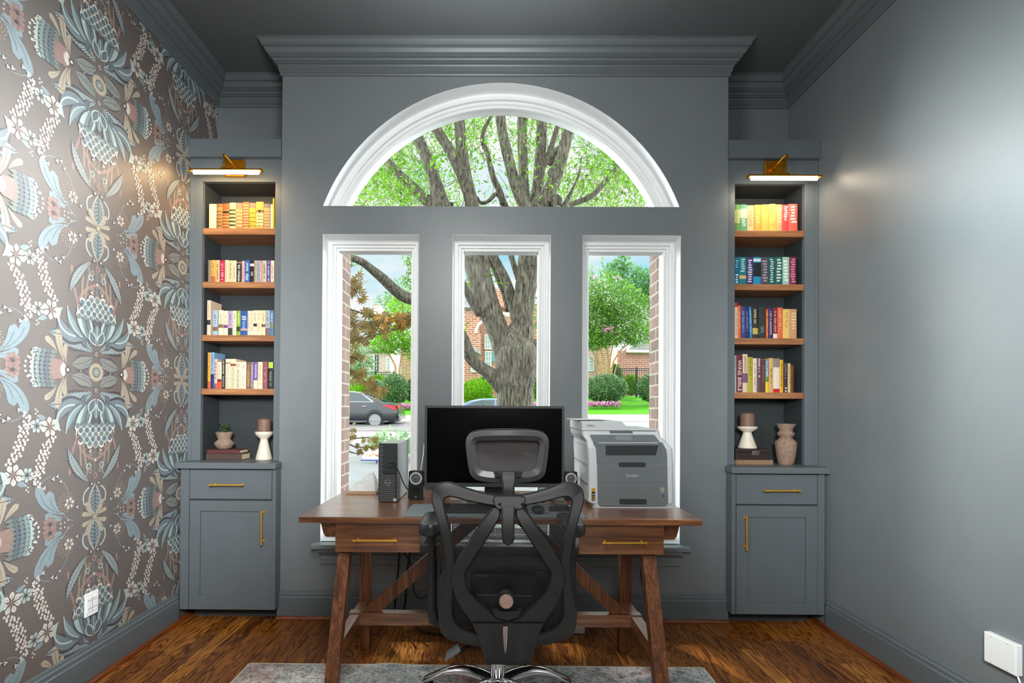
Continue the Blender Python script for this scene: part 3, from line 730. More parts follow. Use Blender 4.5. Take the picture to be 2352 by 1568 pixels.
LR = dict(stile_in=1680.5, ctr=(1073, 1087), drawer=(1691.5, 1877, 1089, 1158.5), door=(1691.5, 1877, 1161, 1409), panel=(1717.5, 1851, 1187, 1385), dh=(1756, 1825, 1125), vh=(1709.5, 1188, 1254),
    clip=(1683, 1664.5), open=(1687.5, 1848.5), otop=422, fas=(327, 367), shelves=((530,544.5), (653,667), (776.8,791), (901,915)),
    label='slate blue base cabinet beside the plain grey wall', toplabel='slate worktop holding the tall ribbed vase', label2='tall slate bookcase beside the plain grey wall',
    lamp=dict(label='brass picture light above the bookcase beside the plain grey wall', plate=(1753, 1799, 371, 406), bar=(1719, 1884, 407), w=1.15))
ZCL = cabinet('L', LL); ZCR = cabinet('R', LR)
ZSL, oL0, oL1 = bookcase('L', LL, ZCL); ZSR, oR0, oR1 = bookcase('R', LR, ZCR)

# ---- books.  (left px, right px, top px, colour, description, [spine marks])
BM = {}
def bmat(c, rough=.5):
    k = tuple(c)
    if k not in BM: BM[k] = mat('book_cloth_%02x%02x%02x' % k, c, rough, spec=.4, var=.06, scale=90)
    return BM[k]
M_pages = mat('book_pages', (214,196,160), .8, var=.1, scale=200)
ORD = ['first', 'second', 'third', 'fourth', 'fifth', 'sixth', 'seventh', 'eighth', 'ninth', 'tenth', 'eleventh', 'twelfth', 'thirteenth', 'fourteenth', 'fifteenth', 'sixteenth', 'seventeenth']
SHN = ['top book shelf', 'second book shelf down', 'third book shelf down', 'lowest book shelf']
def book(u0, u1, vt, zfloor, Y, col, label, group, marks=(), tilt=0., depth=.15, hard=False, pages=False):
    a = P(u0, vt, Y); b = P(u1, vt, Y); x0, x1 = a.x+.0004, b.x-.0004; zt = a.z; z0 = zfloor+.0006; w = x1-x0; h = zt-z0
    mb = MB(); n = 5; bow = .004 if hard else .0015
    cov = .0022 if hard else .001
    Y0 = Y
    # spine (slightly rounded) with two boards: a C-shaped cover around the page block
    out = [(x0+w*i/n, Y0+bow-bow*sin(pi*i/n)) for i in range(n+1)] + [(x1, Y0+depth), (x1-cov, Y0+depth), (x1-cov, Y0+.006), (x0+cov, Y0+.006), (x0+cov, Y0+depth), (x0, Y0+depth)]
    mats = [bmat(col), M_pages]
    sk = lambda x, y, z: (x+tilt*(z-z0), y, z)
    mb.hexa([sk(x, y, z0) for x, y in out], [sk(x, y, zt) for x, y in out], 0)
    o = mb.build('book', bmat(col) if not pages else M_pages, bev=.0)
    tag(o, label, 'book', group)
    pb = MB(); i_ = .003 if hard else .0012
    pb.hexa([sk(x, y, z0+i_) for x, y in ((x0+cov, Y0+.0065), (x1-cov, Y0+.0065), (x1-cov, Y0+depth-i_), (x0+cov, Y0+depth-i_))], [sk(x, y, zt-i_) for x, y in ((x0+cov, Y0+.0065), (x1-cov, Y0+.0065), (x1-cov, Y0+depth-i_), (x0+cov, Y0+depth-i_))])
    pb.build('pages', M_pages, o)
    if marks:
        mm = []; outs = []
        def mi(c):
            c = tuple(c)
            if c not in mm: mm.append(c)
            return mm.index(c)
        for mk in marks:
            kind = mk[0]
            mb = MB(); outs.append((mb, 'spine_band' if kind == 'band' else 'spine_lettering'))
            if kind == 'band':           # full-width band between two heights (0 bottom .. 1 top)
                _, f0, f1, c = mk; za, zb = z0+h*f0, z0+h*f1
                pts = [(x0+w*i/n, Y0+bow-bow*sin(pi*i/n)-.0003) for i in range(n+1)]
                k = mi(c)
                for i in range(n):
                    p, q2 = pts[i], pts[i+1]; mb.add([sk(p[0], p[1], za), sk(q2[0], q2[1], za), sk(q2[0], q2[1], zb), sk(p[0], p[1], zb)], [(0,1,2,3)], k)
            elif kind == 'lines':        # rows of unreadable small print, across the spine
                _, f0, f1, c, nr, sd = mk; rr = random.Random(sd); k = mi(c)
                for i in range(nr):
                    zc_ = z0+h*(f0+(f1-f0)*(i+.5)/nr); hh = h*(f1-f0)/nr*.28; xa = x0+w*(.14+rr.random()*.2); xe = x1-w*(.12+rr.random()*.25)
                    mb.add([sk(xa, Y0-.0004, zc_-hh), sk(xe, Y0-.0004, zc_-hh), sk(xe, Y0-.0004, zc_+hh), sk(xa, Y0-.0004, zc_+hh)], [(0,1,2,3)], k)
            elif kind == 'print':        # one column of unreadable lettering running down the spine
                _, f0, f1, c, sd = mk; rr = random.Random(sd); k = mi(c); z = z0+h*f1; zz = z0+h*f0
                while z > zz:
                    ln = w*(.16+rr.random()*.16); g = rr.random()
                    xa, xe = x0+w*.30, x1-w*.30
                    if g < .82:
                        kk = rr.random()
                        mb.add([sk(xa, Y0-.0004, z-ln), sk(xe, Y0-.0004, z-ln), sk(xe, Y0-.0004, z-ln*.55), sk(xa, Y0-.0004, z-ln*.55)], [(0,1,2,3)], k)
                        xq = xa if kk < .5 else xe-w*.1
                        mb.add([sk(xq, Y0-.0004, z-ln*.6), sk(xq+w*.1, Y0-.0004, z-ln*.6), sk(xq+w*.1, Y0-.0004, z-ln*.05), sk(xq, Y0-.0004, z-ln*.05)], [(0,1,2,3)], k)
                    z -= ln*1.15
            elif kind == 'text':         # readable title running down the spine
                _, s_, f0, f1, c, fw = mk
                text_mesh(mb, s_, sk((x0+x1)/2, Y0-.0003, z0+h*(f0+f1)/2), (0,0,-1), (1,0,0), w*fw, mi(c), .0003, width=h*(f1-f0))
        for mb, nm in outs:
            if mb.v: mb.build(nm, [bmat(c) for c in mm], o)
    return o
CR_, BK_, GD_, WH_, DK_ = (226,204,160), (26,24,26), (196,160,84), (236,230,218), (60,50,44)
def bands(n, c, a=.12, b=.82, w=.35): return [('band', a+(b-a)*i/n, a+(b-a)*(i+w)/n, c) for i in range(n)]
A_L = [(479.6,496.5,468,(190,148,84),'plain tan book showing its page edges',[], dict(pages=True)),
 (496.8,511,467.5,(150,112,58),'tan leather book with brown ridged spine',bands(5,(98,68,34),w=.25)+[('band',.86,1,(120,84,46))], {}),
 (511.3,526.3,467,(138,74,40),'red brown leather book with gilt bands',bands(6,GD_,w=.3)+[('band',.60,.72,(50,26,18))], {}),
 (526.6,541,465,(214,190,130),'cream leather book with dark green bands',bands(5,(54,66,34),w=.5), {}),
 (541.3,556.3,465.5,(192,120,72),'salmon leather book with a grey top',[('band',.84,1,(120,106,92))]+bands(5,(232,180,120),w=.35), {}),
 (557,571.5,463.5,(150,92,52),'russet patterned leather book',bands(9,(214,160,104),a=.04,b=.96,w=.4), {}),
 (572,587,465.5,(176,158,44),'olive yellow book with a grey top',[('band',.80,1,(126,112,88))]+bands(4,(92,78,24),a=.12,b=.76,w=.14), {}),
 (587.3,605,463,(196,150,62),'thick mustard book with cream bands',[('band',.10,.70,(206,184,128))]+bands(5,(120,92,44),a=.12,b=.7,w=.2)+[('band',.62,.70,(92,74,38))], {}),
 (605.8,620.7,467.5,(176,146,96),'tan book with a slate top',[('band',.84,1,(110,100,90))]+bands(6,(128,98,58),a=.1,b=.8,w=.22), {}),
 (621.4,625.8,469,(236,222,190),'thin cream pamphlet',[], {}), (626,629.6,455,(222,190,52),'thin tall yellow book',[], {})]
B_L = [(477.8,484.5,597,(138,120,100),'thin grey brown book',[], {}), (484.8,494.8,597,(226,166,74),'orange yellow paperback',[('band',0,.28,(176,98,52)),('print',.32,.92,(150,96,40),1)], {}),
 (495,504.4,597,(206,172,122),'tan paperback with brown print',[('print',.1,.9,(120,84,54),2)], {}), (504.8,516.4,597.5,(178,38,68),'crimson paperback with pale title',[('print',.12,.86,(240,196,190),3)], {}),
 (516.7,525,597,(226,206,168),'cream paperback with faint print',[('print',.15,.85,(180,150,110),4)], {}), (525.2,534,598,(214,192,146),'beige paperback with brown script',[('print',.2,.9,(130,98,60),5)], {}),
 (534.2,543,598,(222,204,164),'pale straw paperback',[('print',.2,.8,(150,120,84),6)], {}), (543.4,555,597,(30,28,34),'black paperback with white title',[('print',.08,.80,(226,222,214),7),('band',.86,.92,(150,130,100))], {}),
 (555.2,561.8,599,(214,160,150),'slim pinkish paperback',[('print',.2,.8,(150,80,80),8)], {}), (562,573.6,597,(44,84,150),'blue paperback with pale emblem',[('print',.5,.9,(210,216,226),9),('lines',.1,.4,(196,206,222),5,9)], {}),
 (574,583.6,598,(26,22,24),'black paperback with small white picture',[('band',.74,.86,(210,196,190)),('lines',.3,.5,(196,180,176),3,10)], {}), (583.8,590,598,(176,162,132),'slim beige grey paperback',[('print',.1,.9,(100,90,72),11)], {}),
 (590.2,596,598,(140,160,180),'slim light blue paperback',[('print',.1,.9,(70,88,116),12)], {}), (596.2,602,598,(206,120,112),'slim rose red paperback',[('print',.1,.9,(236,210,200),13)], {}),
 (602.2,612.2,598,(176,178,156),'grey green paperback with dark script',[('print',.2,.85,(84,92,80),14)], {}), (612.4,621.4,597,(88,68,122),'purple paperback with pale title',[('print',.08,.92,(206,196,220),15)], {}),
 (621.7,629.4,598,(226,200,178),'cream pink paperback',[('print',.2,.8,(160,110,100),16)], {})]
C_L = [(475.6,483.8,689.4,(226,194,166),'tall thin pink cream book',[('band',.30,.44,(44,40,36)),('print',.5,.9,(176,140,110),21)], {}), (488.8,500,712.4,(154,176,192),'pale blue paperback with brown picture',[('band',.18,.34,(126,84,72)),('print',.45,.85,(90,106,124),22)], {}),
 (502,513.2,712,(230,212,176),'cream paperback with a small dark picture',[('band',.30,.44,(126,96,70)),('print',.5,.92,(170,140,100),23)], {}), (513.8,523.5,713.5,(232,214,180),'cream paperback with a purple band',[('band',.30,.43,(112,66,120)),('print',.5,.92,(160,140,110),24)], {}),
 (523.7,534,713.5,(168,148,178),'lavender paperback with a dark foot',[('band',0,.30,(48,52,40)),('print',.45,.92,(110,90,120),25)], {}), (534.2,543,713.5,(230,214,178),'cream paperback with thin brown print',[('print',.2,.9,(140,110,84),26)], {}),
 (543.2,552.3,713,(130,160,52),'bright green paperback',[('band',.16,.36,(48,58,30)),('print',.5,.9,(206,214,150),27)], {}), (552.8,568.4,713.5,(42,80,150),'broad royal blue book with white emblem',[('lines',.62,.80,(206,216,230),3,28),('print',.3,.6,(150,180,220),28),('band',.2,.28,(190,150,130))], {}),
 (568.7,575.6,713.5,(230,206,168),'slim cream paperback with grey print',[('print',.2,.9,(140,120,100),29)], {}), (575.8,582,713.5,(222,208,180),'slim ivory paperback',[('print',.2,.9,(120,110,100),30)], {}),
 (582.2,590.6,712.6,(232,212,174),'cream paperback with a black square',[('band',.36,.48,(40,34,34)),('print',.55,.92,(150,120,90),31)], {}), (591,600.5,712.6,(230,208,166),'cream paperback with pale tan print',[('print',.2,.9,(180,150,110),32)], {}),
 (600.7,609.6,712.6,(228,200,158),'peach cream paperback',[('band',.34,.46,(110,84,70)),('print',.55,.9,(170,130,96),33)], {}), (609.9,619.8,712.4,(150,164,172),'pale grey blue paperback',[('band',0,.3,(110,96,100)),('print',.4,.9,(86,98,112),34)], {}),
 (620,628.6,712.4,(82,116,152),'steel blue paperback',[('band',.34,.48,(136,120,80)),('print',.55,.9,(200,210,220),35)], {})]
D_L = [(477,483.8,809.4,(226,160,48),'tall orange yellow book',[('print',.2,.95,(150,80,30),41),('band',0,.2,(190,90,40))], {}), (484,492.2,809,(126,160,196),'tall light blue book with navy foot',[('band',0,.30,(36,44,110)),('band',.30,.40,(30,34,60)),('print',.5,.95,(70,96,140),42)], {}),
 (492.5,499,824,(206,176,164),'pale mottled pink paperback',[('band',0,.18,(140,90,80)),('lines',.3,.9,(150,120,120),5,43)], {}), (499.5,509,831,(228,206,170),'cream paperback with an orange red foot',[('band',0,.26,(206,78,40)),('band',.26,.36,(120,30,28)),('print',.45,.9,(180,150,120),44)], {}),
 (509.3,517.4,825.5,(22,22,24),'black book with white capitals',[('text','TOUCH & GO',.06,.45,WH_,.42),('text','LISA GARDNER',.50,.97,WH_,.42)], {}), (518,528.8,824,(232,214,178),'cream book with large grey capitals',[('text','SANDRA BROWN',.03,.80,(150,140,126),.6),('band',.84,.88,(130,96,80))], {}),
 (529.4,541.8,824,(230,210,172),'cream book with a brown band near its head',[('text','SANDRA BROWN',.03,.74,(140,130,118),.6),('band',.76,.84,(140,66,50))], {}), (542,552.6,831,(232,216,182),'cream book with black and brown capitals',[('text','SANDRA BROWN',.03,.72,(76,60,50),.55),('lines',.8,.95,(170,150,120),2,45)], {}),
 (552.9,565.3,831,(234,220,188),'broad ivory book with pink print',[('print',.5,.9,(200,140,140),46),('print',.08,.4,(180,170,150),47)], {}), (566,575,831,(120,86,52),'brown and gold book',[('print',.1,.9,(214,176,110),48)], {}),
 (575.2,582.2,831,(122,106,126),'grey purple book',[('print',.1,.9,(206,196,210),49)], {}), (582.5,592,831,(112,82,146),'purple book with a cream foot',[('band',0,.32,(226,206,176)),('print',.42,.92,(214,204,226),50)], {}),
 (592.3,603,831,(232,212,172),'cream book with faded tan print',[('print',.2,.9,(170,146,110),51)], {}), (603.3,614,830,(140,78,86),'dusty maroon book',[('print',.25,.8,(190,130,130),52)], {}),
 (616.2,627.2,830,(30,34,30),'black book with a lime panel at its head',[('band',.76,.98,(176,196,74)),('print',.1,.7,(150,150,140),53)], {})]
A_R = [(1687.8,1699.6,469.3,(92,144,66),'green book with a cream centre',[('band',.32,.80,(206,204,130)),('lines',.34,.8,(120,150,60),6,61)], {}), (1700,1716.7,469.3,(98,160,122),'glossy mint green book',[('band',.50,.84,(190,216,180)),('lines',.2,.48,(206,226,196),5,62)], {}),  # pale band on the mint book is its white sheen, put in as colour
 (1717,1732.2,471.3,(222,196,140),'beige paper book with grey print',[('lines',.2,.85,(186,160,110),7,63)], {}), (1733,1749.3,470,(206,166,70),'gold yellow book with pale printed panel',[('lines',.3,.8,(240,220,130),5,64)], {}),
 (1749.6,1767.2,469.3,(214,180,84),'plain yellow book',[('lines',.75,.9,(214,168,44),2,65)], {}), (1767.5,1783.8,468,(218,186,88),'lemon yellow glossy book',[('lines',.2,.3,(214,172,44),2,66)], {}),
 (1784,1797.3,469.3,(240,164,110),'peach orange book',[('lines',.3,.9,(246,196,150),5,67)], {}), (1797.6,1811.8,469.8,(214,70,70),'coral red book with white print',[('lines',.4,.95,(244,214,206),8,68)], {}),
 (1812,1832.8,468,(226,92,84),'wide coral book with cream edge',[('lines',.3,.95,(246,206,196),6,69)], {})]
B_R = [(1687.8,1698.3,590,(20,96,128),'deep teal blue book',[('lines',.05,.4,(196,220,224),4,71),('lines',.6,.9,(120,180,200),4,71)], {}), (1698.6,1714.4,590,(30,116,126),'teal book with a tan oval',[('band',.22,.34,(206,172,110)),('lines',.45,.95,(170,206,206),6,72)], {}),
 (1714.7,1730.2,590,(56,50,98),'indigo book with white print',[('lines',.08,.92,(206,200,220),10,73)], {}), (1730.6,1748,590,(36,136,180),'bright blue book with a dark figure',[('band',.30,.80,(22,28,36)),('band',.84,.94,(206,214,220))], {}),
 (1748.2,1766,590,(70,72,80),'dark grey book with dense print',[('lines',.1,.9,(150,150,156),8,74)], {}), (1766.2,1780,590,(26,86,86),'dark teal book',[('lines',.08,.95,(176,206,200),11,75)], {}),
 (1780.2,1797.3,590,(24,92,88),'dark teal book with a cream hinge',[('lines',.1,.95,(206,214,196),8,76)], {}), (1797.6,1813,590,(150,190,176),'pale mint book',[('lines',.12,.9,(226,240,232),7,77)], {}),
 (1813.4,1829.2,590,(126,38,72),'magenta maroon book',[('lines',.08,.95,(200,140,160),10,78)], {})]
C_R = [(1688,1694.8,695,(226,206,180),'cream book with a red head',[('band',.88,1,(176,40,50)),('print',.1,.8,(150,120,100),81)], {}), (1695,1701.8,701,(222,104,48),'bright orange book',[('print',.3,.8,(240,190,150),82)], {}),
 (1702.4,1712.4,703.3,(62,66,130),'indigo blue book',[('print',.2,.9,(160,160,200),83)], {}), (1712.8,1722.4,704,(28,44,86),'navy book leaning',[('print',.2,.9,(120,150,190),84)], dict(tilt=-.03)), (1722.6,1728.6,704.5,(50,120,176),'slim sky blue book',[('print',.2,.9,(206,220,230),85)], dict(tilt=-.03)),
 (1729.2,1741.8,706,(54,50,44),'dark brown book with cream lettering',[('print',.5,.95,(214,206,170),86),('band',.14,.34,(190,170,90))], dict(tilt=-.02)), (1742.4,1759.5,704,(48,52,50),'broad charcoal book',[('print',.08,.4,(140,140,130),87)], {}),
 (1759.8,1765,709,(206,80,40),'slim orange red book',[('print',.1,.9,(240,200,90),88)], {}), (1765.3,1775.4,706.6,(54,44,100),'navy purple book',[('print',.1,.9,(206,196,160),89)], {}),
 (1776,1785.8,706.6,(128,38,48),'maroon book with a white foot',[('band',0,.16,(226,216,206)),('print',.25,.9,(220,190,180),90)], {}), (1786.1,1798,706,(220,104,66),'coral orange book',[('print',.3,.9,(244,180,140),91)], {}),
 (1798.3,1814.3,709.4,(224,186,106),'pale gold book',[('print',.4,.9,(196,150,70),92)], {}), (1814.6,1830.2,709.4,(196,146,104),'tan beige book',[('lines',.3,.9,(224,190,150),6,93)], {})]
D_R = [(1687.8,1691.8,816,(190,180,180),'thin pale grey book',[('print',.5,.95,(60,54,60),101)], {}), (1692.1,1705.8,814.4,(104,34,54),'maroon book titled in white capitals',[('text','WINE BIBLE',.03,.86,(236,226,210),.62)], {}),
 (1706.1,1717.4,813,(222,200,164),'cream book with a purple landscape',[('band',.25,.5,(120,84,120)),('print',.55,.95,(130,110,120),102)], {}), (1717.8,1729.3,819.8,(176,164,58),'olive yellow book',[('print',.5,.95,(120,110,40),103)], {}),
 (1729.7,1738.8,822.5,(226,212,186),'cream white book with red print',[('print',.1,.9,(180,100,90),104)], {}), (1739,1748.6,821.3,(100,72,82),'mauve brown book with white capitals',[('print',.45,.98,(236,230,224),105)], {}),
 (1749.2,1758,826,(96,52,48),'maroon brown book',[('print',.3,.9,(150,100,90),106)], {}), (1758.3,1766.2,825.5,(110,140,150),'blue grey book with a yellow foot',[('band',0,.32,(226,200,44)),('band',.32,.48,(96,140,60)),('print',.5,.95,(226,230,230),107)], {}),
 (1766.5,1776,822,(214,168,104),'tan book with brown title',[('print',.3,.7,(120,80,40),108)], {}), (1776.3,1791,822.8,(226,214,196),'white book with a red foot and grey head',[('band',0,.11,(196,40,44)),('band',.74,1,(140,130,116))], {}),
 (1791.3,1799.2,826,(226,170,40),'amber yellow book',[('print',.2,.9,(90,60,30),109)], {}), (1799.5,1809.6,832.3,(66,44,56),'dark plum book',[('print',.5,.95,(150,120,130),110),('lines',0,.2,(190,180,180),2,110)], {}),
 (1809.9,1816.2,834.2,(198,190,110),'slim pale lime book',[('print',.3,.9,(110,110,60),111)], {}), (1816.6,1823.8,838.3,(112,58,40),'short red brown book',[], {})]
YBK = BY+.028
for rows, zs, where, end in (((A_L, B_L, C_L, D_L), ZSL, 'by the wallpaper', 'wallpaper'), ((A_R, B_R, C_R, D_R), ZSR, 'by the grey wall', 'window')):
    for si, rw_ in enumerate(rows):
        for bi, (u0, u1, vt, c, desc, marks, kw) in enumerate(rw_):
            lab = '%s, %s from the %s end, %s' % (desc, ORD[bi], end, SHN[si])
            if len(lab.split()) > 16: lab = '%s, %s from %s end, %s' % (desc, ORD[bi], end, SHN[si])
            if len(lab.split()) > 16: lab = '%s, %s from %s end, %s' % (desc, ORD[bi], end, SHN[si].replace('book ', ''))
            book(u0, u1, vt, zs[si], YBK, c, lab, 'books on the %s of the bookcase %s' % (SHN[si], where), marks, depth=.13 if si else .15, hard=(si == 0), **kw)

# ---- ornaments on the worktops
M_maroon = mat('maroon_book_cloth', (86,44,46), .6, var=.12, scale=60); M_brownbk = mat('brown_book_cloth', (74,58,50), .6, var=.12, scale=60)
def flat_book(x0, x1, z0, z1, y0, y1, m, label, group):
    mb = MB(); c = .003
    mb.box((x0, y0, z0), (x1, y1, z0+c)); mb.box((x0, y0, z1-c), (x1, y1, z1)); mb.box((x0, y0, z0+c), (x1, y0+c, z1-c))
    o = mb.build('book', m, bev=.001); tag(o, label, 'book', group)
    MB().box((x0+.003, y0+c+.0003, z0+c+.0002), (x1-.003, y1-.003, z1-c-.0002)).build('pages', M_pages, o)
    return o
YO = BY+.03
a, b = P(473, 1053, YO), P(555.5, 1038.5, YO); c = P(553, 1029.6, YO); zt1 = ZCL+(b.z-a.z); zt2 = zt1+(c.z-b.z)
flat_book(a.x, b.x, ZCL+.0005, zt1, YO, YO+.115, M_brownbk, 'thick dark brown book lying under the maroon book', 'stacked books on the worktop')
flat_book(P(474.5, 1030, YO).x, P(551, 1030, YO).x, zt1+.0005, zt2, YO+.002, YO+.11, M_maroon, 'maroon book lying below the small potted plant', 'stacked books on the worktop')
M_clay = mat('rough_grey_clay', (150,126,108), .85, var=.18, scale=45, bump=.5, bscale=90)
cx = (P(493.5, 1000, YO+.06).x+P(537, 1000, YO+.06).x)/2; s_ = 1/F*(YO+.06)
pot = thing('potted_plant', 'small leafy plant in a clay pot on two stacked books', 'potted plant', (cx, YO+.06, zt2))
k = s_; hpx = 39*k
prof = [(0,0), (12*k,.0), (16*k,.05*hpx), (20.5*k,.26*hpx), (21.5*k,.33*hpx), (19*k,.42*hpx), (13*k,.56*hpx), (14.5*k,.66*hpx), (18*k,.92*hpx), (19*k,1.0*hpx), (17.5*k,1.0*hpx), (16*k,.9*hpx), (0,.88*hpx)]
MB().lathe(prof, (cx, YO+.06, zt2+.0006), 36).build('pot', M_clay, pot)
mb = MB(); rp = random.Random(3); base = Vector((cx, YO+.06, zt2+hpx*.9))
for i in range(16):
    a_ = rp.uniform(0, 2*pi); r = rp.uniform(.02, .055); hgt = rp.uniform(.012, .062)
    tip = base+Vector((r*cos(a_), r*sin(a_)*.8, hgt-.25*r)); midp = base+Vector((r*.5*cos(a_), r*.4*sin(a_), hgt*.9+.012))
    mb.tube([base, (base+midp)/2+Vector((0,0,.006)), midp], .0012, 5, 0)
    d = (tip-midp); sdir = d.cross(Vector((0,0,1))).normalized()*.010
    mb.add([midp, midp+d*.35+sdir, midp+d*.7+sdir*.7, tip, midp+d*.7-sdir*.7, midp+d*.35-sdir], [(0,1,2,3),(0,3,4,5)], 0)
mb.build('leaves', leafmat('dark_houseplant_leaf', [(38,58,36), (62,86,48), (48,74,44)], .4, .2), pot)
M_cand = mat('brown_pillar_wax', (128,98,84), .55, spec=.4, var=.06, scale=40)
M_cer = mat('matt_white_ceramic', (232,222,202), .5, var=.03, scale=30, bump=.15, bscale=160)
def candle_set(u0, u1, vtop, vneck, vbase, cu0, cu1, cvt, zfl, Y, lab1, lab2):
    k = Y/F; cx = (P(u0, vbase, Y).x+P(u1, vbase, Y).x)/2; h = (vbase-vtop)*k; R = (u1-u0)/2*k; zf = zfl+.0006
    prof = [(0,0), (R*.90,0), (R*.93,.02*h), (R*.90,.06*h), (R*.44,.66*h), (R*.42,.72*h), (R*.50,.76*h), (R*.92,.88*h), (R*1.0,.96*h), (R*.98,h), (R*.9,h), (R*.8,.965*h), (0,.955*h)]
    o = MB().lathe(prof, (cx, Y, zf), 40).build('candle_holder', M_cer); tag(o, lab1, 'candle holder', 'white candle holders')
    hc = (vtop-cvt)*k; rc = (cu1-cu0)/2*k; zc = zf+.9555*h
    root = thing('pillar_candle', lab2, 'candle', (cx, Y, zc), 'brown pillar candles')
    MB().lathe([(0,0), (rc,0), (rc,hc*.80), (rc*.96,hc*.86), (rc*.5,hc*.94), (rc*.1,hc*.97), (0,hc*.97)], (cx, Y, zc+.0005), 32).build('wax', M_cand, root)
    MB().tube([(cx, Y, zc+hc*.96), (cx+.001, Y, zc+hc*1.04)], .0012, 6).build('wick', mat('candle_wick', (60,48,40), .9), root)
candle_set(586.5, 626, 989, 1000, 1053, 592.8, 621.5, 953.5, ZCL, YO+.06, 'white cone candle holder beside the clay potted plant', 'brown pillar candle opposite the potted plant')
bx0, bx1 = P(1690.5, 1060, YO).x, P(1775, 1060, YO).x; hz = 11*(YO)/F
flat_book(bx0, bx1, ZCR+.0005, ZCR+hz, YO-.004, YO+.125, mat('tan_book_cloth', (150,118,92), .6, var=.1, scale=60), 'tan book lying beneath the dark wooden box', 'stacked books on the worktop')
zb0 = ZCR+hz+.0006; hb = 25*YO/F; x0, x1 = P(1689.5, 1040, YO).x, P(1769, 1040, YO).x
bxr = thing('keepsake_box', 'dark wooden box with metal plate under the white candle holder', 'box', ((x0+x1)/2, YO, zb0))
M_dkwood = wood('dark_walnut_box_wood', (38,26,24), (52,36,32), (66,46,40), 0, .5)
MB().box((x0, YO, zb0), (x1, YO+.12, zb0+hb*.66)).build('box_body', M_dkwood, bxr, bev=.002)
MB().box((x0, YO, zb0+hb*.68), (x1, YO+.12, zb0+hb)).build('lid', M_dkwood, bxr, bev=.002)
u0, u1 = P(1727, 1040, YO).x, P(1743.5, 1040, YO).x; mb = MB(); mb.box((u0, YO-.003, zb0+hb*.42), (u1, YO-.0002, zb0+hb*.84)); mb.box((u0+.006, YO-.006, zb0+hb*.55), (u1-.006, YO-.003, zb0+hb*.7))
mb.build('latch_plate', mat('aged_pewter', (130,122,116), .4, metal=.9, var=.2, scale=80), bxr, bev=.001)
candle_set(1694.5, 1738, 979, 990, 1028.5, 1700.5, 1732, 943, zb0+hb, YO+.06, 'white cone candle holder standing on the dark box', 'brown pillar candle above the dark box')
k = (BY+.066)/F; cx = (P(1782, 1020, BY+.066).x+P(1828, 1020, BY+.066).x)/2; hv = 92*k
prof = [(0,0), (15*k,0), (17*k,.04*hv), (20.5*k,.28*hv), (22.6*k,.5*hv), (21.5*k,.56*hv), (14*k,.64*hv), (13*k,.665*hv), (17.5*k,.73*hv), (18.5*k,.755*hv), (13.5*k,.83*hv), (14*k,.86*hv), (19.8*k,.985*hv), (20.2*k,hv), (18.4*k,hv), (12*k,.86*hv), (0,.85*hv)]
tag(MB().lathe(prof, (cx, BY+.066, ZCR+.0006), 40).build('vase', mat('sandstone_grey_clay', (150,124,106), .9, var=.22, scale=55, bump=.7, bscale=80)), 'tall rough clay vase with pinched neck beside the dark box', 'vase')

# ---- electrical plates
def plate(u0, u1, vt, vb, x, name, label, cat, face):
    a = PXW(u0, vt, x); b = PXW(u1, vb, x); sg = 1 if x < 0 else -1
    y0, y1 = sorted((a.y, b.y)); zt, zb = max(a.z, b.z), min(a.z, b.z)
    return y0, y1, zb, zt, sg
M_plate = mat('white_switch_plastic', (240,242,240), .35)
a = PXW(193, 1396, XL+.003); b = PXW(223, 1380, XL+.003); y0, y1 = a.y, b.y; zt, zb = PXW(223, 1352, XL+.003).z, PXW(223, 1404, XL+.003).z
ot = thing('wall_outlet', 'white double electrical outlet plate on the floral wallpaper', 'outlet', (XL, (y0+y1)/2, zb))
MB().box((XL+.0026, y0, zb), (XL+.0095, y1, zt)).build('cover_plate', M_plate, ot, bev=.002)
for k in (0, 1):
    yc = y0+(y1-y0)*(.30+.40*k)
    mb = MB().box((XL+.0096, yc-.017, (zb+zt)/2-.034), (XL+.0115, yc+.017, (zb+zt)/2+.034)); so = mb.build('socket', M_plate, ot, bev=.0008)
    mb = MB()
    for dz in (-.018, .018):
        for dy in (-.006, .006): mb.box((XL+.0116, yc+dy-.0012, (zb+zt)/2+dz-.004), (XL+.0119, yc+dy+.0012, (zb+zt)/2+dz+.005))
    mb.build('slots', M_black, so)
a, b = PXW(2272.5, 1448, XR-.004), PXW(2347.5, 1482, XR-.004); zb = PXW(2272.5, 1516, XR-.004).z
rt = thing('wall_box_cover', 'blank white square cover plate low on the plain grey wall', 'wall plate', (XR, (a.y+b.y)/2, zb))
MB().box((XR-.026, b.y, zb), (XR-.0005, a.y, a.z)).build('cover_plate', M_plate, rt, bev=.003)
mb = MB()
for fy in (.25, .75):
    for fz in (.08, .92): mb.tube([(XR-.026, a.y+(b.y-a.y)*fy, zb+(a.z-zb)*fz), (XR-.0275, a.y+(b.y-a.y)*fy, zb+(a.z-zb)*fz)], .003, 8)
mb.build('screw', mat('plate_screw', (206,208,206), .4), rt)
mb = MB().tube([(XR-.013, b.y+.01, zb+.005), (XR-.02, b.y-.01, zb-.02), (XR-.022, b.y-.06, zb-.10), (XR-.02, b.y-.10, .19), (XR-.03, b.y-.2, .03)], .003, 8)
tag(mb.build('cable', M_plate), 'thin white cord leaving the blank cover plate', 'cable')
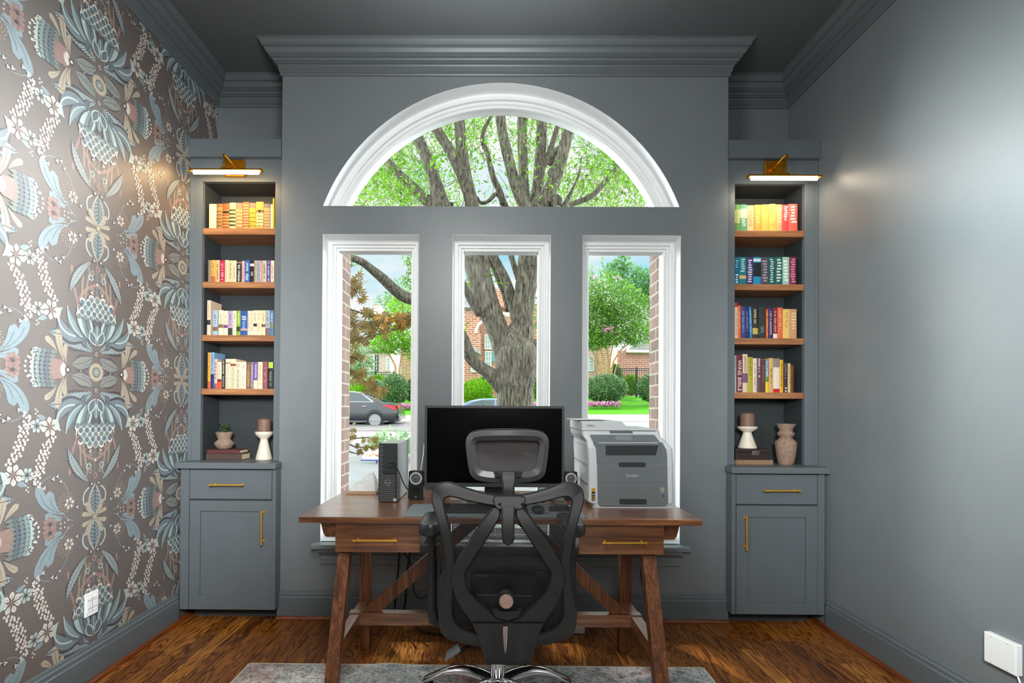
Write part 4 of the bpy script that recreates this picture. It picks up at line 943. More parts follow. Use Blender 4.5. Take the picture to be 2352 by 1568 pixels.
# ================================================================== the desk
M_dwood = wood('walnut_stained_oak', (86,50,28), (146,92,55), (182,124,78), 0, .30, bump=.03, spec=.8, coat=.9)
M_dwoody = wood('walnut_stained_oak_along', (84,48,27), (140,88,52), (174,118,74), 1, .30, spec=.6, coat=.6)
M_dwoodz = wood('walnut_stained_oak_upright', (78,44,25), (132,80,47), (164,108,66), 2, .4, spec=.45)
YD0, YD1 = 2.19, 2.93
ZD = P(1150, 1190, YD0).z; ZDB = P(1150, 1204, YD0).z
dx0, dx1 = P(685.6, 1186, YD0).x, P(1613.6, 1194, YD0).x
desk = thing('writing_desk', 'walnut stained trestle desk with two brass handled drawers', 'desk', ((dx0+dx1)/2, (YD0+YD1)/2, 0))
MB().box((dx0, YD0, ZDB), (dx1, YD1, ZD)).build('desk_top', M_dwood, desk, bev=.003)
YDR = 2.235
for (u0, u1, vt, vb, hu0, hu1, hv) in ((769.8, 965, 1201, 1267.3, 822, 906, 1238.5), (1329.5, 1525, 1207, 1272.5, 1389, 1474, 1243.5)):
    a, b = P(u0, vb, YDR), P(u1, vt, YDR)
    dw = MB().box((a.x, YDR, a.z), (b.x, YDR+.02, ZDB-.003)).build('drawer', M_dwood, desk, bev=.002)
    pull('handle', dw, P(hu0, hv, YDR), P(hu1, hv, YDR), M_brass, r=.0050, off=.024)
    MB().box((a.x+.002, YDR+.0205, a.z+.002), (b.x-.002, 2.78, ZDB-.0015)).build('drawer_box', M_dwoody, desk)
# trestle legs, square timbers
LX = (P(747, 1453, 2.09).x, P(776.5, 1453, 2.09).x, P(1511, 1568, 2.05).x, P(1545, 1568, 2.05).x)
def leg(x0, x1, ytop, ybot, ztop, w=.052):
    pts = lambda y, z: [(x0, y, z), (x1, y, z), (x1, y+w, z), (x0, y+w, z)]
    return MB().hexa(pts(ybot, .0145 if ybot < 2.48 else .0015), pts(ytop, ztop)).build('leg', M_dwoodz, desk, bev=.003)
zleg = P(800, 1268, 2.26).z
for x0, x1 in ((LX[0], LX[1]), (LX[2], LX[3])):
    leg(x0, x1, 2.262, 2.03, ZDB-.003) if False else leg(x0+(.0 if x0 < 0 else .0), x1, 2.258, 2.03, zleg+.0)
    leg(x0, x1, 2.62, 2.65, zleg)
    zs_, zh = .213, .267
    MB().hexa([(x0+.004, 2.118, zs_), (x1-.004, 2.118, zs_), (x1-.004, 2.638, zs_), (x0+.004, 2.638, zs_)], [(x0+.004, 2.145, zh), (x1-.004, 2.145, zh), (x1-.004, 2.634, zh), (x0+.004, 2.634, zh)]).build('side_stretcher', M_dwoody, desk, bev=.002)
    # moulded corbel bracket outside the drawer
    s = -1 if x0 < 0 else 1; xe = x0 if s < 0 else x1
    xo = P(746, 1200, 2.33).x if s < 0 else P(1550, 1210, 2.33).x
    z1, z0 = ZDB-.001, P(760, 1224, 2.33).z
    pr = [(xo, z1), (xo, z1-.016), (xo-s*.006, z1-.020), (xo-s*.010, z1-.040), (xo-s*.018, z0+.010), (xo-s*.030, z0), (xe-s*.02, z0), (xe-s*.02, z0-.035), (xe-s*.03, z0-.05), (xe-s*.03, z1)]
    pts = [(x, 2.262, z) for x, z in pr]
    if s > 0: pts = pts[::-1]
    MB().hexa(pts, [(x, 2.66, z) for x, y, z in pts]).build('corbel', M_dwoody, desk, fix=True)
MB().box((P(803, 1400, 2.47).x, 2.455, .212), (P(1473, 1408, 2.47).x, 2.50, .2715)).build('cross_stretcher', M_dwood, desk, bev=.002)
for s, ua, ub, xb_ in ((-1, 835, 985, LX[1]), (1, 1442, 1304, LX[2])):
    p0 = Vector((xb_+s*.0 + (-.0 if s < 0 else .0), 0, .2725)); p1 = P(ub, 1268 if s < 0 else 1274, 2.47); d = Vector((p1.x-p0.x, 0, p1.z-p0.z)); d.normalize()
    k = (ZDB-.03-p0.z)/d.z; w = .060
    a = (p0.x, p0.z); b = (p0.x+d.x*k, p0.z+d.z*k); off = w/abs(d.z)
    pl = [(a[0], a[1]), (a[0]-s*off, a[1]), (b[0]-s*off, b[1]), (b[0], b[1])]
    pts = [(x, 2.462, z) for x, z in pl]
    if s > 0: pts = pts[::-1]
    MB().hexa(pts, [(x, 2.492, z) for x, y, z in pts]).build('diagonal_brace', M_dwoodz, desk, bev=.002, fix=True)
MB().box((P(965, 1210, 2.3).x+.02, 2.44, ZDB-.03), (P(1330, 1210, 2.3).x-.02, 2.50, ZDB-.0005)).build('center_rail', M_dwood, desk)

# ================================================================== things on the desk
ZT_ = ZD+.0006
M_screen = mat('dark_lcd_screen', (3,3,4), .18, spec=.25); M_bezel = mat('graphite_monitor_bezel', (70,73,76), .4, spec=.5)
def PD(u, v): return PZ(u, v, ZD)
# monitor
YM_ = 2.66
a, b = P(974.5, 1117, YM_), P(1296.5, 932.5, YM_)
mon = thing('computer_monitor', 'wide black flat screen monitor standing behind the office chair', 'monitor', ((a.x+b.x)/2, YM_+.02, ZD))
MB().box((a.x, YM_+.006, a.z), (b.x, YM_+.035, b.z)).build('housing', M_bezel, mon, bev=.004)
f = 5.5*YM_/F; mb = MB()
mb.box((a.x, YM_, a.z), (a.x+f, YM_+.0058, b.z)); mb.box((b.x-f, YM_, a.z), (b.x, YM_+.0058, b.z)); mb.box((a.x+f, YM_, b.z-f), (b.x-f, YM_+.0058, b.z)); mb.box((a.x+f, YM_, a.z), (b.x-f, YM_+.0058, a.z+f*1.6))
mb.build('bezel', M_bezel, mon)
MB().box((a.x+f+.0005, YM_+.0022, a.z+f*1.6+.0005), (b.x-f-.0005, YM_+.0055, b.z-f-.0005)).build('screen', M_screen, mon)
cxm = (a.x+b.x)/2
mb = MB(); mb.box((cxm-.05, YM_+.0355, ZT_+.012), (cxm+.05, YM_+.06, a.z+.2)); mb.box((cxm-.14, YM_-.06, ZT_), (cxm+.14, YM_+.12, ZT_+.012)); mb.build('stand', M_bezel, mon, bev=.003)
# desktop computer
YP = 2.535
a, b = P(868.5, 1154.5, YP), P(913, 1019.5, YP); pcx = (a.x+b.x)/2
pc = thing('desktop_computer', 'black small form desktop computer with a perforated front', 'computer', (pcx, YP, ZD))
M_case = mat('black_steel_window_sheen', (206,211,213), .32, metal=.6, spec=.6); M_front = mat('charcoal_front_plastic', (52,55,57), .45)  # black case paled: its window reflection is put into the base colour
zt_ = ZT_+(b.z-a.z)
MB().box((a.x+.001, YP+.012, ZT_+.004), (b.x, YP+.345, zt_)).build('case', M_case, pc, bev=.002)
fr_ = MB().box((a.x, YP, ZT_+.001), (b.x-.001, YP+.0115, zt_+.0005)).build('front_panel', M_front, pc, bev=.002)
hx0, hx1, hz0, hz1 = a.x+.003, b.x-.004, ZT_+.006, zt_-.004
zsp = P(890, 1086, YP).z; xsp = P(882, 1060, YP).x
mb = MB(); pitch = .0112; nz_ = int((hz1-hz0)/pitch); nx_ = int((hx1-hx0)/pitch)
for j in range(nz_):
    for i in range(nx_):
        x = hx0+(i+.5*(j % 2))*pitch; z = hz0+j*pitch
        if x+.0082 > hx1 or z+.0075 > hz1: continue
        if z > zsp-.008 and x > xsp-.009: continue
        mb.add([(x, YP-.0004, z+.0034), (x+.0082, YP-.0004, z), (x+.0082, YP-.0004, z+.0040), (x, YP-.0004, z+.0074)], [(0,1,2,3)])
mb.build('perforations', mat('pierced_highlight_grey', (128,134,136), .4), fr_)
db = MB().box((xsp, YP-.0014, zsp), (b.x-.005, YP-.0002, zt_-.004)).build('drive_bay', M_front, pc, bev=.0005)
mb = MB(); mb.box((xsp+.02, YP-.0022, zsp+.025), (b.x-.018, YP-.0015, zsp+.032)); mb.box((xsp+.024, YP-.0022, zsp+.045), (b.x-.02, YP-.0015, zsp+.052)); mb.box((xsp+.005, YP-.0022, zsp-.003), (b.x-.008, YP-.0015, zsp-.0015))
mb.build('ports', M_black, db)
lg = MB(); c = P(890.5, 1108, YP); n = 24
for i in range(n):
    t0, t1 = 2*pi*i/n, 2*pi*(i+1)/n; r0, r1 = .0142, .0155
    lg.add([(c.x+r0*cos(t0), YP-.0008, c.z+r0*sin(t0)), (c.x+r1*cos(t0), YP-.0008, c.z+r1*sin(t0)), (c.x+r1*cos(t1), YP-.0008, c.z+r1*sin(t1)), (c.x+r0*cos(t1), YP-.0008, c.z+r0*sin(t1))], [(0,1,2,3)])
text_mesh(lg, 'DELL', (c.x, YP-.0008, c.z), (1,0,0), (0,0,1), .0075, 0, .0001, width=.021)
lg.build('logo', mat('silver_badge_print', (200,206,208), .35, metal=.4), pc)
s_ = MB(); q1 = P(903.5, 1152, YP); s_.box((q1.x, YP-.0008, ZT_+.006), (q1.x+.014, YP-.0002, ZT_+.02)); s_.build('sticker', mat('pale_sticker', (206,216,220), .5), pc)
pr = [P(902.5, 1063, YP-.006), P(906, 1066, YP-.02), P(911, 1073, YP-.03), P(920, 1092, YP-.01), P(925, 1105, YP+.01), P(930, 1115, YP+.04), P(936.5, 1124, YP+.08)]
tag(MB().tube(pr, .0026, 8).build('speaker_cable', M_cable), 'black cable looping from the desktop computer to the speaker', 'cable')
# speakers
M_cone = mat('grey_speaker_cone', (92,96,98), .5, var=.05, scale=60); M_ringm = mat('satin_silver_ring', (214,217,219), .3, metal=.15)
def speaker(cu, w, vt, vb, Y, cv, label):
    k = Y/F; c = P(cu, vb, Y); hh = (vb-vt)*k; W2 = w/2*k
    root = thing('computer_speaker', label, 'speaker', (c.x, Y, ZD), 'small desktop speakers')
    ol = rrect(-W2, W2, 0, hh, .008, 4); ol = [(x*(1-.12*(z/hh)), z) for x, z in ol]
    mb = MB(); mb.hexa([(c.x+x, Y, ZT_+.001+z) for x, z in ol], [(c.x+x*.9, Y+.07+.0*z, ZT_+.001+z*.97) for x, z in ol])
    mb.build('cabinet', M_black, root, bev=.002, fix=True)
    zc = P(cu, cv, Y).z; r = W2*.78; Mx = Matrix.Rotation(radians(90), 3, 'X')
    MB().lathe([(r*.74, .0005), (r*.77, .004), (r*.97, .004), (r*1.02, .0005)], (c.x, Y, zc), 28, M=Mx).build('trim_ring', M_ringm, root)
    MB().lathe([(r*.76, .001), (r*.6, .0022), (r*.45, .0012), (r*.3, .0012), (r*.2, .003), (0, .004)], (c.x, Y, zc), 28, M=Mx).build('driver', M_cone, root)
    if vb-vt > 40:
        zp = P(cu, cv+28.5, Y).z
        MB().lathe([(0, .0006), (r*.5, .0006), (r*.56, .002), (r*.6, .0004)], (c.x, Y, zp), 20, M=Mx).build('bass_port', M_blacksoft, root)
        lg = MB(); zl_ = P(cu, cv+41.5, Y).z
        lg.tube([(c.x-.003, Y-.0004, zl_+.002), (c.x-.004, Y-.0004, zl_), (c.x-.002, Y-.0004, zl_-.002), (c.x+.001, Y-.0004, zl_-.001)], .0009, 6); lg.box((c.x+.0005, Y-.0008, zl_-.0015), (c.x+.004, Y-.0003, zl_)); lg.box((c.x+.001, Y-.0008, zl_), (c.x+.0035, Y-.0003, zl_+.0025))
        text_mesh(lg, 'logitech', (c.x, Y-.0004, P(cu, cv+46, Y).z), (1,0,0), (0,0,1), .0022, 0, .0001, width=.011)
        lg.build('logo', mat('white_speaker_print', (214,216,216), .5), root)
    return root
speaker(954.7, 37, 1080, 1146, 2.615, 1098.5, 'black desktop speaker beside the desktop computer')
speaker(1311.5, 33, 1081.5, 1146, 2.64, 1098.5, 'black desktop speaker beside the printer')
mb = MB().tube([P(966, 1082, 2.70), P(969, 1062, 2.80), P(972, 1045, 2.86), P(973.5, 1020, 2.9)], .0018, 6)
tag(mb.build('white_cable', mat('white_cable_sheath', (220,224,224), .5)), 'thin white cable rising behind the monitor edge', 'cable')
# printer
YPR = 2.446; M_pw = mat('light_grey_printer_plastic', (226,231,233), .4, spec=.5, bump=.03, bscale=900); M_pg = mat('mid_grey_printer_plastic', (120,128,131), .42, bump=.03, bscale=900); M_pd = mat('dark_grey_printer_plastic', (52,55,58), .5)
def pp(cx_, cy_, Y=YPR): return P(1310+cx_/6.533, 940+cy_/6.533, Y)
pr0 = pp(920, 1475); pt_ = thing('laser_printer', 'grey and white multifunction laser printer standing on the desk', 'printer', (pr0.x, YPR+.2, ZD))
dz = ZT_-pr0.z
def V(cx_, cy_, Y=YPR, dy=0.): p = pp(cx_, cy_, Y); return Vector((p.x, Y+dy, p.z+dz))
# body: side profile swept, so that the front slopes back above the tray
xl, xr = V(284, 1000).x, V(1565, 1000).x; xl2, xr2 = V(205, 350).x, V(1415, 350).x
zA, zB, zC_, zD_ = ZT_+.004, V(0, 820).z, V(0, 580).z, V(0, 330).z
def sect(f, inset=0.):   # cross-section ring at a height: x half-outline
    return f
rings = []
for z, xa, xb, y0 in ((zA, xl+.03, xr-.02, YPR+.006), (zA+.02, xl, xr, YPR), (zB, xl-.002, xr-.002, YPR), (zC_, xl-.006, xr-.005, YPR+.004), (V(0,490).z, xl2+.012+.01, xr2+.022, YPR+.03), (V(0,400).z, xl2+.004, xr2+.002, YPR+.055), (zD_, xl2, xr2, YPR+.06)):
    r = .018; y1 = YPR+.44
    rings.append([(x, y, z) for x, y in rrect(xa, xb, y0, y1, r, 4)])
MB().loft(rings, smooth=False).build('printer_body', M_pw, pt_, bev=.0015)
# scanner lid with document feeder (stepped outline)
zl0 = zD_+.001; y0 = YPR+.058
ol = [V(205,328), V(1412,328), V(1405,312), V(935,305), V(820,190), V(800,184), V(232,184), V(210,200)]
zmin_ = zl0
pts = [(p.x, y0, max(zl0, p.z)) for p in ol]
MB().hexa(pts, [(x, y0+.37, z+.004 if z > zl0 else z) for x, y, z in pts]).build('scanner_lid', M_pw, pt_, bev=.006, seg=3, fix=True)
h = V(630, 372); h2 = V(983, 335); MB().box((h.x, y0-.006, h.z+.003), (h2.x, y0-.0002, h2.z)).build('lid_grip', M_pg, pt_, bev=.003)
# grey front: control panel, output tray, doors
def slab(pl, name, m, ya, yb, bev=.002, par=pt_, tilt=None):
    a_ = [V(*p[:2], YPR) for p in pl]
    f0 = [(p.x, ya if tilt is None else tilt(p.z), p.z) for p in a_]; f1 = [(p.x, yb, p.z) for p in a_]
    return MB().hexa(f0[::-1] if False else f0, f1).build(name, m, par, bev=bev, fix=True)
cpz0, cpz1 = V(0,492).z, V(0,388).z
tl = lambda z: YPR+.022+(z-cpz0)/(cpz1-cpz0)*.032
cp = slab([(356,492),(1370,492),(1328,405),(1310,388),(340,388),(322,402)], 'control_panel', M_pg, 0, YPR+.075, tilt=tl)
mb = MB(); sc = [V(712,470), V(965,470), V(945,402), V(700,402)]; mb.add([(p.x, tl(p.z)-.0015, p.z) for p in sc], [(0,1,2,3)]); mb.build('display', mat('lcd_display_grey', (146,154,156), .2), cp)
mb = MB()
for i in range(4): s0 = V(442+i*38, 436); mb.box((s0.x, tl(s0.z)-.002, s0.z), (s0.x+.010, tl(s0.z)-.0005, s0.z+.0018))
s0 = V(1262, 436); mb.box((s0.x, tl(s0.z)-.002, s0.z), (s0.x+.006, tl(s0.z)-.0005, s0.z+.002)); mb.build('buttons', mat('button_marks', (170,178,180), .5), cp)
# side cheeks and recessed output tray
mb = MB()
for pl in ([(352,496),(415,500),(436,610),(462,723),(393,723),(386,600)], [(1332,500),(1376,496),(1434,600),(1449,723),(1374,723),(1356,610)]):
    a_ = [V(*p) for p in pl]; mb.hexa([(p.x, YPR-.004, p.z) for p in a_], [(p.x, YPR+.02, p.z) for p in a_])
a_ = [V(*p) for p in [(392,722),(1448,722),(1448,822),(395,822)]]; mb.hexa([(p.x, YPR-.004, p.z) for p in a_], [(p.x, YPR+.02, p.z) for p in a_])
mb.build('output_tray_front', M_pg, pt_, fix=True)
a_ = [V(415,506), V(1335,506), V(1375,718), V(455,718)]
MB().add([(p.x, YPR-.0012+.0, p.z) for p in a_], [(3,2,1,0)]).build('output_tray', M_pg, pt_)
a_ = [V(525,540), V(1318,540), V(1280,688), V(530,688)]
tr_ = MB().add([(p.x, YPR-.0024, p.z) for p in a_], [(3,2,1,0)]).build('tray_opening', M_pd, pt_)
fd = slab([(400,830),(1450,830),(1453,1106),(404,1106)], 'front_cover', M_pg, YPR-.006, YPR+.01)
pt2 = slab([(404,1115),(1453,1115),(1462,1400),(1452,1432),(1420,1448),(460,1448),(420,1425),(408,1390)], 'paper_tray', M_pg, YPR-.006, YPR+.01)
def grip(c0, c1, c2, c3, par):
    a_, b_ = V(c0, c3), V(c1, c2); pl = rrect(a_.x, b_.x, a_.z, b_.z, .006)
    MB().hexa([(x, YPR-.0085, z) for x, z in pl], [(x, YPR-.0062, z) for x, z in pl]).build('grip', M_pd, par, fix=True)
grip(720, 1122, 795, 858, fd); grip(730, 1135, 1342, 1415, pt2)
mb = MB(); text_mesh(mb, 'brother', V(928, 988, YPR, -.0065), (1,0,0), (0,0,1), .0165, 0, .0003, width=(V(1014,0).x-V(842,0).x)); mb.build('logo', mat('silver_white_print', (214,220,222), .4), fd)
mb = MB(); text_mesh(mb, 'MFC', V(348, 253, YPR, .0575), (1,0,0), (0,0,1), .011, 0, .0003, width=(V(408,0).x-V(292,0).x)); mb.build('model_mark', M_pd, pt_)
mb = MB()
def patch(c0, c1, c2, c3, mi, y=-.0008): a_, b_ = V(c0, c3), V(c1, c2); mb.box((a_.x, YPR+y-.0005, a_.z), (b_.x, YPR+y, b_.z), mi)
patch(318,372,1180,1232,0); patch(318,372,1234,1370,1)
for cy_, mi in ((1275,2),(1312,0),(1345,2)): patch(328,364,cy_-8,cy_+8,mi,-.0014)
mb.build('stickers', [mat('amber_label', (232,160,30), .5), mat('black_label', (52,46,44), .5), mat('white_label', (206,206,200), .5)], pt_)
mb = MB(); patch(1335,1405,1168,1248,0,-.0068); a_ = V(1378,1200)
mb.add([(a_.x-.004, YPR-.0075, a_.z+.002), (a_.x+.001, YPR-.0075, a_.z+.008), (a_.x+.0045, YPR-.0075, a_.z+.002), (a_.x-.001, YPR-.0075, a_.z-.008)], [(0,3,2,1)], 1); patch(1366,1410,1272,1312,0,-.0068); patch(1372,1404,1280,1306,2,-.0074)
mb.build('badge', [mat('badge_grey', (150,156,158), .5), mat('badge_orange', (236,176,60), .5), M_pd], pt2)
mb = MB(); q0 = V(350,1474); mb.box((V(350,0).x, YPR-.004, ZT_), (V(1545,0).x, YPR+.38, ZT_+.0038)); mb.build('base', M_pw, pt_)
mb = MB()
for cyy in (275, 372, 500, 690): p = V(205, cyy)
# side panel seams on the window side
for zf in (.30, .55, .8):
    z = ZT_+(zD_-ZT_)*zf; mb.box((xl-.0075, YPR+.04, z), (xl+.002, YPR+.42, z+.0012))
mb.build('panel_seam', M_pg, pt_)
# papers tucked on top of the printer
mb = MB(); p0 = V(80, 160); mb.box((p0.x+.01, y0+.06, V(0,184).z+.006), (V(650,0).x, y0+.3, V(0,184).z+.009)); tag(mb.build('paper_sheets', mat('white_paper', (244,244,240), .7)), 'few white paper sheets lying on top of the printer', 'paper')
# desk pad, keyboard, mouse, gadget
M_pad = mat('grey_felt_desk_pad', (128,140,144), .55, var=.04, scale=120)
pa, pb_, pc_, pd_ = PD(925, 1187), PD(1346, 1189), PD(1318, 1152), PD(945, 1152)
x0p, x1p, y0p, y1p = pa.x, pb_.x, max(pa.y, YD0+.012), 2.49
MB_ = MB(); ol = rrect(x0p, x1p, y0p, y1p, .012); MB_.hexa([(x, y, ZT_) for x, y in ol], [(x, y, ZT_+.0024) for x, y in ol]); tag(MB_.build('desk_pad', M_pad), 'grey desk pad lying under the keyboard and mouse', 'desk pad')
zk = ZT_+.003
kb = thing('keyboard', 'black keyboard on the grey desk pad behind the chair back', 'keyboard', ((PD(1100,1175).x), 2.33, zk))
kx0, kx1, ky0, ky1 = PD(1005, 1176).x, PD(1212, 1176).x, 2.275, 2.42
MB().box((kx0, ky0, zk), (kx1, ky1, zk+.014)).build('keyboard_base', M_black, kb, bev=.003)
mb = MB()
for r_ in range(5):
    for c_ in range(15):
        xk = kx0+.008+(kx1-kx0-.016)*c_/15; yk = ky0+.008+(ky1-ky0-.016)*r_/5
        mb.box((xk, yk, zk+.0145), (xk+(kx1-kx0)/15-.004, yk+(ky1-ky0)/5-.005, zk+.019))
mb.build('keys', M_blacksoft, kb)
c = PD(1236, 1180); ms = MB(); ms.ball((c.x, 2.30, zk+.016), (.030, .052, .0155), 16); tag(ms.build('computer_mouse', M_black), 'black computer mouse on the pad beside the keyboard', 'mouse')
c = PD(1290, 1179); gd = thing('tape_dispenser', 'dark tape dispenser seen through the chair mesh', 'tape dispenser', (c.x, 2.34, zk))
mb = MB(); pr_ = [(-.05,0),(.05,0),(.052,.012),(.035,.022),(.028,.03),(-.01,.03),(-.03,.022),(-.052,.016)]; mb.hexa([(c.x+x, 2.325, zk+z) for x, z in pr_], [(c.x+x, 2.365, zk+z) for x, z in pr_]); mb.build('dispenser_body', M_black, gd, fix=True, bev=.002)
MB().lathe([(.010,-.009),(.022,-.009),(.022,.009),(.010,.009)], (c.x+.004, 2.345, zk+.036), 24, M=Matrix.Rotation(radians(90), 3, 'X')).build('tape_roll', mat('tape_amber', (120,112,100), .3), gd)
# papers by the window
pb0 = PD(794, 1136)
mb = MB(); x0, x1 = PD(795, 1134).x, P(868, 1134, 2.79).x-.004
mb.hexa([(x0, 2.775, ZT_), (x1, 2.762, ZT_), (x1+.02, 2.9, ZT_), (x0+.03, 2.905, ZT_)], [(x0+.006, 2.778, ZT_+.013), (x1, 2.765, ZT_+.013), (x1+.02, 2.9, ZT_+.013), (x0+.03, 2.905, ZT_+.013)])
tag(mb.build('kraft_envelope', mat('kraft_paper', (196,160,128), .8, var=.08, scale=60)), 'stack of brown kraft envelopes lying behind the computer', 'envelope')
mb = MB(); zz = ZT_+.0136; nx, ny = 26, 16; rr = random.Random(9); ph = [rr.uniform(0, 6) for _ in range(8)]
bx0, bx1, by0, by1 = x0+.012, x1-.006, 2.785, 2.895
vs = []; top = []
for j in range(ny+1):
    for i in range(nx+1):
        s_, t_ = i/nx, j/ny; e_ = min(1, min(s_*4, (1-s_)*6, t_*5, (1-t_)*5)); e_ = e_*(2-e_)
        h = (.03+.065*s_**.8)*(.72+.28*sin(5*s_+3*t_+ph[0]))+.010*sin(17*s_+ph[1])*sin(13*t_+ph[2])+.007*abs(sin(29*s_-11*t_+ph[3]))
        vs.append((bx0+(bx1-bx0)*s_, by0+(by1-by0)*t_, zz+max(.0005, h*e_)))
fs = [(j*(nx+1)+i, j*(nx+1)+i+1, (j+1)*(nx+1)+i+1, (j+1)*(nx+1)+i) for j in range(ny) for i in range(nx)]
mb.add(vs, fs, 0, True); b_ = len(mb.v)
mb.add([(bx0, by0, zz), (bx1, by0, zz), (bx1, by1, zz), (bx0, by1, zz)], [(3,2,1,0)])
tag(mb.build('plastic_bag', mat('white_plastic_film', (246,248,248), .35, spec=.6)), 'white crumpled plastic bag on the brown kraft envelopes', 'bag')
# ================================================================== on the floor under the desk
ps = thing('power_strip', 'white power strip on the floor under the desk', 'power strip', (PZ(1315, 1452, 0).x, 2.55, 0))
c = PZ(1313, 1452, 0); MB().box((c.x-.09, c.y-.02, .001), (c.x+.07, c.y+.03, .036)).build('strip_body', mat('white_strip_plastic', (226,228,224), .45), ps, bev=.004)
mb = MB(); mb.box((c.x+.03, c.y-.012, .0365), (c.x+.06, c.y+.02, .062)); mb.tube([(c.x+.06, c.y, .052), (c.x+.085, c.y+.002, .05)], .009, 10); mb.build('plug', M_black, ps, bev=.002)
def cord(pts, r, label, name='cable'):
    q_ = [Vector(p) for p in pts]; out = []
    for i in range(len(q_)-1):
        for k in range(6): out.append(q_[i].lerp(q_[i+1], k/6))
    out.append(q_[-1])
    for _ in range(10): out = [out[0]]+[(out[i-1]+out[i]*2+out[i+1])/4 for i in range(1, len(out)-1)]+[out[-1]]
    return tag(MB().tube(out, r, 8).build(name, M_cable), label, 'cable')
z_ = .008
cord([P(1475, 1262, 2.96), P(1477, 1275, 2.96), P(1470, 1320, 2.97), P(1482, 1360, 2.97), P(1491, 1395, 2.98), P(1486, 1424, 2.97)], .005, 'black cable hanging by the desk leg nearest the printer')
cord([P(917, 1262, 2.9), P(916, 1300, 2.93), P(911, 1340, 2.95), P(908, 1372, 2.96), PZ(905, 1412, .01)], .006, 'black cable dropping nearest the braced desk leg')
cord([P(943, 1262, 2.92), P(936, 1300, 2.93), P(933, 1345, 2.95), P(931, 1385, 2.96), PZ(925, 1414, .01)], .006, 'black cable crossing behind the diagonal brace')
cord([P(922, 1262, 2.95), P(940, 1285, 2.96), P(950, 1310, 2.95), P(948, 1345, 2.93), P(955, 1373, 2.92), P(975, 1376, 2.92), P(992, 1350, 2.92), P(1003, 1290, 2.92), P(1005, 1262, 2.92)], .004, 'black cable hanging in a loop behind the chair arm')
cp_ = PZ(910, 1404, .012)
cord([(cp_.x+.06*cos(t*.7), cp_.y+.03*sin(t*.7)+.01, .012+.004*t) for t in range(22)], .006, 'black cable coiled on the floor against the baseboard')
cord([PZ(958, 1441, .012), PZ(968, 1449, .008), PZ(1000, 1456, .006), PZ(1040, 1459, .006), PZ(1150, 1458, .006), PZ(1270, 1455, .006), (c.x-.095, c.y, .012)], .006, 'black cable lying on the floor towards the power strip')
# ================================================================== rug and office chair
t = NT('distressed_rug_pile'); v = t.coord()
n1 = t.noise(v, 2.4, 5, .6, .6); n2 = t.noise(v, 16, 6, .75, .5); n3 = t.noise(v, 70, 3, .7); n4 = t.noise(t.coord(loc=(3.3,1.7,0)), 3.0, 3, .5)
base = t.ramp(n1, [(.30, lin((226,176,170))), (.42, lin((244,238,234))), (.54, lin((176,182,180))), (.68, lin((238,230,226)))])
col = t.mix(t.ramp(n2, [(.48, (0,0,0)), (.60, (.8,.8,.8))]), base, c4(lin((132,140,140))))
col = t.mix(t.ramp(n4, [(.55, (0,0,0)), (.66, (.5,.5,.5))]), col, c4(lin((176,124,116))))
col = t.mix(t.ramp(n3, [(.52, (0,0,0)), (.62, (.65,.65,.65))]), col, c4(lin((70,68,74))))
t.set(t.b, 'Base Color', col); t.b.inputs['Roughness'].default_value = .95; t.b.inputs['Specular IOR Level'].default_value = .1; t.bump(n3, .5, .004)
M_rug = t.m
ra, rb = PZ(575.7, 1522, .01), PZ(1616, 1536.7, .01)
rug = thing('area_rug', 'distressed grey and pink area rug beneath the office chair', 'rug', ((ra.x+rb.x)/2, 1.2, 0))
mb = MB(); n = 40; y1 = (ra.y+rb.y)/2; vs = []
for i in range(n+1):
    x = ra.x+(rb.x-ra.x)*i/n; wv = .006*math.exp(-((i-12.4)/1.1)**2); vs.append((x, y1+.3*wv, wv))
top = [(x, y, .012+w) for x, y, w in vs]; near = [(x, 2.2, .012) for x, y, w in vs]; near2 = [(x, -1.2, .012) for x, y, w in vs]; bot = [(x, y, .001+w) for x, y, w in vs]
ringl = [[b, a, c_, d_, (d_[0], d_[1], .001)] for b, a, c_, d_ in zip(bot, top, near, near2)]
mb.loft(ringl, smooth=False, closed=True)
mb.build('rug_pile', M_rug, rug, fix=True)
mb = MB()
mb.tube([(x, y+.003, .007+w) for x, y, w in vs], .006, 6); mb.tube([(ra.x-.003, y1, .007), (ra.x-.003, -1.2, .007)], .006, 6); mb.tube([(rb.x+.003, y1, .007), (rb.x+.003, -1.2, .007)], .006, 6)
mb.build('binding', mat('pale_rug_binding', (214,216,196), .9), rug)

M_cf = mat('matt_black_chair_plastic', (40,40,41), .45, spec=.5, bump=.06, bscale=700)
M_cpad = mat('black_chair_fabric', (44,43,43), .85, var=.12, scale=300, bump=.3, bscale=900)
M_pu = mat('smooth_grey_arm_rubber', (46,48,49), .28, spec=.5)
M_foam = mat('dark_foam_cover', (24,24,24), .9)
t = NT('black_chair_mesh'); tc = t.n('TexCoord'); sp = t.n('SeparateXYZ'); t.t.links.new(tc.outputs['Object'], sp.inputs[0])
k = 2*pi/.0072
a_ = t.math('SINE', t.math('MULTIPLY', t.math('ADD', sp.outputs[0], t.math('MULTIPLY', sp.outputs[2], .75)), k*.9)); b_ = t.math('SINE', t.math('MULTIPLY', t.math('SUBTRACT', sp.outputs[0], t.math('MULTIPLY', sp.outputs[2], .75)), k*.9))
hole = t.math('GREATER_THAN', t.math('MULTIPLY', a_, b_), .0)
t.b.inputs['Base Color'].default_value = c4(lin((30,30,31))); t.b.inputs['Roughness'].default_value = .7
tr = t.n('BsdfTransparent'); mx = t.n('MixShader'); t.set(mx, 0, hole); t.set(mx, 1, t.b.outputs[0]); t.set(mx, 2, tr.outputs[0]); t.t.links.new(mx.outputs[0], t.out.inputs[0])
M_mesh = t.m
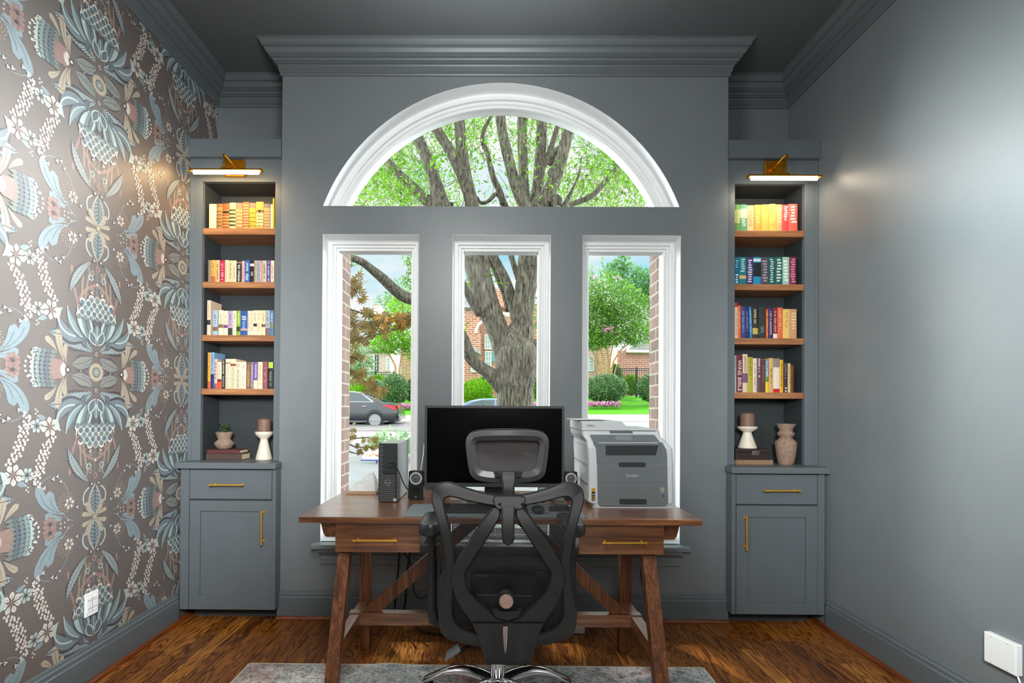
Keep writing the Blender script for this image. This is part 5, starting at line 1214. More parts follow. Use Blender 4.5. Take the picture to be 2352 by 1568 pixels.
def YC(v):     # depth of the chair back at a given image height (leans away towards the seat)
    if v < 1137: return 1.745+.05*max(0, (1137-v)/150)
    return 1.745 - .03*sin(pi*min(1, (v-1137)/190)) + .24*max(0, (v-1330)/190)**1.6
def C(u, v, dy=0.): p = P(u, v, YC(v)); return Vector((p.x, p.y+dy, p.z))
ch = thing('office_chair', 'black mesh ergonomic office chair with headrest and chrome base', 'chair', (P(1145, 1545, 2.12).x, 2.12, .012))
CXU = 1166.5
def sym(pts): return [(2*CXU-u, v) for u, v in pts]
def catmull(pts, n=6):
    out = []
    for i in range(len(pts)-1):
        p0, p1, p2, p3 = pts[max(0,i-1)], pts[i], pts[i+1], pts[min(len(pts)-1,i+2)]
        for k in range(n):
            s = k/n; out.append(tuple(.5*((2*p1[j])+(-p0[j]+p2[j])*s+(2*p0[j]-5*p1[j]+4*p2[j]-p3[j])*s*s+(-p0[j]+3*p1[j]-3*p2[j]+p3[j])*s**3) for j in range(len(p1))))
    out.append(tuple(pts[-1])); return out
def bar(mb, L, R, th=.026, dy=0., mi=0, chamfer=.006):
    """solid flat bar between two outlines (pixel points), following the curved back"""
    rings = []
    for a, b in zip(L, R):
        A, B = C(*a, dy), C(*b, dy); t_ = (B-A)
        if t_.length < 1e-6: t_ = Vector((1e-4,0,0))
        e = t_.normalized()*min(chamfer, t_.length*.3)
        o = Vector((0, 1, 0))
        rings.append([A+o*chamfer, A+e, B-e, B+o*chamfer, B+o*(th-chamfer), B-e+o*th, A+e+o*th, A+o*(th-chamfer)])
    mb.loft(rings, mi, smooth=True, cap=True)
# outer butterfly frame
outL = [(1166.5,1138),(1140,1137),(1110,1132),(1075,1122),(1050,1113),(1030,1107.5),(1010,1110),(996,1121),(990.5,1140),(993,1160),(1001,1188),(1011,1225),(1018,1262),(1022,1300),(1020,1332),(1013.5,1370),(1007.5,1405),(1009,1438),(1019,1461),(1043,1473),(1080,1483),(1112,1489)]
inL = [(1166.5,1166),(1142,1164),(1112,1159),(1076,1152),(1055,1146),(1040,1142.5),(1030,1142),(1022,1146),(1019.5,1155),(1022,1168),(1028.5,1195),(1036.5,1228),(1043,1262),(1047,1296),(1045.5,1332),(1041,1365),(1038,1398),(1041,1421),(1050,1436),(1064,1446),(1088,1455),(1115,1461)]
o_, i_ = catmull(outL), catmull(inL)
mb = MB(); bar(mb, o_, i_); bar(mb, [p for p in sym(o_)][::-1], [p for p in sym(i_)][::-1])
mb.build('back_frame', M_cf, ch)
# diagonal yoke: from the headrest bracket out to the frame, then in again to the lumbar spine
yl = [(1132,1164),(1118,1180),(1100,1206),(1075,1245),(1050,1284),(1037,1312),(1036,1335),(1046,1366),(1062,1397),(1082,1425),(1092,1445)]
yr = [(1150,1166),(1149,1185),(1135,1210),(1110,1250),(1086,1287),(1071,1310),(1069,1328),(1079,1358),(1103,1382),(1136,1411),(1160,1426)]
a, b = catmull(yl), catmull(yr)
mb = MB(); bar(mb, a, b, .03, -.012); bar(mb, sym(b), sym(a), .03, -.012); mb.build('yoke', M_cf, ch)
# spine plate below
sl = [(1084,1427),(1095,1452),(1104,1478),(1109,1500),(1114,1516),(1122,1521)]; sr = [(1160,1426.5),(1164,1440),(1166,1470),(1166,1500),(1166,1516),(1166.5,1521)]
a, b = catmull(sl), catmull(sr); mb = MB(); bar(mb, a, sym(a), .045, -.016); mb.build('spine', M_cf, ch)
sl = [(1156,1434),(1158,1432),(1159,1446),(1160,1470),(1161,1492),(1162,1494.5)]; a = [(1154.8,1433),(1154.8,1445),(1156,1465),(1157.2,1485),(1158.6,1494)]; b = [(1166,1433),(1165.8,1445),(1164.4,1465),(1163,1485),(1161.6,1494)]
mb = MB(); bar(mb, a, b, .004, -.0185, chamfer=.001); mb.build('badge', mat('polished_badge', (226,206,196), .18, metal=.9), ch)
# mesh panel
rows_ = [(1150, 1035, 1), (1185, 1026, 1), (1230, 1036, 1), (1280, 1044, 1), (1330, 1042, 1), (1380, 1036, 1), (1425, 1042, 1), (1455, 1085, 1)]
mb = MB(); rings = []
for v, ul, _ in rows_:
    rings.append([C(ul+(2*CXU-2*ul)*i/12, v, .018) for i in range(13)])
mb.loft(rings, smooth=True, cap=False, closed=False); mb.build('back_mesh', M_mesh, ch)
# headrest
hl = [(1071,1005),(1084,994),(1110,990),(1166.5,987.5)]
hp = catmull([(1166.5,987.5),(1120,989),(1087,994),(1073,1003),(1068,1018),(1070,1045),(1075,1080),(1080,1094),(1092,1104),(1120,1109),(1166.5,1111)])
hout = hp + [p for p in sym(hp)][::-1][1:-1]
hi_ = catmull([(1166.5,1011),(1125,1012),(1100,1013.5),(1093,1018),(1091.5,1026),(1096,1050),(1100,1070),(1105,1079),(1114,1083),(1135,1085),(1166.5,1086)])
hin = hi_ + [p for p in sym(hi_)][::-1][1:-1]
m_ = min(len(hout), len(hin)); hout, hin = hout[:m_], hin[:m_]
sc_ = lambda pts, s: [(CXU+(u-CXU)*s, 1049+(v-1049)*s) for u, v in pts]
mid_ = [((a[0]+b[0])/2, (a[1]+b[1])/2) for a, b in zip(hout, hin)]
YH = 1.80
def HP(u, v, dy): p = P(u, v, YH); x = (u-CXU)/100; return Vector((p.x, YH+dy+.035*x*x, p.z))
mb = MB(); mb.loft([[HP(*p, .032) for p in hin], [HP(*p, .012) for p in hin], [HP(*p, -.002) for p in mid_], [HP(*p, .004) for p in sc_(hout, .985)], [HP(*p, .022) for p in hout], [HP(*p, .05) for p in sc_(hout, .985)]], smooth=True, cap=False)
mb.build('headrest_shell', mat('grey_sheen_headrest_plastic', (84,84,85), .34, spec=.55), ch)
mb = MB(); big = sc_(hout, .99); mb.loft([[HP(*p, .033) for p in sc_(hin, 1.04)], [HP(*p, .036) for p in hin]], smooth=True, cap=True); mb.build('headrest_panel', mat('grey_headrest_fabric', (92,88,89), .8, var=.08, scale=300, bump=.2, bscale=900), ch)
mb = MB(); mb.loft([[HP(u, v-2, .052) for u, v in sc_(hout, .98)], [HP(u, v-2.5, .075) for u, v in sc_(hout, 1.0)], [HP(u, v-2, .10) for u, v in sc_(hout, .9)]], smooth=True, cap=True); mb.build('headrest_cushion', M_cpad, ch)
# neck post, bracket, slide
mb = MB(); pa_ = catmull([(1150,1083,.02),(1151,1100,.0),(1154,1120,-.01),(1154,1146,-.012)]); L = [(u, v) for u, v, d in pa_]; rg = []
for u, v, d in pa_:
    A = P(u, v, 1.775+d); B = P(2*CXU-u+3, v, 1.775+d); rg.append([A, A+Vector((.006,-.006,0)), B+Vector((-.006,-.006,0)), B, B+Vector((0,.018,0)), A+Vector((0,.018,0))])
mb.loft(rg, smooth=False); mb.build('headrest_post', M_cf, ch)
for s in (1, -1):
    uu = lambda u: u if s > 0 else 2*CXU-u+1
    pl = [(1132,1082),(1147,1082),(1153,1094),(1150,1097),(1138,1095)]; q_ = [P(uu(u), v, 1.785) for u, v in pl]
    MB().hexa(q_, [p+Vector((0,.012,0)) for p in q_]).build('headrest_clamp', M_cf, ch, fix=True, bev=.002)
mb = MB(); pl = [(1138,1137),(1196,1137),(1206,1141),(1203,1157),(1196,1167),(1142,1167),(1134,1158),(1131,1141)]; q_ = [C(u+1, v, -.022) for u, v in pl]
mb.hexa(q_, [p+Vector((0,.045,0)) for p in q_]); mb.build('headrest_bracket', M_cf, ch, fix=True, bev=.004, seg=3)
mb = MB()
for u in (1147.5, 1199): p = C(u, 1155, -.0225); mb.tube([p, p+Vector((0,-.0015,0))], .0055, 12)
mb.build('bracket_screw', M_blacksoft, ch)
mb = MB(); L = catmull([(1150,1160),(1151,1185),(1152,1220),(1152.5,1234),(1156,1243),(1163,1248)]); bar(mb, L, sym(L), .014, -.026); mb.build('slide_plate', M_cf, ch)
# lumbar pad and knob
YLb = 1.80
def LB(u, v, dy): p = P(u, v, YLb); return Vector((p.x, YLb+dy+.03*((u-CXU)/80)**2, p.z))
lo_ = [P(u, v, YLb) for u, v in ((1079,1366),(1252,1308))]
def rr_px(u0, u1, v0, v1, r): return [(u, v) for u, v in rrect(u0, u1, v0, v1, r, 5)]
mb = MB(); A = rr_px(1079, 1236, 1309, 1378, 14); Bq = rr_px(1083, 1232, 1314, 1374, 12); mb.loft([[LB(*p, -.004) for p in Bq], [LB(*p, .006) for p in A], [LB(*p, .03) for p in A]], smooth=False, cap=True); mb.build('lumbar_pad', M_foam, ch, fix=True)
mb = MB(); A = rr_px(1086, 1230, 1322, 1374, 10); mb.loft([[LB(*p, -.013) for p in rr_px(1090, 1226, 1326, 1371, 8)], [LB(*p, -.005) for p in A]], smooth=False); mb.build('lumbar_plate', M_cf, ch, fix=True)
kc = P(1162.5, 1378, 1.735); Mk = Matrix.Rotation(radians(82), 3, 'X')
kn = thing  # (the knob is a part of the chair)
mb = MB(); rk = 18.5*1.735/F
prof = [(0, -.03), (rk*1.05, -.03), (rk*1.08, -.008), (rk*.95, .0)]
mb.lathe([(0,-.05),(rk*1.05,-.05),(rk*1.08,-.012),(rk*.98,-.006)], kc, 32, M=Mk)
for i in range(30):
    a_ = 2*pi*i/30; d = Mk @ Vector((rk*.98*cos(a_), rk*.98*sin(a_), 0)); ax = Mk @ Vector((0,0,1)); mb.tube([kc+d+ax*-.004, kc+d*.95+ax*.016], .0014, 5)
mb.lathe([(rk*.98,-.006),(rk*.93,.016),(0,.0165)], kc, 32, M=Mk); kb_ = mb.build('lumbar_knob', M_cf, ch)
MB().lathe([(rk*.84,.017),(rk*.82,.0195),(0,.0205)], kc, 32, M=Mk).build('knob_cap', mat('copper_rose_cap', (206,172,158), .3, metal=.6, var=.1, scale=120), kb_)
mb = MB(); q_ = [C(u, v, -.02) for u, v in ((1128,1394),(1138,1398),(1190,1398),(1198,1394),(1190,1412),(1164,1420),(1138,1412))]; mb.hexa(q_, [p+Vector((0,.03,0)) for p in q_]); mb.build('knob_collar', M_cf, ch, fix=True, bev=.003)
# seat
sx = P(1163, 1380, 2.1).x; zs0, zs1 = .425, .505
mb = MB(); ring = []
for z, g in ((zs0, .93), (zs0+.02, 1.0), (zs1-.02, 1.0), (zs1, .93)):
    ring.append([(sx+(x)*g, 2.16+(y)*g, z+.05*max(0, abs(x)/.25-.6)) for x, y in rrect(-.255, .255, -.235, .245, .11, 6)])
mb.loft(ring, smooth=True); mb.build('seat', M_cpad, ch)
mb = MB(); mb.box((sx-.13, 2.0, .375), (sx+.13, 2.30, .424)); mb.box((sx-.07, 2.02, .335), (sx+.07, 2.22, .3755)); mb.build('tilt_mechanism', M_cf, ch, bev=.006)
mb = MB(); mb.hexa([C(1118,1518,.02), C(1213,1518,.02), C(1206,1490,.03), C(1125,1490,.03)], [Vector((sx-.05,2.05,.38)), Vector((sx+.05,2.05,.38)), Vector((sx+.05,2.05,.42)), Vector((sx-.05,2.05,.42))]); mb.build('back_support', M_cf, ch, fix=True)
pc = P(1016, 1385, 1.90); mb = MB(); mb.ball((pc.x+.008, 1.97, pc.z), (.034, .10, .115), 20); mb.build('side_cushion', M_cpad, ch)
# arms
for s in (-1, 1):
    Yr = 1.93
    pc = P(988 if s < 0 else 1318, 1208 if s < 0 else 1210, Yr)
    rg = []; x0 = pc.x
    for z, g in ((pc.z-.028, .86), (pc.z-.02, .97), (pc.z+.002, 1.0), (pc.z+.018, .95), (pc.z+.024, .78)):
        rg.append([(x0+x*g-(s*.004), Yr+.06+y*g, z) for x, y in rrect(-.044, .044, -.125, .125, .042, 6)])
    MB().loft(rg, smooth=True).build('armrest', M_pu, ch)
    mb = MB(); xa = x0-s*.002; mb.tube([(xa, Yr+.05, pc.z-.028), (xa, Yr+.05, pc.z-.14)], .017, 14); mb.tube([(xa, Yr+.05, pc.z-.13), (xa, Yr+.06, pc.z-.33)], .0205, 14)
    mb.box((xa-s*.028-.006, Yr+.03, pc.z-.30), (xa-s*.028+.006, Yr+.08, pc.z-.09))
    mb.build('arm_post', M_cf, ch)
    mb = MB(); mb.tube([(xa, Yr+.06, pc.z-.32), (xa-s*.005, Yr+.08, pc.z-.385), (xa-s*.05, Yr+.10, .40), (sx+s*.13, 2.1, .395)], [.02,.022,.022,.02], 12); mb.build('arm_bracket', M_cf, ch)
# lever
mb = MB(); A, B = P(1086, 1478, 2.0), P(1052, 1499, 1.98); mb.tube([A, B], .0075, 12)
nn = 16
for i in range(nn): p = A.lerp(B, i/nn); q_ = A.lerp(B, (i+.4)/nn); mb.tube([p, q_], .0092, 12)
mb.build('lever_rod', M_blacksoft, ch)
mb = MB(); pl = [(1056,1486),(1058,1497),(1054,1500),(1034,1512),(1022,1520.5),(1020.5,1516),(1025,1504),(1052,1485)]; q_ = [P(u, v, 1.97) for u, v in pl]; mb.hexa(q_, [p+Vector((.0,.03,.004)) for p in q_])
mb.build('lever_paddle', mat('grey_lever_plastic', (120,124,126), .35), ch, fix=True, bev=.003)
# gas lift and five-star chrome base with casters
bx = P(1143, 1550, 2.12).x; by = 2.12; g0 = .0135
M_gas = mat('chrome_gas_lift', (220,216,216), .12, metal=1.)
mb = MB(); mb.lathe([(.030,.125),(.031,.20),(.030,.225),(0,.225)], (bx, by, 0), 28); mb.lathe([(.0295,.225),(.0295,.38)], (bx, by, 0), 28); mb.build('gas_lift', M_gas, ch)
mb = MB(); mb.lathe([(0,.085),(.045,.085),(.052,.10),(.050,.132),(.036,.142),(.031,.150)], (bx, by, 0), 32)
cast = []
for k in range(5):
    a_ = radians(18+72*k); d = Vector((cos(a_), sin(a_), 0)); sd = Vector((-sin(a_), cos(a_), 0)); rg = []
    for i in range(9):
        s_ = i/8; r = .03+.30*s_; z = .118+.040*sin(pi*min(1, s_*.9+.12))-.040*s_*s_; w = .035-.011*s_; h = .025-.007*s_
        c0 = Vector((bx, by, 0))+d*r+Vector((0,0,z))
        rg.append([c0+sd*(w*cos(q))+Vector((0,0,1))*(h*sin(q)) for q in [2*pi*j/12 for j in range(12)]])
    mb.loft(rg, smooth=True); cast.append(Vector((bx, by, 0))+d*.315)
mb.build('star_base', M_chrome, ch)
for c0 in cast:
    cm = MB(); cm.lathe([(.0, -.022), (.026, -.022), (.03, -.018), (.03, -.006), (.012, -.004), (.012, .004), (.03, .006), (.03, .018), (.026, .022), (0, .022)], (c0.x, c0.y, g0+.0305), 24, M=Matrix.Rotation(radians(90), 3, 'Y'))
    cm.tube([(c0.x, c0.y, g0+.05), (c0.x, c0.y, .10)], .010, 10); cm.box((c0.x-.02, c0.y-.018, g0+.048), (c0.x+.02, c0.y+.018, g0+.066)); cm.build('caster', M_blacksoft, ch)
# ================================================================== outside the windows
# ---- ground: path and drive in front of the house, street, kerb, opposite lawn (the far side lies higher)
GZ = .42
M_conc = mat('pale_concrete', (158,150,142), .85, var=.08, scale=1.5, bump=.2, bscale=40)
M_asph = mat('grey_road_asphalt', (118,117,116), .9, var=.08, scale=2)
M_nearlawn = mat('shaded_front_ground', (98,102,103), .95, var=.15, scale=2.5)  # tree shade on the front ground put into this darker grey
def slabz(name, y0, y1, zl0, zr0, zl1, zr1, m, x0=-30, x1=30, th=.2):
    lo = [(x0, y0, zl0-th), (x1, y0, zr0-th), (x1, y1, zr1-th), (x0, y1, zl1-th)]; hi = [(x0, y0, zl0), (x1, y0, zr0), (x1, y1, zr1), (x0, y1, zl1)]
    return struct(MB().hexa(lo, hi).build(name, m))
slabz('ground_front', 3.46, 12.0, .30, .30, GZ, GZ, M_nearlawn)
slabz('sidewalk_front', 12.005, 18.2, GZ, GZ, GZ, GZ, M_conc)
slabz('street_road', 18.205, 22.0, GZ, GZ+.06, GZ+.1, GZ+.45, M_asph)
zlk, zrk = P(940, 955, 24.5).z, P(1420, 948, 24.5).z
kx = (zrk-zlk)/(P(1420,948,24.5).x-P(940,955,24.5).x); zk = lambda x: zlk+kx*(x-P(940,955,24.5).x)
slabz('sidewalk_far', 22.005, 24.5, GZ+.12, GZ+.47, zk(-30)*0+zk(-14)-.0, zk(14), M_conc)
zl_, zr_ = P(940, 912, 31).z, P(1420, 905, 31).z
kx2 = (zr_-zl_)/(P(1420,905,31).x-P(940,912,31).x); zk2 = lambda x: zl_+kx2*(x-P(940,912,31).x)
M_grass = mat('mown_lawn_green', (70,142,18), .9, var=.22, scale=9, spec=.1, bump=.5, bscale=60)
slabz('lawn_far', 24.505, 34, zk(-14), zk(14), zk2(-14), zk2(14), M_grass, -22, 22)
slabz('ground_far', 34.005, 60, zk2(-14), zk2(14), zk2(-14), zk2(14), M_grass, -40, 40)
gl_ = zk2(0)
rngF = random.Random(11)
def gz(x, y): return zk(x)+(zk2(x)-zk(x))*max(0, min(1, (y-24.5)/6.5))

# ---- leaf makers
def leaf(mb, p, d, n, L, W, mi=0, shape='oval'):
    d = d.normalized(); s = d.cross(n); s = s.normalized() if s.length > 1e-6 else d.orthogonal().normalized()
    if shape == 'oval':
        mb.add([p, p+d*L*.45+s*W*.5, p+d*L, p+d*L*.45-s*W*.5], [(0,1,2,3)], mi)
    elif shape == 'oak':
        pr = [(0,.02),(.15,.10),(.24,.34),(.36,.14),(.5,.5),(.62,.16),(.74,.40),(.84,.13),(1,0)]
        vs = [p+d*(L*t)+s*(W*w) for t, w in pr]+[p+d*(L*t)-s*(W*w) for t, w in pr[-2::-1]]
        mb.add(vs, [tuple(range(len(vs)))], mi)
    elif shape == 'maple':
        vs = []; fs = []
        angs = (-118,-72,-34,0,34,72,118); ls = (.45,.75,.95,1.0,.95,.75,.45)
        for a, l in zip(angs, ls):
            a = radians(a); dd = d*cos(a)+s*sin(a); ss = -d*sin(a)+s*cos(a); b = len(vs)
            vs += [p, p+dd*(L*l*.45)+ss*W*.10, p+dd*(L*l), p+dd*(L*l*.45)-ss*W*.10]; fs.append((b,b+1,b+2,b+3))
        mb.add(vs, fs, mi)
def rdir(r): 
    while 1:
        v = Vector((r.uniform(-1,1), r.uniform(-1,1), r.uniform(-1,1)))
        if .05 < v.length < 1: return v.normalized()
def cloud(mb, c, rad, n, L, W, r, shell=.55, shape='oval', droop=.2, mi=0, flat_bottom=None):
    c = Vector(c)
    for i in range(n):
        v = rdir(r); k = shell+(1-shell)*r.random()**.6
        p = Vector((c.x+v.x*rad[0]*k, c.y+v.y*rad[1]*k, c.z+v.z*rad[2]*k))
        if flat_bottom is not None and p.z < flat_bottom: p.z = flat_bottom+r.random()*.05
        d = (v+rdir(r)*.9); d.z -= droop
        leaf(mb, p, d, (v+rdir(r)*.6), L*r.uniform(.7,1.25), W*r.uniform(.8,1.2), mi, shape)
def blob(mb, c, rad, seed, mi=0, seg=20, amp=.14):
    """lumpy closed body inside a shrub so that it is not see-through"""
    r = random.Random(seed); c = Vector(c); n = seg//2; ph = [r.uniform(0,6) for _ in range(6)]
    b = MB(); b.ball((0,0,0), 1, seg)
    vs = []
    for v in b.v:
        v = Vector(v); k = 1+amp*(sin(4*v.x+ph[0])*sin(3.3*v.z+ph[1])+.6*sin(7*v.y+ph[2])*sin(6*v.x+ph[3]))
        vs.append((c.x+v.x*rad[0]*k, c.y+v.y*rad[1]*k, c.z+v.z*rad[2]*k))
    mb.add(vs, b.f, mi, True)
L_oak = leafmat('oak_leaf_green', [(46,88,18), (84,138,24), (110,160,34), (66,112,24), (132,172,50)], .5, .5)
L_yel = leafmat('bright_yellow_green_leaf', [(92,150,16), (124,178,28), (72,124,20), (150,196,44)], .5, .5)
L_mid = leafmat('crape_myrtle_leaf', [(50,98,28), (82,132,40), (118,162,46), (62,114,54), (136,170,76)], .5, .4)
L_dark = leafmat('dark_shrub_leaf', [(62,98,60), (88,122,76), (116,144,100), (146,166,126)], .5, .3)
L_grey = leafmat('silvery_green_leaf', [(120,156,112), (150,180,136), (104,140,100), (170,196,150)], .5, .4)
L_blue = leafmat('bluish_green_leaf', [(50,102,60), (76,126,66), (102,148,64), (60,112,52)], .5, .4)
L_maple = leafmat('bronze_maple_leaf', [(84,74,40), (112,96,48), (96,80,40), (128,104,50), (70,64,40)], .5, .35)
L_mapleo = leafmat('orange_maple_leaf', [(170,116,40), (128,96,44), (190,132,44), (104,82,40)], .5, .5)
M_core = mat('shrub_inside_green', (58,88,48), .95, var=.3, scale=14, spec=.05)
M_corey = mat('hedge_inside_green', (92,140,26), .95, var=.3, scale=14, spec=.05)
t = NT('furrowed_oak_bark'); v = t.coord((34,34,5)); n1 = t.noise(v, 1.0, 5, .6, .8); n2 = t.noise(t.coord((3,3,3)), 1.0, 4)
col = t.ramp(n1, [(.34, lin((50,46,40))), (.48, lin((92,88,77))), (.62, lin((124,119,105))), (.8, lin((150,144,128)))])
col = t.mix(.5, col, t.ramp(n2, [(.3, (.6,.57,.52)), (.7, (1,1,1))]), 'MULTIPLY'); t.set(t.b, 'Base Color', col); t.b.inputs['Roughness'].default_value = .9; t.b.inputs['Specular IOR Level'].default_value = .1
t.bump(n1, .9, .03); M_bark = t.m
M_twig = mat('thin_grey_bark', (120,108,92), .9, var=.2, scale=20, spec=.1)
M_tan = mat('smooth_tan_bark', (168,136,98), .8, var=.15, scale=12, spec=.15)
M_darktw = mat('dark_maple_twig', (58,46,36), .85)

# ---- the big oak in front of the window
YO_ = 9.6; ko = YO_/F
oak = thing('oak_tree', 'large branching oak tree filling the middle window and the arch', 'tree', (P(1192, 950, YO_).x, YO_, GZ-.08))
def limb(pts, dY=(0, 0), sm=4):
    """pts: (u, v, width px)"""
    q_ = catmull([(*p,) for p in pts], sm); n = len(q_); out = []; rs = []
    for i, (u, v, w) in enumerate(q_):
        Y = YO_+dY[0]+(dY[1]-dY[0])*i/(n-1); out.append(P(u, v, Y)); rs.append(max(.01, w/2*Y/F))
    return out, rs
mb = MB()
def addlimb(pts, dY=(0,0), seg=14):
    o, r = limb(pts, dY); 
    rr = random.Random(len(mb.v)); r = [x*(1+rr.uniform(-.03,.03)) for x in r]
    mb.tube(o, r, seg, 0)
addlimb([(1186,1004,112),(1184,975,92),(1184,930,84),(1184,890,84),(1186,850,92),(1187,820,98),(1186,795,86),(1186,770,58),(1188,740,28)], seg=20)
addlimb([(1190,840,58),(1196,795,60),(1199,750,53),(1204,690,48),(1211,640,50),(1217,600,54),(1222,575,56),(1226,530,52),(1238,478,42),(1262,440,34),(1281,392,30),(1297,336,27),(1312,270,24),(1330,180,18)], seg=18)
addlimb([(1172,840,56),(1158,800,54),(1140,750,50),(1120,700,54),(1102,640,56),(1090,585,57),(1084,540,46),(1085,478,32),(1072,420,29),(1064,370,27),(1058,310,26),(1053,250,25),(1048,150,20)], seg=16)
addlimb([(1080,450,28),(1062,404,27),(1040,358,25),(1014,315,23),(990,275,22),(950,200,16)], (0,-.3))
addlimb([(1090,592,38),(1062,560,40),(1036,530,46),(1020,502,50),(1012,472,44),(1000,420,30),(985,375,27),(968,335,26),(948,290,25),(905,200,18)], (.1,.5))
addlimb([(1020,492,44),(985,466,26),(950,432,23),(918,402,21),(890,372,20),(872,345,18),(830,300,12)], (.3,.1))
addlimb([(1040,470,12),(1012,465,12),(976,448,11),(950,432,9)], (.5,.3), 8)
addlimb([(1216,540,60),(1208,480,34),(1196,455,27),(1184,425,26),(1173,385,25),(1161,335,24),(1152,290,22),(1148,240,22),(1140,150,16)], (-.2,-.4))
addlimb([(1214,520,40),(1208,470,26),(1204,435,23),(1202,390,22),(1200,340,22),(1199,290,21),(1199,240,20),(1198,150,16)], (.4,.8))
addlimb([(1222,520,50),(1228,475,32),(1234,440,27),(1239,390,26),(1242,345,25),(1244,300,24),(1247,255,22),(1252,150,18)], (.5,.9))
addlimb([(1240,400,14),(1262,350,14),(1275,310,13),(1290,260,12)], (.6,1.0), 8)
addlimb([(1262,380,16),(1275,352,18),(1292,338,18)], (.2,.0), 8)
addlimb([(1160,478,20),(1156,465,16),(1148,440,15),(1136,415,14),(1127,385,13),(1119,350,12),(1108,322,11),(1112,298,9),(1125,272,7),(1134,255,6)], (.4,.6), 8)
addlimb([(1154,468,13),(1148,452,11),(1138,446,10),(1126,458,9),(1114,466,8),(1102,464,8),(1096,452,6)], (.3,.3), 8)
addlimb([(1184,730,22),(1178,700,24),(1170,668,24),(1160,640,22),(1150,620,21),(1140,600,20),(1131,581,20),(1122,545,18)], (.1,.3), 10)
addlimb([(1166,712,13),(1162,690,13),(1150,655,13),(1136,622,13),(1120,588,13)], (.5,.9), 10)
addlimb([(1204,668,20),(1194,645,17),(1183,616,14),(1173,582,13),(1168,550,10)], (.1,.3), 8)
addlimb([(1165,900,46),(1140,872,38),(1118,852,30),(1100,841,27),(1085,826,28),(1074,805,29),(1062,775,27),(1045,750,22),(1010,730,16)], (0,-.5), 12)
addlimb([(1102,718,24),(1084,692,20),(1072,669,18),(1060,650,19),(1035,640,22),(990,668,26),(955,686,27),(930,682,26),(905,664,25),(882,642,23),(858,622,20),(832,602,17),(805,590,15),(770,570,12)], (0,-2.2), 12)
addlimb([(1205,860,58),(1222,815,36),(1229,800,28),(1226,780,18)], seg=12)
addlimb([(1220,650,40),(1236,612,34),(1250,584,28),(1275,560,22),(1310,540,16)], (.1,.2), 10)
addlimb([(1310,470,12),(1356,452,13),(1380,428,13),(1406,398,12),(1432,366,11),(1470,330,8)], (.8,1.4), 8)
addlimb([(1262,470,36),(1282,455,18),(1284,470,14)], (0,0), 8)
addlimb([(1290,482,16),(1302,462,12),(1316,432,6),(1330,400,5),(1336,360,3)], (.2,.4), 6)
mb.build('trunk', M_bark, oak)
mb = MB()
c = P(1272, 398, YO_-.13); mb.lathe([(.105,-.01),(.12,.01),(.09,.03),(.05,.025),(.0,.03)], c, 14, M=Matrix.Rotation(radians(90), 3, 'X')); mb.build('branch_scar', M_bark, oak)
# crown: leaf sprays at many depths around and above the limbs
mb = MB(); r = random.Random(21); tw = MB()
def spray(u, v, Y, n, R, L=.11, W=.042, shape='oak', target=None):
    c = P(u, v, Y); a0 = rdir(r); tw.tube([c+a0*R*.9+Vector((0,0,R*.5)), c+a0*R*.3, c-a0*R*.6-Vector((0,0,R*.3))], .006, 4)
    for i in range(n):
        p = c+Vector((r.gauss(0,R*.55), r.gauss(0,R*.4), r.gauss(0,R*.42))); d = rdir(r); d.z -= .5
        leaf(mb, p, d, rdir(r)+Vector((0,-.6,.5)), L*r.uniform(.7,1.25), W*r.uniform(.8,1.2), 0, shape)
gaps = [(1145,370,44,70), (1098,400,26,50), (1240,330,20,40), (1225,400,18,40), (985,320,20,36), (1020,400,16,50), (995,455,18,14), (1310,360,26,36), (1330,330,26,30), (1120,460,50,14), (840,440,26,18), (1286,470,20,10), (1440,455,24,16)]
cnt = 0
while cnt < 560:
    u = r.uniform(800, 1500); v = r.uniform(235, 476)
    if any(((u-a)/c_)**2+((v-b)/d_)**2 < 1 for a, b, c_, d_ in gaps): continue
    if 1060 < u < 1290 and r.random() < .35: continue
    spray(u, v, r.uniform(10.6, 16.0), 34, .46); cnt += 1
for i in range(34):
    u = r.uniform(810, 1490); v = r.uniform(300, 470)
    if 940 < u < 1300 and r.random() < .7: continue
    spray(u, v, r.uniform(7.6, 9.2), 22, .26)
for (u, v, n) in ((930,430,40),(950,445,36),(905,430,30),(1000,370,22),(1195,315,16),(1210,312,14),(1260,420,16),(1370,380,44),(1400,350,40),(1350,410,36),(1420,400,40),(1380,330,30)): spray(u, v, 8.8, n, .22)
for (u, v) in ((1072,642),(1080,655),(1125,628),(1150,650),(1068,745),(1062,765)): spray(u, v, 9.3, 9, .09, .08)
for i in range(9): spray(938+r.uniform(-8,14), 585+i*8, 8.6, 9, .10, .10, .03)
for i in range(5): spray(812+r.uniform(-8,14), 582+i*6, 8.6, 8, .10, .10, .03)
for i in range(150):       # the rest of the crown above the view, which shades the house
    a = r.uniform(0, 2*pi); q0 = sqrt(r.random())*5.5
    c = Vector((.8+q0*cos(a), 7.5+q0*sin(a)*.7, r.uniform(9.6, 12.5)))
    for j in range(16):
        p = c+Vector((r.gauss(0,.5), r.gauss(0,.5), r.gauss(0,.3))); d = rdir(r); leaf(mb, p, d, rdir(r)+Vector((0,0,1)), .34, .2)
f_ = mb.build('foliage', L_oak, oak); tag(tw.build('twigs', M_twig, oak))
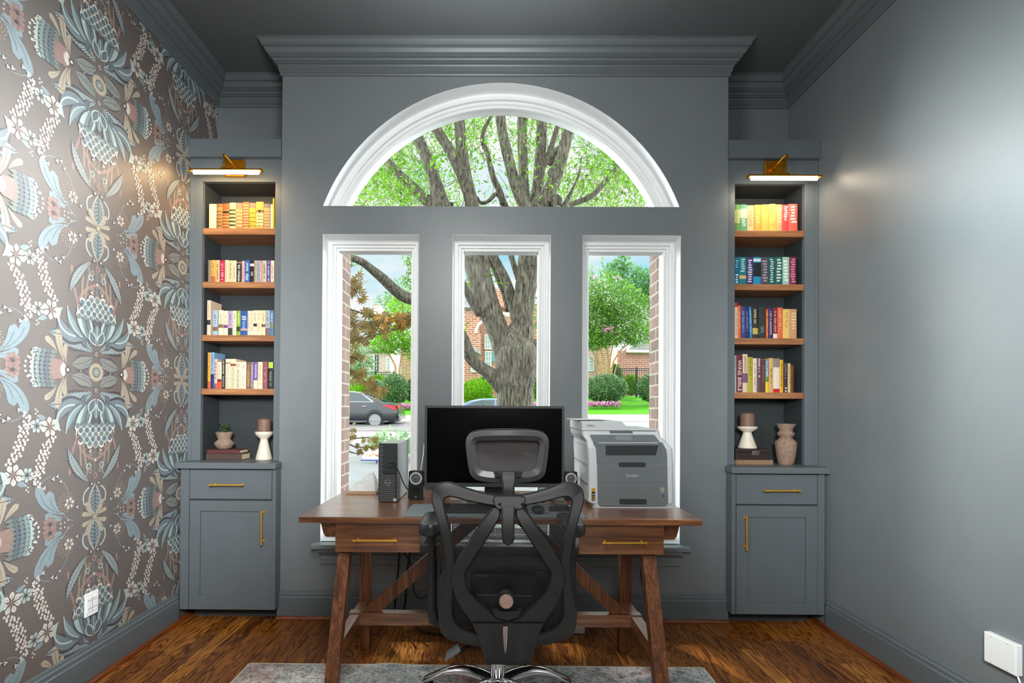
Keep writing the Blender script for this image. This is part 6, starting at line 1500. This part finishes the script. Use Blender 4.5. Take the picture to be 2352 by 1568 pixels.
# ---- Japanese maple close to the left-hand window
mp = thing('maple_tree', 'bronze leaved maple boughs close outside beside the brick jamb', 'tree', (-2.6, 5.6, .34))
mb = MB(); lf = MB(); lo2 = MB(); r = random.Random(8)
mb.tube([(-2.6, 5.6, .335), (-2.55, 5.55, 1.2), (-2.3, 5.4, 1.9), (-1.9, 5.2, 2.5)], [.05,.045,.035,.015], 10)
def bough(pts, n, L, orange=0., Y=5.0, spread=9):
    w = [P(u, v, Y+dy) for u, v, dy in pts]; w = [Vector(p) for p in w]
    mb.tube(w, [.008-.006*i/len(w) for i in range(len(w))], 5)
    for i in range(n):
        k = r.random()**.8*(len(w)-1); a = int(min(len(w)-2, k)); p = w[a].lerp(w[a+1], k-a); s_ = spread*Y/F
        p = p+Vector((r.gauss(0,s_), r.gauss(0,.12), r.gauss(0,s_*.8))); d = Vector((r.uniform(-1,1), r.uniform(-.5,.3), r.uniform(-1,.3)))
        oo = orange and r.random() < orange and P(0,0,1) is not None
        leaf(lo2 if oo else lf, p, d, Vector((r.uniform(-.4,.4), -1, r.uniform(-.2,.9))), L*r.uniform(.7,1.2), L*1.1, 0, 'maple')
bough([(780,790,0),(800,782,0),(840,775,0),(890,762,0),(940,748,0),(990,735,0)], 46, .085, .05, spread=9)
bough([(780,700,0),(810,712,0),(850,725,0),(900,738,0),(960,728,0)], 48, .085, .05, spread=9)
bough([(780,730,0),(800,740,0),(830,750,0),(870,755,0)], 24, .085, 0, spread=9)
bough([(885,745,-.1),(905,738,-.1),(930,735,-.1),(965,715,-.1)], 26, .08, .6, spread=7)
bough([(780,650,0),(800,655,0),(815,665,0),(826,690,0)], 16, .085, 0, spread=8)
bough([(780,645,0),(800,648,0),(822,645,0),(835,640,0)], 10, .085, 0, spread=4)
bough([(782,810,0),(800,815,0),(815,822,0),(832,832,0)], 16, .085, 0, spread=8)
bough([(782,845,0),(805,850,0),(830,870,0),(860,890,0),(880,905,0)], 40, .08, 0, spread=9)
bough([(785,975,0),(800,985,0),(805,990,0)], 6, .06, .0, spread=5)
bough([(785,1000,0),(820,1006,0),(845,1004,0),(862,1014,0)], 15, .055, 0, spread=5)
bough([(785,1012,0),(815,1026,0),(850,1027,0),(858,1030,0)], 13, .055, 0, spread=5)
bough([(785,1022,0),(805,1038,0),(822,1042,0),(830,1036,0)], 8, .05, 0, spread=4)
mb.build('branches', M_darktw, mp); lf.build('foliage', L_maple, mp); o = lo2.build('orange_foliage', L_mapleo, mp); o['label'] = 'orange maple leaves'

# ---- shrubs and hedges across the street
def shrub(u0, u1, vt, vb, Y, lmat, core, label, name='shrub', cat='shrub', n=900, L=.13, W=.075, group=None, seed=1, depth=.8):
    a, b = P(u0, vb, Y), P(u1, vt, Y); c = Vector(((a.x+b.x)/2, Y, (a.z+b.z)/2)); rad = ((b.x-a.x)/2, (b.x-a.x)/2*depth, (b.z-a.z)/2)
    zg = gz(c.x, Y)-.01; rr = random.Random(seed)
    root = thing(name, label, cat, (c.x, Y, zg), group)
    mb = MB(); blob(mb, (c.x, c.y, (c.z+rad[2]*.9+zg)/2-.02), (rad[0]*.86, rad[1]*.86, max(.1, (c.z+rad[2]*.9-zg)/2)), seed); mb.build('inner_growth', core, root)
    mb = MB(); cloud(mb, (c.x, c.y, (b.z+zg)/2), (rad[0], rad[1], (b.z-zg)/2), n, L, W, rr, .84, droop=.0, flat_bottom=zg+.02); mb.build('foliage', lmat, root)
shrub(797, 848, 874, 905, 28.5, L_yel, M_corey, 'bright yellow green clipped hedge behind the parked dark sedan', 'hedge', 'hedge', 900, seed=2)
shrub(835, 905, 862, 892, 31.5, L_yel, M_corey, 'bright hedge running below the black fence', 'hedge', 'hedge', 1000, seed=3, depth=.4)
shrub(838, 884, 872, 905, 29.9, L_grey, M_core, 'olive toned low bush behind the sedan roof', seed=4)
shrub(874, 937, 858, 915, 28, L_dark, M_core, 'rounded dark green bush beside the pink flower bed', n=1500, seed=5)
shrub(932, 972, 868, 914, 29, L_dark, M_core, 'dark bush in front of the tan brick pier', seed=6)
shrub(1061, 1131, 870, 920, 27.5, L_yel, M_corey, 'round yellow green bush beside the oak trunk', n=1500, seed=7)
shrub(1095, 1128, 864, 890, 30, L_mid, M_core, 'small green bush behind the yellow green bush', n=500, seed=8)
shrub(1341, 1441, 861, 908, 28, L_dark, M_core, 'wide grey green mounded bush above pink flowers', n=2200, seed=9)
shrub(1464, 1530, 860, 912, 28, L_dark, M_core, 'dense clipped bush against the brick jamb', n=1500, seed=10)
shrub(1400, 1430, 836, 870, 32, L_mid, M_core, 'small upright bush beside the fence end', n=600, seed=12)
shrub(1425, 1475, 862, 905, 31.0, L_yel, M_corey, 'bright green growth behind the iron fence', 'hedge', 'hedge', 900, seed=13, depth=.4)
shrub(1224, 1262, 860, 912, 29, L_mid, M_core, 'green bush showing beyond the oak trunk', seed=14)
M_pk = leafmat('pink_flower_petals', [(226,120,190), (206,110,180), (236,160,206), (196,90,150), (240,200,220)], .6, .3)
def flowerbed(u0, u1, v, Y, label, seed, n=420):
    rr = random.Random(seed); mb = MB(); gm = MB(); x0, x1 = P(u0, v, Y).x, P(u1, v, Y).x; zb = gz((x0+x1)/2, Y)
    for i in range(n):
        p = Vector((rr.uniform(x0, x1), Y+rr.uniform(-.3,.3), zb+rr.uniform(.03,.22))); leaf(mb, p, rdir(rr), rdir(rr), .10, .09)
        if i % 2: leaf(gm, p-Vector((0,0,.06)), rdir(rr), rdir(rr), .12, .06)
    root = thing('flower_bed', label, 'flowers', ((x0+x1)/2, Y, zb), 'pink flower beds'); root['kind'] = 'stuff'
    mb.build('blossoms', M_pk, root); gm.build('foliage', L_dark, root)
flowerbed(912, 966, 913, 26.8, 'pink flowers edging the lawn behind the sedan', 1); flowerbed(1055, 1105, 915, 26.6, 'pink flowers below the yellow green bush', 2, 380); flowerbed(1340, 1422, 910, 26.6, 'pink flowers below the wide mounded bush', 3, 520); flowerbed(1222, 1250, 914, 26.8, 'pink flowers beyond the oak trunk', 4, 160)
# ---- trees across the street
def gtree(stems, blobs, lmat, smat, label, name, seed, group='trees across the street', L=.17, W=.085, pink=None, wisps=None):
    rr = random.Random(seed); root = thing(name, label, 'tree', (P(*stems[0][0][:2], stems[0][0][2]).x, stems[0][0][2], gz(0, stems[0][0][2])-.02), group)
    mb = MB()
    for st in stems:
        q_ = [P(u, v, Y) for u, v, Y, w in st]; q_[0] = Vector((q_[0].x, q_[0].y, min(q_[0].z, gz(q_[0].x, q_[0].y)))) if st[0][1] > 830 else q_[0]
        mb.tube(q_, [w/2*st[0][2]/F for u, v, Y, w in st], 7)
    mb.build('stems', smat, root)
    mb = MB(); cm = MB()
    for (u, v, ru, rv, Y, n) in blobs:
        c = P(u, v, Y); k = Y/F; cloud(mb, c, (ru*k, ru*k*.8, rv*k), n, L, W, rr, .35, droop=.1)
    if wisps:
        for (u, v0, v1, Y) in wisps:
            for i in range(26):
                s_ = i/26; p = P(u+rr.gauss(0, 4*(1-s_*.6)), v0+(v1-v0)*s_, Y); leaf(mb, p, Vector((rr.uniform(-.5,.5), 0, 1)), rdir(rr), L*.9, W*.8)
    mb.build('foliage', lmat, root)
    if pink:
        pm = MB()
        for (u, v, n) in pink:
            for i in range(n): p = P(u+rr.gauss(0,6), v+rr.gauss(0,4), blobs[0][4]-1.2); leaf(pm, p, rdir(rr), rdir(rr), .16, .12)
        pm.build('blossoms', M_pk, root)
gtree([[(1394,862,29.6,4),(1398,830,29.6,3.4),(1392,790,29.6,3),(1380,750,29.6,2)], [(1396,862,29.6,4),(1408,832,29.6,3.4),(1424,805,29.6,2.6),(1452,782,29.6,2)], [(1390,862,29.6,4),(1378,835,29.6,3),(1358,800,29.6,2.4),(1345,770,29.6,2)], [(1397,862,29.6,3.4),(1402,820,29.6,3),(1410,780,29.6,2.4),(1418,740,29.6,2)], [(1388,862,29.6,3.4),(1366,830,29.6,2.6),(1344,808,29.6,2)], [(1392,862,29.6,3),(1386,820,29.6,2.6),(1372,785,29.6,2)], [(1398,862,29.6,3),(1416,840,29.6,2.6),(1438,800,29.6,2)]],
      [(1372,735,54,56,29.6,1900),(1430,745,52,50,29.6,1700),(1400,680,64,50,29.6,1700),(1350,700,44,76,29.6,1500),(1465,768,36,26,29.0,700),(1425,705,60,60,30.0,1500),(1360,775,44,30,29.0,900),(1476,722,32,44,30.2,800),(1340,770,30,40,29.6,600),(1395,775,40,22,28.9,600)], L_mid, M_tan, 'multi stemmed crape myrtle with pink blossom on the lawn', 'crape_myrtle', 31,
      pink=[(1398,757,26),(1388,764,14),(1420,640,8),(1365,640,8)], wisps=[(1345,640,600,27),(1360,650,610,27),(1385,640,592,27),(1395,650,618,27),(1378,655,622,27),(1350,650,618,27),(1332,650,600,27)])
gtree([[(1410,790,33,6),(1412,740,33,5)]], [(1440,650,50,46,33,1200),(1474,655,38,40,33,1000),(1496,676,26,40,33,700),(1415,625,26,24,32,420),(1430,605,20,16,32,200)], L_blue, M_twig, 'airy bluish green tree standing behind the crape myrtle', 'shade_tree', 32, L=.22)
mb_ = [[(912,868,30,6),(908,840,30,5),(895,815,30,4),(880,800,30,3)], [(912,868,30,6),(918,845,30,5),(922,815,30,4),(930,790,30,3)]]
gtree(mb_, [(905,780,40,34,30,1000),(940,760,40,50,30,1100),(880,790,36,22,30,600),(955,800,30,30,30,500),(925,710,40,36,30.5,800)], L_yel, M_tan, 'bright yellow green crape myrtle before the pale brick house', 'crape_myrtle', 33)
gtree([[(925,890,43,7),(925,760,43,7),(925,700,43,5)]], [(930,680,48,42,43,1000),(890,705,34,32,43,600),(960,690,30,40,43,500),(870,730,24,26,43,300)], L_blue, M_twig, 'blue green tree standing above the chimney', 'shade_tree', 34, L=.24)
gtree([[(818,880,31,5),(818,840,31,4)]], [(815,820,34,44,31,1100),(838,840,24,30,31,500),(800,860,22,24,31,300)], L_grey, M_twig, 'silvery green tree before the pale house corner', 'shade_tree', 35)
gtree([[(1252,870,31,5),(1250,800,31,4)]], [(1250,720,26,60,31,700),(1246,830,22,50,31,500),(1262,640,20,40,31,300)], L_mid, M_twig, 'slender green tree showing beyond the oak trunk', 'shade_tree', 36)
# ---- houses
M_b1 = brickmat('pinkish_pale_house_brick', ((206,176,162), (190,160,148)), (214,204,194), .5, .16, msize=.03)
M_b2 = brickmat('red_house_brick', ((190,120,92), (166,98,76)), (206,186,166), .42, .14, msize=.025)
M_b3 = brickmat('tan_pier_brick', ((196,150,108), (176,128,92)), (206,186,160), .42, .14, msize=.025)
M_b4 = brickmat('rose_wall_brick', ((196,128,116), (178,108,98)), (206,176,166), .42, .14, msize=.025)
M_roof = brickmat('pale_grey_roof_shingle', ((176,172,176), (160,156,162)), (140,138,144), .8, .22, msize=.02)
M_trimw = mat('cream_house_trim', (226,220,206), .7, var=.03); M_gl = mat('house_window_glass', (150,178,184), .15, spec=.6, var=.08, scale=3); M_shut = mat('teal_shutter_paint', (96,146,146), .6)
def hbox(par, nm, u0, u1, v0, v1, Y, dep, m, down=False):
    a, b = P(u0, v1, Y), P(u1, v0, Y); z0 = gz((a.x+b.x)/2, Y)-.05 if down else a.z
    return MB().box((a.x, Y, z0), (b.x, Y+dep, b.z)).build(nm, m, par)
def hroof(par, pts, Y, dep, back, m=None):
    a = [P(u, v, Y) for u, v in pts]; return MB().hexa([(p.x, p.y, p.z) for p in a], [(p.x, p.y+dep, p.z-.12+back) for p in a]).build('roof', m or M_roof, par, fix=True)
def hwin(par, u0, u1, v0, v1, Y, nx, nz, frame=M_trimw):
    a, b = P(u0, v1, Y), P(u1, v0, Y); mb = MB(); f = .07
    mb.box((a.x-f, Y-.05, a.z-f), (a.x, Y, b.z+f)); mb.box((b.x, Y-.05, a.z-f), (b.x+f, Y, b.z+f)); mb.box((a.x, Y-.05, b.z), (b.x, Y, b.z+f)); mb.box((a.x, Y-.05, a.z-f), (b.x, Y, a.z))
    for i in range(1, nx): x = a.x+(b.x-a.x)*i/nx; mb.box((x-.02, Y-.04, a.z), (x+.02, Y-.005, b.z))
    for i in range(1, nz): z = a.z+(b.z-a.z)*i/nz; mb.box((a.x, Y-.041, z-.02), (b.x, Y-.004, z+.02))
    w = mb.build('window', frame, par); MB().box((a.x, Y-.03, a.z), (b.x, Y-.006, b.z)).build('pane', M_gl, w)
h1 = thing('house', 'pale pinkish brick house with grey roof behind the maple boughs', 'house', (P(830, 850, 36).x, 36, gz(-8, 36)-.05), 'houses across the street')
hbox(h1, 'wall', 770, 897, 805, 880, 36, 4, M_b1, True); hroof(h1, [(760,806),(905,806),(870,740),(800,720),(760,720)], 35.7, .3, 0)
hbox(h1, 'chimney', 858, 874, 700, 760, 37, 1, M_b1); hwin(h1, 852, 858.5, 816, 870, 36, 1, 8); hwin(h1, 864, 867, 818, 850, 36, 1, 4, mat('dark_lamp_iron', (60,60,60), .6)); hwin(h1, 889, 895, 822, 848, 36, 1, 4)
h1b = thing('brick_pier', 'tan brick pier beside the yellow green crape myrtle', 'pier', (P(940, 860, 33).x, 33, gz(-5, 33)-.05)); hbox(h1b, 'pier_brickwork', 922, 985, 811, 872, 33, 1.5, M_b3, True); hbox(h1b, 'cap_course', 921, 986, 809, 812, 32.9, 1.6, M_b3)
h2 = thing('house', 'red brick house with arched entry seen between the oak limbs', 'house', (P(1110, 880, 34).x, 34, gz(0, 34)-.05), 'houses across the street')
hbox(h2, 'wall', 1000, 1102, 705, 900, 34, 3, M_b2, True); hbox(h2, 'recess_wall', 1102, 1300, 700, 900, 35, 2, M_b2, True)
hroof(h2, [(990,706),(1090,706),(1072,640),(990,640)], 33.6, .5, 0); 
a = [P(u, v, 34.5) for u, v in ((1120,705),(1200,705),(1132,655))]; MB().hexa([(p.x,p.y,p.z) for p in a], [(p.x,p.y+.4,p.z) for p in a]).build('gable_wall', M_b2, h2, fix=True)
mb = MB(); pts = []
for i in range(11):
    a_ = pi*i/10; 
    for rr_ in (26, 32): pts.append(P(1122-rr_*cos(a_), 765-rr_*1.1*sin(a_), 33.9))
mb.loft([[pts[2*i], pts[2*i+1], pts[2*i+1]+Vector((0,.1,0)), pts[2*i]+Vector((0,.1,0))] for i in range(11)], smooth=False); mb.build('entry_arch', M_trimw, h2, fix=True)
hbox(h2, 'entry_jamb', 1098, 1104, 765, 900, 33.95, .3, M_b3, True); hwin(h2, 1115, 1130, 770, 800, 34.9, 3, 3); hwin(h2, 1116, 1127, 808, 850, 34.9, 2, 4); hbox(h2, 'shutter', 1129, 1138, 806, 830, 34.85, .05, M_shut)
hbox(h2, 'shutter', 1228, 1262, 800, 862, 34.9, .05, M_shut); hwin(h2, 1084, 1098, 842, 852, 33.95, 2, 1); hroof(h2, [(1086,792),(1106,810),(1104,814),(1080,800)], 33.2, .6, 0)
a = [P(u, v, 33.8) for u, v in ((1152,716),(1172,718),(1168,728),(1156,722))]; MB().hexa([(p.x,p.y,p.z) for p in a], [(p.x,p.y+.3,p.z) for p in a]).build('dormer_trim', M_trimw, h2, fix=True)
h3 = thing('house', 'rose brick house with pale roof behind the iron fence', 'house', (P(1470, 850, 36).x, 36, gz(9, 36)-.05), 'houses across the street')
hbox(h3, 'wall', 1418, 1560, 806, 900, 36, 4, M_b4, True); hroof(h3, [(1440,807),(1570,807),(1570,715),(1506,732),(1470,775)], 35.6, .4, 0); hbox(h3, 'fascia', 1440, 1560, 804, 809, 35.55, .05, M_trimw)
h3b = thing('brick_pier', 'tan brick tower behind the crape myrtle stems', 'pier', (P(1385, 860, 34).x, 34, gz(7, 34)-.05)); hbox(h3b, 'pier_brickwork', 1374, 1402, 760, 880, 34, 1.5, M_b3, True); hbox(h3b, 'shaded_wall', 1325, 1374, 750, 880, 34.6, 1.5, M_b1, True)
hwin(h3b, 1345, 1362, 820, 850, 34.6, 2, 4)
# ---- iron fence sections
M_iron = mat('black_wrought_iron', (40,44,46), .5)
def fence(u0, u1, vt, vb, Y, n, label):
    a, b = P(u0, vb, Y), P(u1, vt, Y); root = thing('iron_fence', label, 'fence', ((a.x+b.x)/2, Y, a.z), 'iron fences'); mb = MB()
    z0 = min(a.z, gz(a.x, Y)); 
    for z in (b.z-.03, b.z-.16, z0+.15): mb.box((a.x, Y-.02, z-.02), (b.x, Y+.02, z+.02))
    mb.build('rails', M_iron, root); mb = MB()
    for i in range(n): x = a.x+(b.x-a.x)*(i+.5)/n; mb.box((x-.012, Y-.012, z0), (x+.012, Y+.012, b.z-.03))
    mb.build('pickets', M_iron, root)
    for x in (a.x, (a.x+b.x)/2, b.x): MB().box((x-.04, Y-.04, z0-.1), (x+.04, Y+.04, b.z+.05)).build('post', M_iron, root)
fence(1418, 1506, 845, 902, 30.2, 18, 'black iron fence before the rose brick house'); fence(820, 905, 854, 880, 33.2, 20, 'black iron fence before the pale brick house')

# ---- parked sedans
M_carp = mat('dark_blue_grey_car_paint', (30,38,47), .22, spec=.6, coat=.7); M_carg = mat('tinted_car_glass', (40,62,66), .06, spec=.7); M_tyre = mat('car_tyre_rubber', (36,37,38), .85); M_rim = mat('alloy_wheel_silver', (150,152,155), .35, metal=.6)
M_tail = mat('red_tail_light', (190,30,44), .25, spec=.6); M_carch = mat('car_chrome_trim', (206,210,212), .15, metal=.9)
def sedan(xr, yc, zg, L, paint, label, group):
    """rear bumper at x = xr, nose towards -x; near flank at y = yc-.9"""
    root = thing('sedan_car', label, 'car', (xr-L/2, yc, zg), group); W = .90
    X = lambda t_: xr-L*t_
    top = [(0,.62),(.012,.80),(.02,.92),(.045,.985),(.12,1.03),(.20,1.22),(.28,1.385),(.36,1.45),(.46,1.47),(.55,1.44),(.63,1.34),(.735,1.045),(.80,.99),(.92,.86),(.97,.74),(.995,.55)]
    bot = [(0,.50),(.012,.34),(.03,.27),(.10,.22),(.97,.2),(.99,.28)]
    belt = lambda t_: .98 if t_ < .7 else .98-.35*(t_-.7)/.3
    rings = []
    for t_, z in top:
        zb = .24 if .03 < t_ < .97 else .36
        bw = W*(.86 if t_ < .015 or t_ > .98 else .97 if t_ < .05 or t_ > .93 else 1.0)
        zbelt = min(z, .95); rw = bw*.97 if z <= 1.0 else bw*(.97-.22*(z-1.0)/.47)
        pr = [(-bw*.9,zb),(-bw,zb+.15),(-bw,.62 if z > .7 else z*.9),(-bw*.985,zbelt-.02),(-rw,z-.045 if z > 1.0 else z-.01),(-rw*.86,z),(0,z+.012),(rw*.86,z),(rw,z-.045 if z > 1.0 else z-.01),(bw*.985,zbelt-.02),(bw,.62 if z > .7 else z*.9),(bw,zb+.15),(bw*.9,zb)]
        rings.append([(X(t_), yc+y, zg+zz) for y, zz in pr])
    MB().loft(rings, smooth=True).build('car_body', paint, root)
    def sideglass(pts, nm='side_window', m=M_carg, off=.0):
        out = []
        for t_, z in pts:
            yy = W*(.985-.235*max(0, (z-.95))/.50); out.append(Vector((X(t_), yc-yy-.012-off, zg+z)))
        return MB().hexa(out, [p+Vector((0,.02,0)) for p in out]).build(nm, m, root, fix=True)
    sideglass([(.215,1.05),(.30,1.33),(.345,1.385),(.40,1.395),(.40,1.03)], 'side_window'); sideglass([(.415,1.03),(.415,1.395),(.52,1.38),(.60,1.28),(.67,1.08),(.67,1.03)], 'side_window')
    sideglass([(.20,1.03),(.215,1.05),(.30,1.345),(.345,1.4),(.35,1.415),(.295,1.36),(.205,1.06)], 'window_trim', M_carch, .004); sideglass([(.2,1.022),(.2,1.035),(.68,1.035),(.68,1.022)], 'window_trim', M_carch, .004)
    rg = [(.125,1.04),(.20,1.225),(.28,1.385)]
    mb = MB(); vs = []
    for t_, z in rg:
        for y in (-.62,.62): vs.append((X(t_-.004), yc+y*(1.05-.2*(z-1.0)), zg+z+.022))
    mb.add(vs, [(0,1,3,2),(2,3,5,4)]); mb.build('rear_window', M_carg, root)
    for tw in (.185, .80):
        for s in (-1, 1):
            c = (X(tw), yc+s*(W-.10), zg+.335); Mx = Matrix.Rotation(radians(90), 3, 'X') if s < 0 else Matrix.Rotation(radians(-90), 3, 'X')
            wl = MB().lathe([(.22,-.12),(.325,-.11),(.335,-.06),(.335,.08),(.322,.115),(.235,.118),(.22,.09)], c, 28, M=Mx).build('wheel', M_tyre, root)
            MB().lathe([(.215,.05),(0,.05)], c, 24, M=Mx).build('dark_wheel_backing', M_tyre, wl)  # dark disc added so the hollow behind the spokes looks shaded
            mb = MB(); mb.lathe([(.235,.10),(.232,.122),(.205,.118),(.20,.07)], c, 28, M=Mx); mb.lathe([(.06,.07),(.055,.115),(0,.12)], c, 14, M=Mx)
            for k in range(10):
                a_ = 2*pi*k/10; d = Mx @ Vector((cos(a_), sin(a_), 0)); sd = Mx @ Vector((-sin(a_), cos(a_), 0)); o = Vector(c)+Mx @ Vector((0,0,.108)); q_ = [o+d*.045-sd*.015, o+d*.045+sd*.015, o+d*.215+sd*.021, o+d*.215-sd*.021]; mb.hexa([p-(Mx @ Vector((0,0,.03))) for p in q_], q_)
            mb.build('alloy_rim', M_rim, wl)
            mb = MB(); mb.lathe([(.0,.0),(.335*1.13,.0)], (c[0], yc+s*(W+.004), c[2]), 28, M=Mx); 
            MB().lathe([(.34,.0),(.385,.012),(.39,.0)], (c[0], yc+s*(W-.006), c[2]), 28, M=Mx).build('wheel_arch', mat('wheel_arch_shade', (30,32,34), .7), root) if tw < .3 else None
    out = [(.015,.80),(.03,.90),(.10,.92),(.135,.915),(.095,.84),(.06,.80),(.05,.74),(.02,.73)]
    pts = [Vector((X(t_), yc-W-.006+.02*(1 if t_ < .03 else 0), zg+z)) for t_, z in out]
    MB().hexa(pts, [p+Vector((0,.03,0)) for p in pts]).build('tail_light', M_tail, root, fix=True)
    MB().box((xr-.03, yc-.84, zg+.78), (xr+.012, yc-.55, zg+.93)).build('tail_light', M_tail, root, bev=.01)
    for tt in (.27,.47): MB().tube([(X(tt-.016), yc-W-.025, zg+.865), (X(tt+.016), yc-W-.025, zg+.855)], .016, 8).build('door_handle', M_carch, root)
    MB().box((X(.08), yc-W-.004, zg+.26), (X(.95), yc-W+.02, zg+.30)).build('sill_trim', mat('car_sill_grey', (110,116,120), .5), root)
    MB().box((xr-.02, yc-.80, zg+.38), (xr+.03, yc+.80, zg+.50)).build('rear_bumper', paint, root, bev=.02)
    return root
sedan(P(914.5, 940, 19.7).x, 20.6, GZ+.035, 4.85, M_carp, 'dark blue grey sedan parked at the kerb beyond the maple', 'parked cars')
_low = sedan(P(1250, 940, 19.7).x, 20.8, GZ+.07, 4.6, mat('pale_blue_car_paint', (84,120,160), .25, spec=.6, coat=.6), 'low pale blue car showing just above the monitor', 'parked cars')
_low.scale = (1, 1, .80)
# ---- low planting and yard sign near the house
YN = 8.2
sg = thing('yard_sign', 'small white yard sign with blue edge and red print outside', 'sign', (P(864, 1080, YN).x, YN, .3)); 
a, b = P(832, 1055, YN), P(902, 1031, YN); MB().box((a.x, YN, a.z), (b.x, YN+.03, b.z)).build('sign_board', mat('sign_white', (232,236,240), .5), sg)
MB().box((a.x-.02, YN-.004, a.z-.02), (b.x, YN-.0005, a.z)).build('blue_edge', mat('sign_blue', (56,74,170), .5), sg)
mb = MB(); rr = random.Random(4)
for i in range(9):
    u = 841+i*4; p = P(u, 1045+3*sin(i*1.3), YN-.003); mb.box((p.x, YN-.003, p.z), (p.x+.035, YN-.0005, p.z+.012+.012*rr.random()), 0 if i < 5 else 1)
mb.build('print', [mat('sign_orange_print', (226,170,110), .6), mat('sign_red_print', (214,90,60), .6)], sg)
pz = P(864.5, 1100, YN); MB().box((pz.x-.012, YN+.004, .31), (pz.x+.012, YN+.026, a.z-.021)).build('stake', mat('sign_stake_blue', (52,62,140), .5), sg)
def lowplant(u, v, Y, n, R, label, seed):
    c = P(u, v, Y); rr = random.Random(seed); root = thing('ground_plant', label, 'plant', (c.x, Y, .36)); mb = MB()
    mb.tube([(c.x, Y, .3), (c.x, Y, c.z-R*.3)], .02, 6); mb.build('stem', M_twig, root); mb = MB(); cloud(mb, c, (R*1.6, R*1.2, R*.6), n, .13, .05, rr, .2); mb.build('foliage', L_grey, root)
lowplant(900, 1016, 8.8, 420, .30, 'grey green plant outside behind the desktop computer', 3)
